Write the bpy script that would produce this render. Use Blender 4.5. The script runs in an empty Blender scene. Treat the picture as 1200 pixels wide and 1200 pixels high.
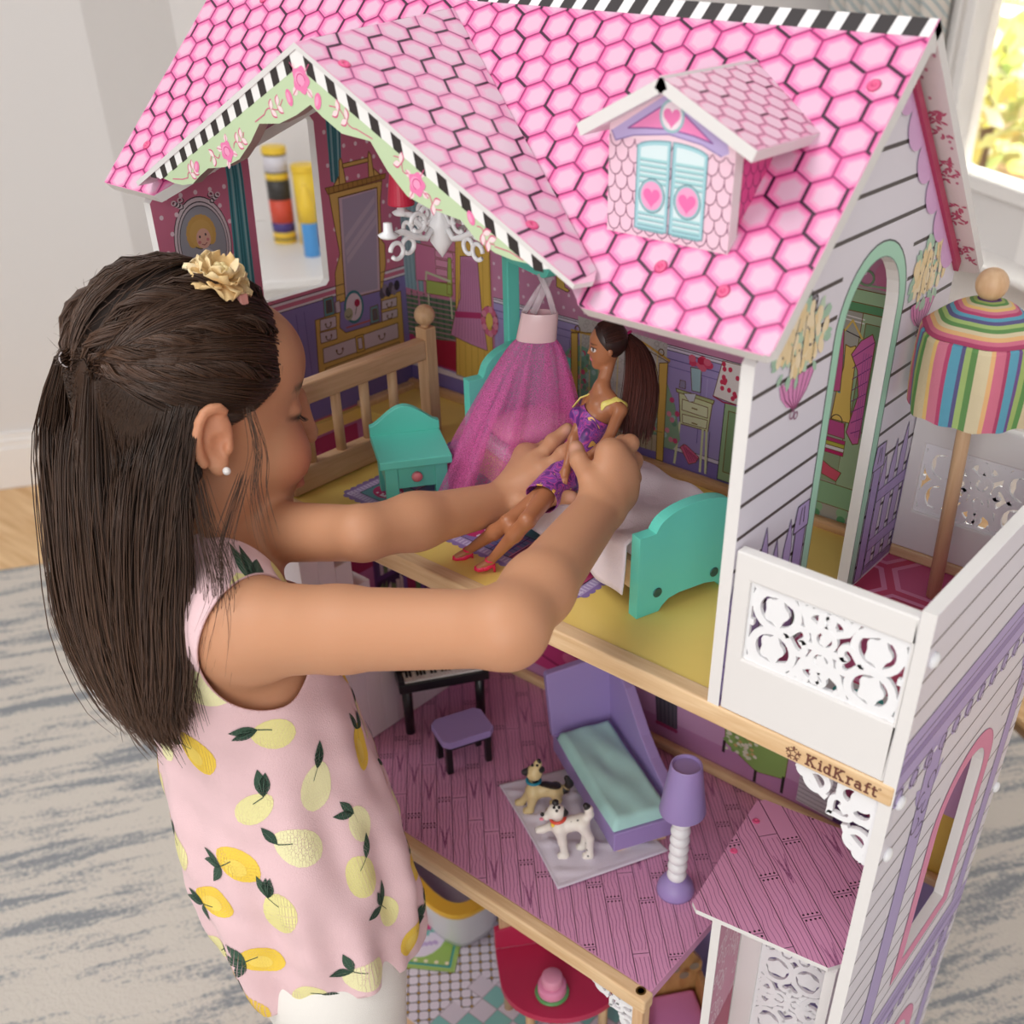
import bpy, bmesh, math, random
import numpy as np
from mathutils import Vector, Matrix
from mathutils.geometry import tessellate_polygon
random.seed(7); np.random.seed(7)
SC = bpy.context.scene
COL = SC.collection
# ---------------------------------------------------------------- camera
cd = bpy.data.cameras.new('camera'); cam = bpy.data.objects.new('camera', cd); COL.objects.link(cam)
YAW, PIT, ROL = .6642, -.5913, .0128
fw = Vector((-math.sin(YAW)*math.cos(PIT), math.cos(YAW)*math.cos(PIT), math.sin(PIT)))
rr = fw.cross(Vector((0, 0, 1))).normalized(); uu = rr.cross(fw)
R_ = rr*math.cos(ROL)+uu*math.sin(ROL); U_ = -rr*math.sin(ROL)+uu*math.cos(ROL)
CAM = Vector((.27, -.5019, .4486))
M = Matrix.Identity(4)
for i in range(3):
    M[i][0], M[i][1], M[i][2], M[i][3] = R_[i], U_[i], -fw[i], CAM[i]
cam.matrix_world = M
cd.sensor_width = 36; cd.lens = 1251.25/1200*36
cd.shift_x = (600-674.07)/1200; cd.shift_y = (721.37-600)/1200
cd.clip_start = .01; cd.clip_end = 60
cd.dof.use_dof = True; cd.dof.focus_distance = .82; cd.dof.aperture_fstop = 7.0
SC.camera = cam
# ---------------------------------------------------------------- light and exposure
SC.view_settings.view_transform = 'Standard'; SC.view_settings.look = 'None'
SC.view_settings.gamma = 1; SC.view_settings.use_curve_mapping = False
SC.view_settings.exposure = 0.0
w = bpy.data.worlds.new('room_light'); SC.world = w; w.use_nodes = True
bg = w.node_tree.nodes['Background']; bg.inputs[0].default_value = (1.0, .985, .975, 1); bg.inputs[1].default_value = .54
def area(name, loc, target, size, power, col=(1, .985, .965)):
    l = bpy.data.lights.new(name, 'AREA'); l.shape = 'SQUARE'; l.size = size; l.energy = power; l.color = col
    o = bpy.data.objects.new(name, l); COL.objects.link(o); o.location = loc
    o.rotation_euler = (Vector(target)-Vector(loc)).to_track_quat('-Z', 'Y').to_euler(); return o
area('studio_softbox', (-.9, -1.35, 2.2), (-.25, 0, 0), 1.2, 34)
area('front_fill', (.75, -1.95, .55), (-.2, .1, -.25), 1.5, 24)  # fill light added in front to brighten the lower storeys
area('garden_daylight', (1.9, 1.2, 1.5), (0, .2, 0), 1.4, 14, (1, .98, .95))
# ---------------------------------------------------------------- helpers
def lin(c):
    if isinstance(c, str):
        c = c.lstrip('#'); c = [int(c[i:i+2], 16) for i in (0, 2, 4)]
    o = []
    for v in c[:3]:
        v = v/255.; o.append(v/12.92 if v <= .04045 else ((v+.055)/1.055)**2.4)
    return tuple(o)
MATS = {}
def mat(name, col=None, rough=.5, spec=.5, bump=0, bscale=200, vary=0, vscale=30, sss=0, attr=None, sheen=0, metal=0, alpha=1, coat=0, trans=0):
    """plain painted / fabric / plastic material; colour may come from the attribute the print carries"""
    if name in MATS: return MATS[name]
    m = bpy.data.materials.new(name); m.use_nodes = True; MATS[name] = m
    nt = m.node_tree; b = nt.nodes['Principled BSDF']
    b.inputs['Roughness'].default_value = rough; b.inputs['Specular IOR Level'].default_value = spec
    b.inputs['Metallic'].default_value = metal
    b.inputs['Coat Weight'].default_value = coat
    b.inputs['Transmission Weight'].default_value = trans
    if sheen: b.inputs['Sheen Weight'].default_value = sheen
    if alpha < 1: b.inputs['Alpha'].default_value = alpha
    if sss:
        b.inputs['Subsurface Weight'].default_value = sss; b.inputs['Subsurface Radius'].default_value = (.9, .35, .2); b.inputs['Subsurface Scale'].default_value = .006
    tc = nt.nodes.new('ShaderNodeTexCoord')
    if attr:
        a = nt.nodes.new('ShaderNodeAttribute'); a.attribute_name = attr; src = a.outputs['Color']
    else:
        rgb = nt.nodes.new('ShaderNodeRGB'); rgb.outputs[0].default_value = (*lin(col), 1); src = rgb.outputs[0]
    if vary:
        n = nt.nodes.new('ShaderNodeTexNoise'); n.inputs['Scale'].default_value = vscale; n.inputs['Detail'].default_value = 4
        nt.links.new(tc.outputs['Object'], n.inputs['Vector'])
        mr = nt.nodes.new('ShaderNodeMapRange'); mr.inputs[1].default_value = .3; mr.inputs[2].default_value = .7
        mr.inputs[3].default_value = 1-vary; mr.inputs[4].default_value = 1+vary
        nt.links.new(n.outputs[0], mr.inputs[0])
        mx = nt.nodes.new('ShaderNodeMix'); mx.data_type = 'RGBA'; mx.blend_type = 'MULTIPLY'; mx.inputs[0].default_value = 1
        nt.links.new(src, mx.inputs[6]); nt.links.new(mr.outputs[0], mx.inputs[7]); src = mx.outputs[2]
    nt.links.new(src, b.inputs['Base Color'])
    if bump:
        n2 = nt.nodes.new('ShaderNodeTexNoise'); n2.inputs['Scale'].default_value = bscale; n2.inputs['Detail'].default_value = 3
        nt.links.new(tc.outputs['Object'], n2.inputs['Vector'])
        bp = nt.nodes.new('ShaderNodeBump'); bp.inputs['Strength'].default_value = bump; bp.inputs['Distance'].default_value = .001
        nt.links.new(n2.outputs[0], bp.inputs['Height']); nt.links.new(bp.outputs[0], b.inputs['Normal'])
    return m
def wood(name, c1, c2, stretch=(1, 20, 20), scale=6, rough=.45):
    if name in MATS: return MATS[name]
    m = bpy.data.materials.new(name); m.use_nodes = True; MATS[name] = m
    nt = m.node_tree; b = nt.nodes['Principled BSDF']; b.inputs['Roughness'].default_value = rough
    tc = nt.nodes.new('ShaderNodeTexCoord'); mp = nt.nodes.new('ShaderNodeMapping'); mp.inputs['Scale'].default_value = stretch
    n = nt.nodes.new('ShaderNodeTexNoise'); n.inputs['Scale'].default_value = scale; n.inputs['Detail'].default_value = 6; n.inputs['Distortion'].default_value = .6
    cr = nt.nodes.new('ShaderNodeValToRGB'); cr.color_ramp.elements[0].position = .32; cr.color_ramp.elements[1].position = .68
    cr.color_ramp.elements[0].color = (*lin(c2), 1); cr.color_ramp.elements[1].color = (*lin(c1), 1)
    nt.links.new(tc.outputs['Object'], mp.inputs[0]); nt.links.new(mp.outputs[0], n.inputs['Vector'])
    nt.links.new(n.outputs[0], cr.inputs[0]); nt.links.new(cr.outputs[0], b.inputs['Base Color'])
    return m
def prop(o, label=None, cat=None, group=None, kind=None):
    if label: o['label'] = label
    if cat: o['category'] = cat
    if group: o['group'] = group
    if kind: o['kind'] = kind
    return o
def thing(name, label, cat, loc=(0, 0, 0), group=None):
    o = bpy.data.objects.new(name, None); COL.objects.link(o); o.location = loc; o.empty_display_size = .02
    return prop(o, label, cat, group)
def wloc(o):
    v = Vector(o.location); p = o.parent
    return v
def put(o, parent):
    if parent is not None:
        o.parent = parent
        if parent.type == 'EMPTY': o.matrix_parent_inverse = Matrix.Translation(-parent.location)
    return o
class MB:
    """collects shapes in house coordinates and links them as one mesh object"""
    def __init__(s): s.v = []; s.f = []; s.m = []; s.c = []
    def add(s, vs, fs, mi=0, col=None):
        b = len(s.v); s.v += [tuple(p) for p in vs]; s.f += [tuple(i+b for i in f) for f in fs]; s.m += [mi]*len(fs); s.c += [col]*len(fs); return s
    def box(s, lo, hi, mi=0, rz=0, piv=None, col=None):
        x0, y0, z0 = lo; x1, y1, z1 = hi
        vs = [(x0,y0,z0),(x1,y0,z0),(x1,y1,z0),(x0,y1,z0),(x0,y0,z1),(x1,y0,z1),(x1,y1,z1),(x0,y1,z1)]
        if rz:
            px, py = piv if piv else ((x0+x1)/2, (y0+y1)/2); c, q = math.cos(rz), math.sin(rz)
            vs = [(px+(x-px)*c-(y-py)*q, py+(x-px)*q+(y-py)*c, z) for x, y, z in vs]
        return s.add(vs, [(0,3,2,1),(4,5,6,7),(0,1,5,4),(1,2,6,5),(2,3,7,6),(3,0,4,7)], mi, col)
    def slab(s, outer, holes, O, U, V, N, th, mf=0, me=0, mb=None):
        """flat board: outline and holes in (u,v), front face at O, thickness behind it"""
        O, U, V, N = Vector(O), Vector(U), Vector(V), Vector(N); mb = mf if mb is None else mb
        loops = [[Vector((p[0], p[1], 0)) for p in outer]]+[[Vector((p[0], p[1], 0)) for p in h] for h in holes]
        tris = tessellate_polygon(loops); flat = [p for l in loops for p in l]
        fr = [O+U*p.x+V*p.y for p in flat]; bk = [q-N*th for q in fr]; n = len(fr)
        ff, fb = [], []
        for t in tris:
            a, b, c = [fr[i] for i in t]
            if (b-a).cross(c-a).dot(N) < 0: t = (t[0], t[2], t[1])
            ff.append(tuple(t)); fb.append((t[0]+n, t[2]+n, t[1]+n))
        b0 = len(s.v); s.v += [tuple(p) for p in fr+bk]
        s.f += [tuple(i+b0 for i in f) for f in ff]; s.m += [mf]*len(ff); s.c += [None]*len(ff)
        s.f += [tuple(i+b0 for i in f) for f in fb]; s.m += [mb]*len(fb); s.c += [None]*len(fb)
        k = 0; e = []
        for li, l in enumerate(loops):
            m = len(l); ar = sum(l[i].x*l[(i+1) % m].y-l[(i+1) % m].x*l[i].y for i in range(m))
            flip = (ar > 0) == (li > 0)
            if U.cross(V).dot(N) < 0: flip = not flip
            for i in range(m):
                a, b = k+i, k+(i+1) % m
                e.append((a, b, b+n, a+n) if flip else (b, a, a+n, b+n))
            k += m
        s.f += [tuple(i+b0 for i in f) for f in e]; s.m += [me]*len(e); s.c += [None]*len(e); return s
    def tube(s, path, rad, n=10, mi=0, cap=True, closed=False, col=None, flat=1.0, up=None):
        P = [Vector(p) for p in path]; m = len(P)
        if not hasattr(rad, '__len__'): rad = [rad]*m
        vs, fs = [], []; prev = None
        for i in range(m):
            if closed: t = P[(i+1) % m]-P[i-1]
            else: t = P[min(i+1, m-1)]-P[max(i-1, 0)]
            t = t.normalized() if t.length > 1e-9 else Vector((0, 0, 1))
            if up is not None: a = Vector(up)-t*t.dot(Vector(up)); a = a if a.length > 1e-6 else t.orthogonal()
            elif prev is None: a = t.orthogonal()
            else:
                a = prev-t*prev.dot(t); a = a if a.length > 1e-6 else t.orthogonal()
            a.normalize(); prev = a; b = t.cross(a)
            for k in range(n):
                g = 2*math.pi*k/n; vs.append(P[i]+a*(rad[i]*flat*math.cos(g))+b*(rad[i]*math.sin(g)))
        for i in range(m if closed else m-1):
            for k in range(n):
                j = (i+1) % m; fs.append((i*n+k, i*n+(k+1) % n, j*n+(k+1) % n, j*n+k))
        if cap and not closed: fs.append(tuple(range(n-1, -1, -1))); fs.append(tuple((m-1)*n+k for k in range(n)))
        return s.add(vs, fs, mi, col)
    def lathe(s, prof, O, n=24, mi=0, A=(0, 0, 1), col=None):
        A = Vector(A).normalized(); a = A.orthogonal().normalized(); b = A.cross(a); O = Vector(O); vs, fs = [], []
        for r, h in prof:
            for k in range(n):
                g = 2*math.pi*k/n; vs.append(O+A*h+(a*math.cos(g)+b*math.sin(g))*max(r, 1e-5))
        for i in range(len(prof)-1):
            for k in range(n): fs.append((i*n+k, i*n+(k+1) % n, (i+1)*n+(k+1) % n, (i+1)*n+k))
        fs.append(tuple(range(n-1, -1, -1))); fs.append(tuple((len(prof)-1)*n+k for k in range(n)))
        return s.add(vs, fs, mi, col)
    def ball(s, c, r, n=18, mi=0, sc=(1, 1, 1), col=None):
        m = n//2; prof = [(math.sin(math.pi*i/m), -math.cos(math.pi*i/m)) for i in range(m+1)]; vs, fs = [], []
        for q, h in prof:
            for k in range(n):
                g = 2*math.pi*k/n; vs.append((c[0]+r*sc[0]*max(q, 1e-4)*math.cos(g), c[1]+r*sc[1]*max(q, 1e-4)*math.sin(g), c[2]+r*sc[2]*h))
        for i in range(m):
            for k in range(n): fs.append((i*n+k, i*n+(k+1) % n, (i+1)*n+(k+1) % n, (i+1)*n+k))
        return s.add(vs, fs, mi, col)
    def build(s, name, mats, parent=None, smooth=False, bevel=0, label=None, subsurf=0, seg=2):
        me = bpy.data.meshes.new(name); me.from_pydata(s.v, [], s.f)
        for m in (mats if isinstance(mats, (list, tuple)) else [mats]): me.materials.append(m)
        me.polygons.foreach_set('material_index', s.m)
        if any(c is not None for c in s.c):
            at = me.color_attributes.new('Col', 'FLOAT_COLOR', 'CORNER'); buf = []
            for p, c in zip(me.polygons, s.c): buf += list((*(c or (1, 1, 1)), 1))*p.loop_total
            at.data.foreach_set('color', buf)
        if smooth: me.polygons.foreach_set('use_smooth', [True]*len(me.polygons))
        me.update()
        o = bpy.data.objects.new(name, me); COL.objects.link(o); put(o, parent)
        if bevel:
            bv = o.modifiers.new('edge', 'BEVEL'); bv.width = bevel; bv.segments = seg; bv.limit_method = 'ANGLE'; bv.angle_limit = .6
            bv.harden_normals = False
        if subsurf:
            ss = o.modifiers.new('soft', 'SUBSURF'); ss.levels = subsurf; ss.render_levels = subsurf
        if label: o['label'] = label
        return o
def smooth_angle(o, ang=.6):
    me = o.data; me.polygons.foreach_set('use_smooth', [True]*len(me.polygons))
    bm = bmesh.new(); bm.from_mesh(me)
    for e in bm.edges:
        if len(e.link_faces) == 2 and e.calc_face_angle(0) > ang: e.smooth = False
    bm.to_mesh(me); bm.free(); return o
def clip(poly, cl):
    """Sutherland-Hodgman against a convex outline"""
    out = list(poly); m = len(cl); ar = sum(cl[i][0]*cl[(i+1) % m][1]-cl[(i+1) % m][0]*cl[i][1] for i in range(m)); sg = 1 if ar > 0 else -1
    for i in range(m):
        a, b = cl[i], cl[(i+1) % m]; inp = out; out = []
        if not inp: return []
        f = lambda p: sg*((b[0]-a[0])*(p[1]-a[1])-(b[1]-a[1])*(p[0]-a[0]))
        for j in range(len(inp)):
            p, q = inp[j-1], inp[j]; fp, fq = f(p), f(q)
            if fq >= 0:
                if fp < 0: t = fp/(fp-fq); out.append((p[0]+(q[0]-p[0])*t, p[1]+(q[1]-p[1])*t))
                out.append(q)
            elif fp >= 0: t = fp/(fp-fq); out.append((p[0]+(q[0]-p[0])*t, p[1]+(q[1]-p[1])*t))
    return out
PRINT = mat('printed_paper', attr='Col', rough=.42, spec=.4)
class Print:
    """flat print on a board: coloured shapes in (u,v), each layer a hair above the last"""
    STEP = .00006
    def __init__(s, O, U, V, N, cl=None): s.O, s.U, s.V, s.N, s.cl = Vector(O), Vector(U), Vector(V), Vector(N).normalized(), cl; s.mb = MB()
    def poly(s, pts, col, L=1):
        pts = [tuple(p) for p in pts]
        if s.cl: pts = clip(pts, s.cl)
        pts = [p for i, p in enumerate(pts) if (p[0]-pts[i-1][0])**2+(p[1]-pts[i-1][1])**2 > 1e-12]
        if len(pts) < 3: return s
        s.k = (getattr(s, "k", 0)+1) % 97
        P = [s.O+s.U*p[0]+s.V*p[1]+s.N*(s.STEP*L+s.k*4e-7) for p in pts]
        n = sum(((P[i]-P[0]).cross(P[(i+1) % len(P)]-P[0]) for i in range(len(P))), Vector())
        idx = tuple(range(len(P)))
        if n.dot(s.N) < 0: idx = idx[::-1]
        s.mb.add(P, [idx], 0, lin(col) if not isinstance(col, tuple) else col); return s
    def line(s, pts, w, col, L=2, closed=False):
        pts = [Vector((p[0], p[1])) for p in pts]
        if closed: pts.append(pts[0])
        for a, b in zip(pts, pts[1:]):
            d = b-a
            if d.length < 1e-7: continue
            d.normalize(); q = Vector((-d.y, d.x))*(w/2); e = d*(w*.3)
            s.poly([a-e+q, a-e-q, b+e-q, b+e+q], col, L)
        return s
    def ell(s, c, rx, ry, col, L=1, rot=0, n=20, a0=0, a1=2*math.pi):
        cs, sn = math.cos(rot), math.sin(rot); ps = []
        for k in range(n):
            g = a0+(a1-a0)*k/(n if a1-a0 > 6.2 else n-1); x, y = rx*math.cos(g), ry*math.sin(g); ps.append((c[0]+x*cs-y*sn, c[1]+x*sn+y*cs))
        return s.poly(ps, col, L)
    def ring(s, c, rx, ry, w, col, L=2, n=24, a0=0, a1=2*math.pi, rot=0):
        cs, sn = math.cos(rot), math.sin(rot); ps = []
        for k in range(n+1):
            g = a0+(a1-a0)*k/n; x, y = rx*math.cos(g), ry*math.sin(g); ps.append((c[0]+x*cs-y*sn, c[1]+x*sn+y*cs))
        return s.line(ps, w, col, L)
    def heart(s, c, r, col, L=2, rot=0):
        ps = []; cs, sn = math.cos(rot), math.sin(rot)
        for k in range(24):
            g = 2*math.pi*k/24; x = 16*math.sin(g)**3/16; y = (13*math.cos(g)-5*math.cos(2*g)-2*math.cos(3*g)-math.cos(4*g))/16
            ps.append((c[0]+r*(x*cs-y*sn), c[1]+r*(x*sn+y*cs)))
        return s.poly(ps, col, L)
    def leaf(s, c, l, w, rot, col, L=2, n=7):
        cs, sn = math.cos(rot), math.sin(rot); ps = []
        for k in range(n): t = k/(n-1); ps.append((t*l, w*math.sin(math.pi*t)))
        for k in range(n-2, 0, -1): t = k/(n-1); ps.append((t*l, -w*math.sin(math.pi*t)))
        return s.poly([(c[0]+x*cs-y*sn, c[1]+x*sn+y*cs) for x, y in ps], col, L)
    def build(s, name, parent, m=None, label=None): return s.mb.build(name, m or PRINT, parent, label=label)
def arc(c, r, a0, a1, n, ry=None):
    ry = r if ry is None else ry
    return [(c[0]+r*math.cos(a0+(a1-a0)*k/n), c[1]+ry*math.sin(a0+(a1-a0)*k/n)) for k in range(n+1)]
X3, Y3, Z3 = (1, 0, 0), (0, 1, 0), (0, 0, 1)
WHITE = mat('white_paint', (228, 225, 223), .4, bump=.05, bscale=60)
PINE = wood('pine_wood', (232, 200, 158), (214, 176, 130), (2, 26, 26), 7)
PINEY = wood('pine_wood_upright', (228, 192, 150), (206, 164, 122), (26, 26, 2), 7)
TEAL = mat('teal_paint', (102, 210, 192), .38, bump=.04, bscale=80)
PURPLE = mat('purple_paint', (160, 140, 196), .4, bump=.04, bscale=80)
# ================================================================ the room
GZ = -.74
A_ = Vector((.54, .843, 0)).normalized(); B_ = Vector((.843, -.537, 0)).normalized()
def wallmat(): return mat('wall_paint', (226, 222, 220), .75, bump=.06, bscale=40)
def struct(o): o['kind'] = 'structure'; return o
# wood floor: boards run along the room
fl = bpy.data.materials.new('oak_floor'); fl.use_nodes = True; nt = fl.node_tree; b = nt.nodes['Principled BSDF']; b.inputs['Roughness'].default_value = .4
tc = nt.nodes.new('ShaderNodeTexCoord'); mp = nt.nodes.new('ShaderNodeMapping'); mp.inputs['Scale'].default_value = (3, 30, 30)
mp.inputs['Rotation'].default_value = (0, 0, -math.atan2(A_.y, A_.x))
n = nt.nodes.new('ShaderNodeTexNoise'); n.inputs['Scale'].default_value = 2; n.inputs['Detail'].default_value = 7
cr = nt.nodes.new('ShaderNodeValToRGB'); cr.color_ramp.elements[0].color = (*lin((205, 160, 108)), 1); cr.color_ramp.elements[1].color = (*lin((232, 196, 148)), 1)
cr.color_ramp.elements[0].position = .3; cr.color_ramp.elements[1].position = .7
nt.links.new(tc.outputs['Object'], mp.inputs[0]); nt.links.new(mp.outputs[0], n.inputs['Vector']); nt.links.new(n.outputs[0], cr.inputs[0]); nt.links.new(cr.outputs[0], b.inputs['Base Color'])
def room_pt(s, t, z=0): return A_*s+B_*t+Vector((0, 0, z))
flo = struct(MB().box((-5, -5, GZ-.06), (5, 6, GZ-.012)).build('floor', mat('floor_base', (120, 90, 60), .8)))
# floor boards in the strip the photo shows between the rug and the walls, each a piece
plank_mesh = None
rngp = random.Random(3)
def plank(s0, s1, t0, t1):
    mb = MB(); q = [room_pt(s0, t0), room_pt(s1, t0), room_pt(s1, t1), room_pt(s0, t1)]
    g = .0008; c = sum(q, Vector())/4
    vs = [Vector(p)+(c-Vector(p)).normalized()*g for p in q]
    top = GZ-.001-rngp.random()*.0006
    V = [(p.x, p.y, GZ-.014) for p in vs]+[(p.x, p.y, top) for p in vs]
    mb.add(V, [(0,3,2,1),(4,5,6,7),(0,1,5,4),(1,2,6,5),(2,3,7,6),(3,0,4,7)])
    return mb.build('plank', fl, flo)
LW_T = Vector((-2.22, .47, 0)).dot(B_); WW_S = Vector((.25, 1.47, 0)).dot(A_)
for i in range(5):
    t = LW_T+i*.085
    for j in range(4): plank(-1.6+j*.95+(i % 2)*.4, -1.6+(j+1)*.95+(i % 2)*.4, t, t+.085)
for i in range(5):
    s = WW_S-(i+1)*.085
    for j in range(4): plank(s, s+.085, LW_T+.43+j*.9+(i % 2)*.3, LW_T+.43+(j+1)*.9+(i % 2)*.3)
# left wall, its splayed step added to shade as a darker band, and the window wall
lw = MB()
def wallpoly(mb, pts, z0, z1, th=.1):
    pts = [Vector(p) for p in pts]
    for a, bq in zip(pts, pts[1:]):
        d = (bq-a).normalized(); nn = Vector((d.y, -d.x, 0))
        V = [a, bq, bq-nn*th, a-nn*th]
        mb.add([(p.x, p.y, z0) for p in V]+[(p.x, p.y, z1) for p in V], [(0,1,5,4),(1,2,6,5),(2,3,7,6),(3,0,4,7),(4,5,6,7),(0,3,2,1)])
s1 = Vector((-2.01, .80, 0)).dot(A_)
wallpoly(lw, [room_pt(-2.2, LW_T), room_pt(s1, LW_T), room_pt(s1+.17, LW_T-.11), room_pt(WW_S+.02, LW_T-.11)], GZ, 2.0)
struct(lw.build('wall_left', wallmat()))
bb = MB()
for z0, z1, d in ((0, .10, .016), (.10, .118, .012), (.118, .134, .007)):
    q = [room_pt(-2.2, LW_T+d), room_pt(s1, LW_T+d)]
    wallpoly(bb, q, GZ+z0, GZ+z1, d)
struct(bb.build('baseboard_left', mat('trim_paint', (240, 236, 233), .4)))
ww = MB(); TR = mat('trim_paint', (240, 236, 233), .4)
# window wall: t runs along B_; opening between t0,t1
def tt(p): return Vector((p[0], p[1], 0)).dot(B_)
wt0, wt1 = tt((-.735, 2.10)), tt((-.28, 1.81)); wz0, wz1 = -.075, 1.1
def wslab(mb, t0, t1, z0, z1, s0, s1_, mi=0):
    V = [room_pt(s0, t0), room_pt(s0, t1), room_pt(s1_, t1), room_pt(s1_, t0)]
    mb.add([(p.x, p.y, z0) for p in V]+[(p.x, p.y, z1) for p in V], [(0,3,2,1),(4,5,6,7),(0,1,5,4),(1,2,6,5),(2,3,7,6),(3,0,4,7)], mi)
tl = LW_T-.11; tr = tl+3.2
wslab(ww, tl, wt0, GZ, 2.0, WW_S, WW_S+.1); wslab(ww, wt1, tr, GZ, 2.0, WW_S, WW_S+.1)
wslab(ww, wt0, wt1, GZ, wz0, WW_S, WW_S+.1); wslab(ww, wt0, wt1, wz1, 2.0, WW_S, WW_S+.1)
struct(ww.build('wall_back', wallmat()))
wi = MB(); mul = tt((-.681, 2.067))
for t0, t1, z0, z1 in ((wt0, wt0+.03, wz0, wz1), (wt1-.03, wt1, wz0, wz1), (wt0, wt1, wz0-.002, wz0+.03), (mul-.017, mul+.017, wz0, wz1), (wt0, wt1, wz1-.03, wz1)):
    wslab(wi, t0, t1, z0, z1, WW_S-.012, WW_S+.06)
struct(wi.build('window_1', TR, bevel=.004))
gl = MB(); wslab(gl, wt0+.02, wt1-.02, wz0+.02, wz1-.02, WW_S+.03, WW_S+.034)
o = gl.build('pane', mat('window_glass', (250, 252, 250), .02, trans=1.0), bpy.data.objects['window_1'])
sl = MB(); wslab(sl, tl, tr, -.2, -.185, WW_S-.09, WW_S+.01); wslab(sl, tl, tr, -.225, -.2, WW_S-.03, WW_S+.01)
struct(sl.build('trim_1', TR, bevel=.004))
pn = MB()
for t0 in (tt((-.75, 2.11)), tt((-.42, 1.9))):
    wslab(pn, t0, t0+.035, -.185, wz0, WW_S-.014, WW_S)
struct(pn.build('trim_2', TR, bevel=.003))
# patterned curtain beside the window
cu = MB(); nn_ = 40
ct0, ct1 = wt0-.42, wt0+.015
vs, fs = [], []
for i in range(nn_+1):
    t = ct0+(ct1-ct0)*i/nn_; s = WW_S-.05-.022*math.sin(i*.9)
    for z in (.12, 1.2): p = room_pt(s, t, z); vs.append(p)
fs = [(2*i, 2*i+1, 2*i+3, 2*i+2) for i in range(nn_)]
cu.add(vs, fs)
cm = bpy.data.materials.new('printed_curtain'); cm.use_nodes = True; nt = cm.node_tree; b = nt.nodes['Principled BSDF']; b.inputs['Roughness'].default_value = .9
tc = nt.nodes.new('ShaderNodeTexCoord'); mp = nt.nodes.new('ShaderNodeMapping'); mp.inputs['Rotation'].default_value = (.6, .8, .3); mp.inputs['Scale'].default_value = (9, 9, 9)
wv = nt.nodes.new('ShaderNodeTexWave'); wv.inputs['Scale'].default_value = 2; wv.inputs['Distortion'].default_value = 1.5
cr = nt.nodes.new('ShaderNodeValToRGB'); cr.color_ramp.elements[0].position = .06; cr.color_ramp.elements[1].position = .14
cr.color_ramp.elements[0].color = (*lin((150, 180, 190)), 1); cr.color_ramp.elements[1].color = (*lin((236, 231, 224)), 1)
nt.links.new(tc.outputs['Object'], mp.inputs[0]); nt.links.new(mp.outputs[0], wv.inputs[0]); nt.links.new(wv.outputs[0], cr.inputs[0]); nt.links.new(cr.outputs[0], b.inputs['Base Color'])
o = cu.build('curtain', cm, smooth=True); prop(o, 'cream curtain with a pale blue line pattern beside the window', 'curtain')
so = o.modifiers.new('cloth', 'SOLIDIFY'); so.thickness = .003
# garden beyond the window: lawn and sunlit shrubs
gd = MB(); V = [room_pt(WW_S+.4, -14, -1.1), room_pt(WW_S+.4, 3, -1.1), room_pt(WW_S+10, 3, -1.1), room_pt(WW_S+10, -14, -1.1)]
gd.add(V, [(0, 1, 2, 3)]); o = gd.build('ground', mat('lawn', (214, 214, 150), .9, vary=.2, vscale=6)); struct(o)
lf = mat('overexposed_leaves', attr='Col', rough=.6)
for i, (t, s, r, h) in enumerate(((-3.75, 1.75, .42, -.05), (-4.60, 2.20, .50, -.35), (-3.35, 2.60, .40, .25), (-6.00, 3.60, .75, -.2), (-4.80, 3.60, .62, .15))):
    mb = MB(); rg = random.Random(i)
    for k in range(700):
        d = Vector((rg.gauss(0, 1), rg.gauss(0, 1), rg.gauss(0, 1))).normalized()*r*rg.uniform(.55, 1)
        c = room_pt(WW_S+s, t, h)+d; a = Vector((rg.gauss(0, 1), rg.gauss(0, 1), rg.gauss(0, 1))).normalized(); bq = a.orthogonal().normalized(); l = .07
        col = rg.choice(['#f4f08a', '#ecebb0', '#c6dc92', '#f6f4d2', '#f8f6ea', '#e2e6a4'])  # near-white picks put the overexposed daylight into the leaf colour
        mb.add([c-a*l, c+bq*l*.5, c+a*l, c-bq*l*.5], [(0, 1, 2, 3)], 0, lin(col))
    o = mb.build('shrub', lf); names = ['low', 'broad', 'small', 'tall far', 'far right-hand']
    prop(o, f'{names[i]} sunlit yellow green shrub out of focus beyond the window', 'shrub', 'garden shrubs beyond the window')
    trk = MB().tube([room_pt(WW_S+s, t, -1.1), room_pt(WW_S+s, t, h)], .03, 8).build('stem', mat('bark', (120, 95, 70), .9), o)
gl_ = bpy.data.lights.new('garden_sky','AREA'); gl_.shape='SQUARE'; gl_.size=4; gl_.energy=2300; gl_.color=(1,.98,.9)
go_ = bpy.data.objects.new('garden_sky', gl_); COL.objects.link(go_); go_.location = room_pt(WW_S+2.6, -4.2, 3.2)
# rug: cream with broken grey streaks
rm = bpy.data.materials.new('striped_rug'); rm.use_nodes = True; nt = rm.node_tree; b = nt.nodes['Principled BSDF']; b.inputs['Roughness'].default_value = .95
b.inputs['Specular IOR Level'].default_value = .1
tc = nt.nodes.new('ShaderNodeTexCoord'); mp = nt.nodes.new('ShaderNodeMapping')
ang = math.atan2(A_.y, A_.x); mp.inputs['Rotation'].default_value = (0, 0, -ang); nt.links.new(tc.outputs['Object'], mp.inputs[0])
mp2 = nt.nodes.new('ShaderNodeMapping'); mp2.inputs['Scale'].default_value = (5.5, 34, 1); nt.links.new(mp.outputs[0], mp2.inputs[0])
n1 = nt.nodes.new('ShaderNodeTexNoise'); n1.inputs['Scale'].default_value = 1.0; n1.inputs['Detail'].default_value = 8; n1.inputs['Roughness'].default_value = .62; n1.inputs['Distortion'].default_value = .3
nt.links.new(mp2.outputs[0], n1.inputs['Vector'])
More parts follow.
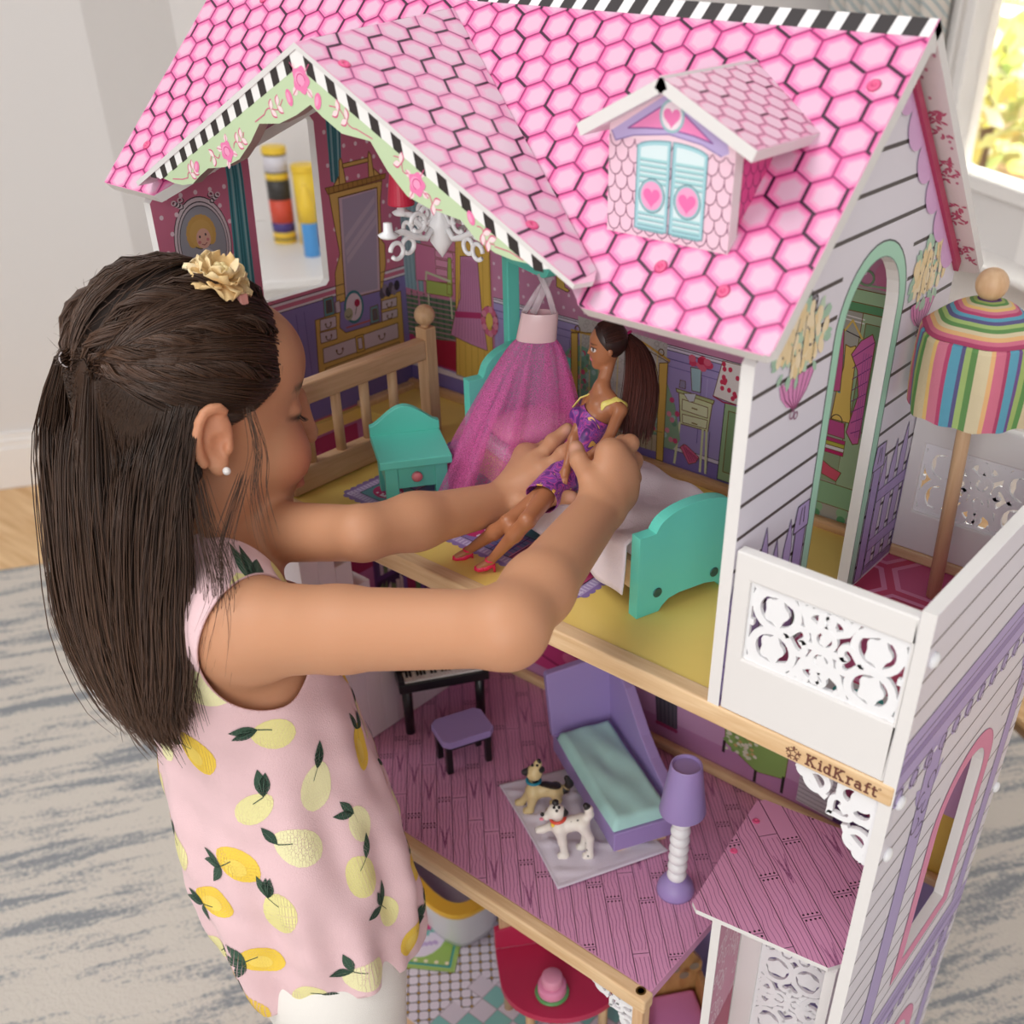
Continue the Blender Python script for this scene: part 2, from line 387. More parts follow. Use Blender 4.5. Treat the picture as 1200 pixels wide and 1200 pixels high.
n3 = nt.nodes.new('ShaderNodeTexNoise'); n3.inputs['Scale'].default_value = 160; n3.inputs['Detail'].default_value = 2; nt.links.new(tc.outputs['Object'], n3.inputs['Vector'])
ad = nt.nodes.new('ShaderNodeMath'); ad.operation = 'MULTIPLY_ADD'; ad.inputs[1].default_value = .30; nt.links.new(n3.outputs[0], ad.inputs[0]); nt.links.new(n1.outputs[0], ad.inputs[2])
cr = nt.nodes.new('ShaderNodeValToRGB'); e = cr.color_ramp.elements
e[0].position = .53; e[0].color = (*lin((140, 143, 147)), 1); e[1].position = .66; e[1].color = (*lin((204, 196, 187)), 1)
x = e.new(.60); x.color = (*lin((176, 172, 169)), 1)
nt.links.new(ad.outputs[0], cr.inputs[0]); nt.links.new(cr.outputs[0], b.inputs['Base Color'])
bp = nt.nodes.new('ShaderNodeBump'); bp.inputs['Strength'].default_value = .6; bp.inputs['Distance'].default_value = .004; nt.links.new(n3.outputs[0], bp.inputs['Height']); nt.links.new(bp.outputs[0], b.inputs['Normal'])
rt0 = Vector((-1.853, .2503, 0)).dot(B_); rs1 = Vector((.0038, 1.0807, 0)).dot(A_)
V = [room_pt(-2.6, rt0, GZ), room_pt(rs1, rt0, GZ), room_pt(rs1, rt0+3.6, GZ), room_pt(-2.6, rt0+3.6, GZ)]
mb = MB(); mb.add([(p.x, p.y, GZ) for p in V]+[(p.x, p.y, GZ+.008) for p in V], [(0,3,2,1),(4,5,6,7),(0,1,5,4),(1,2,6,5),(2,3,7,6),(3,0,4,7)])
prop(mb.build('rug', rm, bevel=.003), 'large cream rug with broken grey streaks on the wooden floor', 'rug')
# white bench along the left wall with crayon tubs
bn = thing('bench', 'long white bench against the left wall holding yellow canisters', 'bench', room_pt(.1, LW_T-.05, GZ))
bt = LW_T-.11
def bslab(s0, s1_, t0, t1, z0, z1):
    V = [room_pt(s0, t0), room_pt(s1_, t0), room_pt(s1_, t1), room_pt(s0, t1)]
    return [(p.x, p.y, z0) for p in V]+[(p.x, p.y, z1) for p in V], [(0,3,2,1),(4,5,6,7),(0,1,5,4),(1,2,6,5),(2,3,7,6),(3,0,4,7)]
sb = Vector((-1.66, 1.17, 0)).dot(A_)
MB().add(*bslab(sb-.42, WW_S-.1, bt, bt+.50, -.215, -.196)).build('bench_top', WHITE, bn, bevel=.003)
MB().add(*bslab(sb-.40, WW_S-.1, bt, bt+.47, GZ, -.215)).build('bench_base', WHITE, bn)
def canister(x, y, z, r, h, bands, name, label, lid=True):
    c = thing(name, label, 'canister', (x, y, z), 'yellow canisters on the bench')
    mb = MB(); 
    for a, b, col in bands: mb.lathe([(r, a*h), (r, b*h)], (x, y, z), 28, 0, col=lin(col))
    mb.build('body', PRINT, c, smooth=True)
    MB().lathe([(r*1.04, h), (r*1.06, h+.002), (r*1.06, h+.012), (r*.98, h+.014)], (x, y, z), 28).build('lid', mat('yellow_plastic', (238, 200, 60), .4), c, smooth=False)
    return c
c = canister(-1.758, 1.02, -.196, .025, .185, [(0, .04, '#e8c23c'), (.04, .06, '#3a3340'), (.06, .13, '#e8c040'), (.13, .24, '#4a3a7a'), (.24, .5, '#d2503c'), (.5, .72, '#3d3a38'), (.72, .79, '#e8c23c'), (.79, .81, '#6a5a40'), (.81, .98, '#d8d4dc'), (.98, 1, '#6a5a40')], 'canister', 'tall yellow crayon canister with a dark label, a red picture and a white top band')
c2 = canister(-1.708, 1.055, -.196, .027, .150, [(0, .03, '#e8c23c'), (.03, .32, '#f0cf4c'), (.32, .34, '#e0b830'), (.34, 1, '#f0cd42')], 'canister', 'shorter plain yellow canister beside the tall dark-labelled one')
pr_ = MB()
for k, (q, col) in enumerate(((-.0, '#f2f0ee'), (.35, '#e89a7a'), (-.35, '#7aa0c8'))):
    pass
Dv = (CAM-Vector((-1.708, 1.055, -.12))); Dv.z = 0; Dv.normalize(); Sv = Vector((-Dv.y, Dv.x, 0))
p = Print(Vector((-1.708, 1.055, -.196))+Dv*.0278, Sv, Z3, Dv); 
p.ell((0, .085), .008, .022, '#f0eee8', 1); p.ell((0, .106), .009, .006, '#3f4a78', 2); p.poly([(-.008, .01), (-.002, .01), (-.002, .065), (-.008, .065)], '#e8926a', 2); p.poly([(.002, .01), (.006, .01), (.006, .06), (.002, .06)], '#e8b8a0', 2); p.build('picture', c2)
# blue and yellow crayon-shaped bottle, half seen in the little window
bx, by = -1.625, .985
c3 = thing('marker_bottle', 'blue bottle with a yellow pointed cap standing right of the canisters', 'bottle', (bx, by, -.196))
MB().lathe([(.016, 0), (.017, .002), (.017, .07), (.016, .074)], (bx, by, -.196), 20).build('body', mat('blue_plastic', (78, 150, 214), .35), c3, smooth=True)
MB().lathe([(.018, .07), (.018, .105), (.008, .140), (.004, .144)], (bx, by, -.196), 20).build('cap', mat('yellow_plastic', (238, 200, 60), .4), c3, smooth=True)
c4 = thing('marker', 'slim dark teal and red marker standing between canister and blue bottle', 'marker', (-1.672, 1.04, -.196))
MB().lathe([(.006, 0), (.006, .06), (.005, .062)], (-1.672, 1.04, -.196), 12).build('body', mat('red_plastic', (150, 60, 70), .4), c4, smooth=True)
MB().lathe([(.0065, .045), (.0065, .085), (.004, .09)], (-1.672, 1.04, -.196), 12).build('cap', mat('teal_plastic', (40, 120, 130), .4), c4, smooth=True)
# ================================================================ the dollhouse
HOUSE = thing('dollhouse', 'tall pink and white wooden dollhouse with a hexagon tiled roof and open front', 'dollhouse', (-.27, .14, GZ))
YB, YE = .276, .285
XL, XR = -.5724, 0.
MINT = '#a9d9c0'; DK = '#453c38'; LIL = '#a594cc'; LINE = '#3a3138'
SIDE = mat('siding_board', (226, 222, 232), .4)
def hp(name, mb, m, parent=None, **k): return mb.build(name, m, parent or HOUSE, **k)
RZ = lambda y: .2365+(y)*.984   # underside of the front roof
# ---- left wall with window opening
mb = MB(); wo = [(.099, .131), (.171, .131), (.1755, .135), (.1785, .278), (.174, .284), (.107, .284), (.103, .278), (.097, .137)]
mb.slab([(0, GZ+.01), (YE, GZ+.01), (YE, .235), (.1395, .370), (0, .2365)], [wo], (XL, 0, 0), Y3, Z3, X3, .009, 0, 1, 1)
WL = hp('wall_panel', mb, [mat('wallpaper_base', (208, 120, 148), .45), WHITE])
# print on it
p = Print((XL, 0, 0), Y3, Z3, X3, [(0, -.002), (YB, -.002), (YB, .238), (.1395, .368), (0, .236)])
p.poly([(0, .0), (.276, .0), (.276, .118), (0, .118)], '#8d82bd', 1)
for a, b in ((.118, .1205), (.1245, .127)): p.poly([(0, a), (.276, a), (.276, b), (0, b)], '#e6dfe6', 2)
p.line([(0, .118), (.276, .118)], .0007, LINE, 3); p.line([(0, .1275), (.276, .1275)], .0007, LINE, 3)
p.poly([(0, .0), (.276, .0), (.276, .022), (0, .022)], '#7a6fae', 2)
for y in (.05, .1, .14): 
    p.line([(y, .028), (y, .112)], .0008, '#6f64a2', 3); p.line([(y+.03, .028), (y+.03, .112)], .0008, '#6f64a2', 3)
p.build('printed_wainscot', WL)
p = Print((XL, 0, 0), Y3, Z3, X3, [(0, .13), (YB, .13), (YB, .238), (.1395, .368), (0, .236)])
for i in range(20):
    for j in range(16):
        y, z = .008+i*.0145+(j % 2)*.0072, .137+j*.0145
        if .09 < y < .186 and z < .295: continue
        p.ell((y, z), .0020, .0020, '#efd9e2', 1, n=9)
p.build('printed_dots', WL)
def curtain(pr, q, L=2):
    (a, b, c, d) = [Vector((x[0], x[1])) for x in q]; pr.poly([a, b, c, d], '#4f9aa2', L)
    for i, col in ((.12, '#2f6d78'), (.3, '#8ab4b8'), (.45, '#2f6d78'), (.6, '#377a84'), (.78, '#8fbcc0'), (.9, '#2f6d78')):
        pr.line([a+(b-a)*i, d+(c-d)*i], .0014 if 'b' in col[1:3] or col[1] == '2' else .002, col, L+1)
p = Print((XL, 0, 0), Y3, Z3, X3, [(0, .0), (YB, .0), (YB, .238), (.1395, .368), (0, .236)])
curtain(p, [(.0775, .2438), (.094, .2412), (.0885, .13), (.0680, .13)]); curtain(p, [(.0775, .262), (.094, .264), (.094, .2412), (.0775, .2438)]); curtain(p, [(.1931, .29), (.2109, .285), (.2037, .2196), (.1908, .2243)])
p.build('printed_curtain', WL)
# portrait
p = Print((XL, 0, 0), Y3, Z3, X3); c = (.0434, .1965)
for k, (rx, col) in enumerate(((.0285, LINE), (.0278, '#d8ccd2'), (.0255, LINE), (.0248, '#cfc6cc'), (.0232, LINE), (.0226, '#9c9fa8'))): p.ell(c, rx, rx*1.36, col, 1+k, n=40)
for sx in (-1, 1):
    for k in range(9): p.ring((c[0]+sx*(.014+.0013*k % .009), c[1]+.032+(k*37 % 9)*.0008), .0022, .0018, .0008, LINE if k % 2 else '#e8dde2', 7, n=8)
hc = (.0425, .2045)
for k in range(14):
    g = -.5+k*4.1/13; p.ell((hc[0]+.0105*math.cos(g), hc[1]+.0115*math.sin(g)), .0045, .005, '#cfa75e', 8, n=10)
p.ell(hc, .0122, .0128, LINE, 7); p.ell(hc, .0115, .012, '#d4ae66', 8); p.ell((hc[0]+.0015, hc[1]-.004), .0072, .0085, '#e3b6a4', 9)
p.ell((hc[0]-.002, hc[1]-.002), .0009, .0012, LINE, 10, n=8); p.ell((hc[0]+.004, hc[1]-.001), .0009, .0012, LINE, 10, n=8)
p.ell((hc[0]-.003, hc[1]-.0065), .0017, .0014, '#cf7f86', 10, n=8); p.ell((hc[0]+.0055, hc[1]-.0055), .0015, .0014, '#cf7f86', 10, n=8)
p.line([(hc[0]-.001, hc[1]-.0085), (hc[0]+.0015, hc[1]-.0095), (hc[0]+.004, hc[1]-.008)], .0007, '#8a3a44', 11)
p.poly([(hc[0]-.006, hc[1]-.03), (hc[0]-.001, hc[1]-.012), (hc[0]+.004, hc[1]-.012), (hc[0]+.014, hc[1]-.02), (hc[0]+.012, hc[1]-.032)], '#b9bac2', 8)
p.build('printed_portrait', WL)
# dressing table print
p = Print((XL, 0, 0), Y3, Z3, X3); YW = '#d8b566'; BR = '#7a5a2e'
def op(pts, col, L, w=.0009): p.poly(pts, col, L); p.line(pts, w, BR, L+1, closed=True)
op([(.187, .2134), (.255, .2150), (.250, .1955), (.2477, .1591), (.2512, .1545), (.2502, .1347), (.2433, .1117), (.181, .1104), (.1835, .14), (.192, .1567), (.1886, .1931)], YW, 3)
op([(.1828, .2194), (.2606, .2209), (.2587, .2165), (.1855, .2136)], '#b08a45', 5)
for k in range(12): p.line([(.187+k*.006, .2140), (.187+k*.006, .2195)], .0007, BR, 7)
op([(.2005, .2196), (.2087, .2197), (.2067, .2406), (.205, .243), (.203, .2406)], YW, 5); op([(.2381, .2206), (.245, .2207), (.2435, .2406), (.2409, .244), (.2395, .24)], YW, 5)
op([(.2067, .2338), (.2394, .2348), (.2394, .2385), (.2067, .2375)], YW, 5); op([(.193, .2196), (.2005, .2196), (.2005, .227)], YW, 5); op([(.245, .2207), (.253, .2209), (.245, .228)], YW, 5)
op([(.1975, .2085), (.2475, .2098), (.2400, .1100), (.1925, .1115)], '#cdb9c6', 5, .0012); p.poly([(.2017, .2063), (.2457, .2083), (.2363, .1125), (.195, .1149)], '#aba3b8', 7)
for a in (.0, .012, .02): p.poly([(.200, .165-a), (.243, .197-a), (.243, .203-a), (.200, .171-a)], '#bdb3c2', 8)
op([(.152, .1008), (.1839, .1014), (.1816, .0857), (.1885, .0787), (.2377, .0775), (.2394, .1023), (.2678, .1029), (.2668, .0223), (.1467, .0223)], YW, 4)
def drawer(q, L=6):
    op(q, '#cfc3cc', L); cx, cy = sum(v[0] for v in q)/4, sum(v[1] for v in q)/4
    p.ring((cx, cy-.0012), .0034, .0028, .001, '#6a4c22', L+2, n=10, a0=math.pi, a1=2*math.pi); p.ell((cx-.0034, cy), .0012, .0012, '#6a4c22', L+2, n=8); p.ell((cx+.0034, cy), .0012, .0012, '#6a4c22', L+2, n=8)
D = [(.1579, .0999), (.1783, .0988), (.1774, .0878), (.1565, .0882), (.1559, .0873), (.1771, .0858), (.1764, .0757), (.1554, .0762), (.2403, .099), (.2615, .0981), (.2605, .0888), (.2392, .0898), (.2388, .0868), (.261, .0859), (.2606, .0771), (.2383, .0774)]
for k in range(0, 16, 4): drawer(D[k:k+4])
op([(.1571, .0706), (.2599, .0708), (.2595, .0545), (.156, .0553)], '#cfc3cc', 6); op([(.2, .0715), (.211, .0715), (.211, .054), (.2, .054)], '#d9b860', 8); op([(.2025, .069), (.2085, .069), (.2085, .057), (.2025, .057)], '#cfc3cc', 10)
for cx in (.178, .236):
    p.ring((cx, .0625), .004, .0034, .0011, '#6a4c22', 9, n=10, a0=math.pi, a1=2*math.pi)
    for s in (-1, 1): p.ell((cx+s*.004, .0638), .0014, .0014, '#6a4c22', 9, n=8)
op([(.1571, .050), (.2599, .050), (.2595, .027), (.156, .027)], '#cfb27a', 6)
p.ell((.2024, .1019), .0129, .0168, '#3d7f86', 9); p.ell((.2024, .1019), .0105, .0140, '#dccfd8', 10); p.ell((.207, .105), .0038, .004, '#a8284a', 11, n=9); p.line([(.206, .102), (.203, .094)], .0008, '#4a5a3a', 11)
p.ell((.1945, .0965), .0058, .0062, '#a9a98c', 11); p.ring((.1945, .0955), .003, .0022, .0007, LINE, 12, n=8, a0=math.pi, a1=2*math.pi)
op([(.164, .101), (.177, .101), (.177, .119), (.165, .119)], '#5f9aa0', 6); op([(.167, .104), (.1745, .104), (.1745, .116), (.168, .116)], '#59545c', 8); op([(.179, .101), (.185, .101), (.185, .113), (.179, .112)], '#c9bcc4', 6)
op([(.222, .079), (.2345, .079), (.2345, .0965), (.224, .096)], '#6f9aa0', 7); op([(.2262, .082), (.2325, .082), (.232, .093), (.2265, .093)], '#6c6870', 9)
for k in range(6): p.ell((.242+k*.0042, .106+(k % 2)*.004), .004, .0055, ('#5c5562', '#8a7f92', '#3d3842')[k % 3], 7, n=9)
p.line([(.19, .0835), (.222, .083)], .0016, '#c46a5a', 9)
p.build('printed_dressing_table', WL)
# middle level of the left wall: bookcase print
p = Print((XL, 0, 0), Y3, Z3, X3, [(0, -.331), (YB, -.331), (YB, -.018), (0, -.018)])
p.poly([(0, -.34), (.3, -.34), (.3, 0), (0, 0)], '#c07aa6', 1); p.poly([(.19, -.331), (.272, -.331), (.272, -.06), (.19, -.06)], '#5b3a70', 2)
rb = random.Random(5)
for r in range(5):
    z0 = -.322+r*.052; p.poly([(.194, z0), (.268, z0), (.268, z0+.045), (.194, z0+.045)], '#3c2748', 3)
    y = .195
    while y < .265: wd = rb.uniform(.004, .008); p.poly([(y, z0), (y+wd, z0), (y+wd, z0+rb.uniform(.03, .043)), (y, z0+rb.uniform(.03, .043))], rb.choice(['#a5305a', '#cfc0c8', '#6f8a58', '#7a5aa0', '#c05a80', '#e0d4c8', '#54436e']), 4); y += wd+.0006
p.build('printed_bookcase', WL)
# ---- back wall
mb = MB(); mb.slab([(XL-.009, GZ+.01), (.1188, GZ+.01), (.1188, -.0165), (-.004, -.0165), (-.004, .236), (XL-.009, .236)], [], (0, YB, 0), X3, Z3, (0, -1, 0), .009, 0, 1, 1)
WB = hp('wall_panel', mb, [mat('wallpaper_lilac', (168, 154, 205), .45), WHITE])
N_ = (0, -1, 0); O_ = (0, YB, 0)
def bp_(cl=None): return Print(O_, X3, Z3, N_, cl or [(XL, 0), (-.0087, 0), (-.0087, .236), (XL, .236)])
p = bp_(); p.poly([(XL, .1193), (0, .1193), (0, .24), (XL, .24)], '#c887a8', 1)
for i in range(46):
    for j in range(9):
        x, z = -.57+i*.0125+(j % 2)*.0062, .128+j*.0125; p.ell((x, z), .0017, .0017, '#e3c6d6', 2, n=8)
p.poly([(XL, .1148), (0, .1148), (0, .1196), (XL, .1196)], '#ddd6e4', 3)
for z in (.1148, .1178, .1196): p.line([(XL, z), (0, z)], .0007, LINE, 4)
p.line([(XL, .107), (0, .107)], .0008, '#5d5290', 2); p.line([(XL, .1), (0, .1)], .0006, '#6e62a4', 2)
for x in np.arange(-.45, 0, .05): p.line([(x, .035), (x, .098)], .0007, '#6e62a4', 2); p.line([(x+.006, .035), (x+.006, .098)], .0005, '#c3b8e0', 2)
p.poly([(XL, .0209), (0, .0209), (0, .0248), (XL, .0248)], '#ddd6e4', 3); p.line([(XL, .0209), (0, .0209)], .0006, LINE, 4); p.line([(XL, .0248), (0, .0248)], .0006, LINE, 4)
p.poly([(XL, 0), (0, 0), (0, .0207), (XL, .0207)], '#8173b4', 2)
p.build('printed_wainscot', WB)
# far left of the back wall: pink dresser corner, plaid rug, chair, yellow door with dress
p = bp_(); p.poly([(XL, .028), (-.447, .028), (-.447, .22), (XL, .22)], '#c97f9d', 5); p.poly([(XL, .028), (-.5, .028), (-.5, .098), (XL, .098)], '#b5386a', 6)
p.poly([(-.5724, .105), (-.545, .105), (-.545, .215), (-.5724, .215)], '#8fb0b8', 6)
for k in range(5): p.line([(-.568+k*.0055, .105), (-.569+k*.006, .215)], .0012, '#6f929c', 7)
p.poly([(-.5743, .097), (-.4997, .1057), (-.5027, .0600), (-.5749, .0549)], '#5d7a5e', 7)
for k in range(9):
    p.line([(-.573+k*.0092, .054), (-.573+k*.0092, .103)], .0022, '#3f6650', 8); p.line([(-.573, .058+k*.0052), (-.5, .063+k*.0052)], .0012, '#b58a9a', 9)
op([(-.5541, .1544), (-.4962, .1543), (-.4984, .1233), (-.5555, .1158)], '#cf80a4', 7, .0008)
for k in (.127, .136, .145): op([(-.525, k), (-.5, k+.001), (-.5, k+.008), (-.525, k+.007)], '#dc9ab8', 9, .0006)
p.line([(-.554, .118), (-.553, .085)], .002, '#cf80a4', 8); GRN = '#a9bd62'
op([(-.541, .105), (-.505, .108), (-.504, .121), (-.540, .119)], GRN, 10, .0007); op([(-.511, .11), (-.503, .11), (-.5025, .148), (-.507, .1475)], GRN, 10, .0007)
p.line([(-.5405, .119), (-.5395, .127), (-.5057, .124)], .0025, '#c9cfae', 11); p.line([(-.5385, .106), (-.5385, .083)], .002, '#c9cfae', 10); p.line([(-.506, .108), (-.5055, .086)], .002, '#c9cfae', 10)
p.poly([(-.533, .0302), (-.5, .0302), (-.5, .0622), (-.533, .0574)], '#a8203e', 8)
op([(-.4953, .1677), (-.4497, .169), (-.4498, .0250), (-.5035, .0253)], '#ddb757', 11, .0008)
for k in range(6): p.line([(-.4985+k*.009, .026), (-.4935+k*.0085, .16)], .0006, '#b48c38', 12)
op([(-.4894, .1522), (-.4661, .1563), (-.463, .1063), (-.4569, .0625), (-.48, .064), (-.5086, .0679), (-.5007, .0913), (-.492, .11)], '#c888ae', 13, .0008)
for k in range(10): p.line([(-.487+k*.0022, .15), (-.502+k*.0045, .068)], .0005, '#9c5c86', 15)
p.poly([(-.5005, .0945), (-.464, .1005), (-.464, .0945), (-.5005, .088)], '#b23a6c', 15)
for k in range(22):
    g = k*.2856; p.ell((-.4525+.0085*math.cos(g), .094+.0125*math.sin(g)), .0036, .0036, ('#c24a76', '#d98aa0', '#8a5a5c', '#cf6a8a')[k % 4], 16+k % 2, n=7)
p.ell((-.4525, .095), .0045, .007, '#dfc25e', 16)
p.poly([(XL, .0205), (-.4929, .0211), (-.4929, .0259), (XL, .0285)], '#e0d6e0', 12)
p.build('printed_dressing_corner', WB)
p = bp_(); op([(-.3660, .163), (-.3583, .1631), (-.356, .1475), (-.35, .1455), (-.353, .1434), (-.366, .146)], '#d9bb5c', 6, .0008); p.build('printed_picture_frame', WB)
# bed print
p = bp_(); p.poly([(-.3401, .1237), (-.2382, .1203), (-.2382, .065), (-.294, .0291), (-.337, .0955)], '#c3c0ba', 5)
rl = random.Random(8)
for k in range(160): 
    x, z = rl.uniform(-.338, -.24), rl.uniform(.06, .122); p.ring((x, z), .0025, .0022, .0005, '#a7a39c', 6, n=6)
p.ell((-.335, .070), .024, .026, '#7fae98', 7); p.poly([(-.2472, .0801), (-.2355, .083), (-.226, .0653), (-.2177, .0335), (-.2250, .021), (-.2384, .0209), (-.30, .024), (-.30, .04)], '#8fae8e', 7)
for k in range(70):
    x, z = rl.choice([(rl.uniform(-.355, -.318), rl.uniform(.052, .09)), (rl.uniform(-.29, -.222), rl.uniform(.026, .07))]); p.ell((x, z), .0028, .0028, rl.choice(['#d0507a', '#9db86a', '#a8c8c0', '#d98a9c', '#6f9a80']), 8+k % 3, n=7)
p.poly([(-.2911, .0211), (-.2391, .0316), (-.2404, .0137), (-.2907, .0122)], '#c2b69a', 9)
for k in range(8): p.line([(-.288+k*.0065, .013), (-.288+k*.0065, .027)], .0007, '#7f7048', 11)
for q in ([(-.3476, .1057), (-.3398, .1074), (-.3388, .0435), (-.3468, .0369)], [(-.2455, .1006), (-.2363, .1031), (-.2353, .0060), (-.2430, .0060)]): op(q, '#dcb75c', 12, .0008)
p.line([(-.3476, .1085), (-.322, .1093), (-.29, .122), (-.2587, .1136), (-.2348, .1054)], .0022, '#c9a24a', 12); p.line([(-.3476, .1065), (-.29, .1175), (-.2348, .1035)], .0008, BR, 13)
for x in (-.34, -.318, -.27, -.244): p.ring((x, .111), .003, .003, .001, BR, 13, n=10)
for k in range(9): p.line([(-.336+k*.011, .108), (-.336+k*.011, .045)], .0014, '#d9c98e', 10)
p.line([(-.2905, .031), (-.238, .035)], .0012, '#b99a50', 13)
p.build('printed_bed', WB)
# night table, vase, slippers, cloth, wardrobe edge
p = bp_(); CR = '#d9dfae'
op([(-.2228, .0795), (-.1868, .0775), (-.189, .0500), (-.2190, .0490)], CR, 6, .0009); op([(-.226, .0815), (-.185, .0805), (-.186, .0770), (-.225, .0785)], '#b9c48a', 8, .0008)
for q in ([(-.2185, .0731), (-.191, .0723), (-.1905, .0623), (-.2181, .0629)], [(-.2174, .059), (-.1903, .0603), (-.1909, .0518), (-.2166, .0510)]):
    op(q, '#e3e8bf', 8, .0007); p.line([(q[0][0]+.011, q[0][1]-.0055), (q[0][0]+.0165, q[0][1]-.0057)], .0013, '#8a7a3c', 10)
for x0, x1 in ((-.2195, -.2225), (-.1905, -.1880), (-.1945, -.194)): p.line([(x0, .05), (x1, .0085)], .0024, CR, 7)
p.line([(-.187, .05), (-.1868, .0085)], .0006, LINE, 8)
op([(-.212, .105), (-.2008, .1057), (-.2, .0841), (-.209, .0838)], '#a9cbd2', 10, .0007)
for k in range(12): p.ell((-.2015+rl.uniform(-.0095, .0095), .111+rl.uniform(-.0045, .004)), .0042, .0034, rl.choice(['#c22a4e', '#d8486a', '#e06a84']), 11+k % 2, n=7)
op([(-.2225, .0835), (-.2160, .0835), (-.2165, .0905), (-.222, .0905)], '#9a93b0', 10, .0006); op([(-.2175, .079), (-.204, .082), (-.206, .074), (-.211, .0725)], '#d8dbe4', 11, .0005)
op([(-.2172, .0262), (-.2133, .0303), (-.2103, .0300), (-.1960, .0222), (-.1990, .0160), (-.2064, .0120)], '#dc6a92', 9, .0007)
for k in range(5): p.line([(-.214+k*.003, .029-k*.0015), (-.205+k*.0022, .0145+k*.0012)], .0007, '#8a3a5a', 11)
op([(-.1801, .1185), (-.160, .1186), (-.1595, .0824), (-.1866, .0846)], '#e9e2de', 10, .0007)
for k in range(14): p.ell((rl.uniform(-.182, -.163), rl.uniform(.087, .117)), .0022, .0024, '#cf3a5a', 11, n=7)
p.line([(-.1866, .0846), (-.176, .0815), (-.163, .0824)], .0013, '#a8284a', 12)
p.poly([(-.1741, .0809), (-.13, .0809), (-.13, .0070), (-.1750, .0070)], '#9dbb8e', 9); p.line([(-.1741, .0809), (-.175, .007), (-.13, .007)], .0008, LINE, 10); op([(-.1695, .075), (-.15, .075), (-.15, .016), (-.1697, .016)], '#8aab7e', 10, .0008)
p.build('printed_night_table', WB)
# wardrobe seen through the arched doorway
p = bp_(); p.poly([(-.13, .004), (-.02, .004), (-.02, .205), (-.13, .205)], '#a9a79c', 7); G1, G2 = '#8fb890', '#5d9a6a'
op([(-.125, .1925), (-.025, .1925), (-.025, .2027), (-.125, .2027)], '#a3c79c', 9, .0007); op([(-.12, .1855), (-.03, .1855), (-.03, .1925), (-.12, .1925)], G2, 10, .0007)
op([(-.0600, .0283), (-.035, .0283), (-.035, .1857), (-.0600, .1857)], '#9fb994', 9, .0007); op([(-.0565, .09), (-.04, .09), (-.04, .178), (-.0565, .178)], '#7a9c74', 11, .0007)
op([(-.085, .018), (-.02, .018), (-.02, .0383), (-.085, .0383)], G1, 10, .0007)
for x in (-.05, -.074): p.ell((x, .0135), .0055, .005, G1, 10); p.ell((x, .0075), .004, .0035, G2, 11)
p.ell((-.04, .216), .016, .013, '#cf7aa0', 6); p.ring((-.062, .212), .006, .0055, .0018, '#7f9a7a', 10, n=14); p.line([(-.075, .208), (-.06, .2065), (-.045, .2075)], .0016, '#93b08c', 9)
for z in (.1815, .1785): p.line([(-.0795, z), (-.058, z-.001)], .001, '#e2e0dc', 9)
p.line([(-.0727, .1693), (-.0675, .1783), (-.0575, .1658)], .0016, '#d8b860', 12); p.line([(-.0727, .1693), (-.0575, .1658)], .0008, LINE, 11)
op([(-.0703, .1583), (-.066, .157), (-.0618, .1591), (-.060, .148), (-.0590, .1160), (-.0557, .0952), (-.0733, .0948), (-.072, .12), (-.069, .14)], '#e0c064', 12, .0007)
op([(-.0767, .1672), (-.0735, .1700), (-.0700, .1423), (-.069, .1197), (-.0765, .118)], '#c8588e', 13, .0007); p.poly([(-.0745, .15), (-.070, .15), (-.0685, .118), (-.071, .118)], '#5aa0a8', 12)
op([(-.0642, .1516), (-.058, .164), (-.0495, .171), (-.0462, .1648), (-.0462, .08), (-.0510, .0780), (-.0581, .087), (-.053, .12), (-.057, .140)], '#d068a8', 14, .0008)
for k in range(8): p.line([(-.0625+k*.0012, .150-k*.009), (-.047, .165-k*.0105)], .0007, '#7a3a78', 15); p.line([(-.062+k*.002, .155), (-.056+k*.0015, .085)], .0005, '#a85a9c', 15) if k > 3 else None
op([(-.0756, .0942), (-.0608, .0938), (-.0586, .0807), (-.0740, .081)], '#c0508c', 13, .0007); p.ring((-.068, .094), .005, .0055, .0008, LINE, 13, n=10, a0=0, a1=math.pi)
for k, col in enumerate(('#c2286a', '#e3dfe0', '#bcb84c', '#b83a78')): op([(-.0745, .0650+k*.0035), (-.0575, .0650+k*.0035), (-.0575, .0683+k*.0035), (-.0745, .0683+k*.0035)], col, 13, .0005)
p.poly([(-.08, .0395), (-.06, .0395), (-.06, .064), (-.08, .064)], '#93a684', 10); op([(-.0753, .0571), (-.067, .053), (-.0567, .0502), (-.060, .0412), (-.0742, .0447)], '#d85a72', 13, .0007)
p.build('printed_wardrobe', WB)
# middle storey of the back wall
p = Print(O_, X3, Z3, N_, [(XL, -.331), (.1188, -.331), (.1188, -.018), (XL, -.018)])
p.poly([(XL, -.335), (.12, -.335), (.12, 0), (XL, 0)], '#c89ac0', 1); p.poly([(XL, -.335), (.12, -.335), (.12, -.295), (XL, -.30)], '#ba82ae', 2)
p.poly([(-.44, -.3083), (-.3306, -.3083), (-.3006, -.28), (-.31, -.2), (-.43, -.19), (-.45, -.29)], '#c2407c', 3); p.line([(-.43, -.284), (-.335, -.300)], .003, '#8a2454', 4); p.ell((-.345, -.279), .012, .008, '#d86a9a', 4)
p.poly([(-.2406, -.15), (-.2052, -.15), (-.1966, -.3073), (-.2224, -.307)], '#5a5560', 3)
for k in range(6): p.line([(-.238+k*.006, -.15), (-.222+k*.0052, -.303)], .0014, '#3c3842', 4)
for k in range(6): p.ell((-.221+k*.0047, -.3065), .0032, .0028, '#a03a68', 5, n=8)
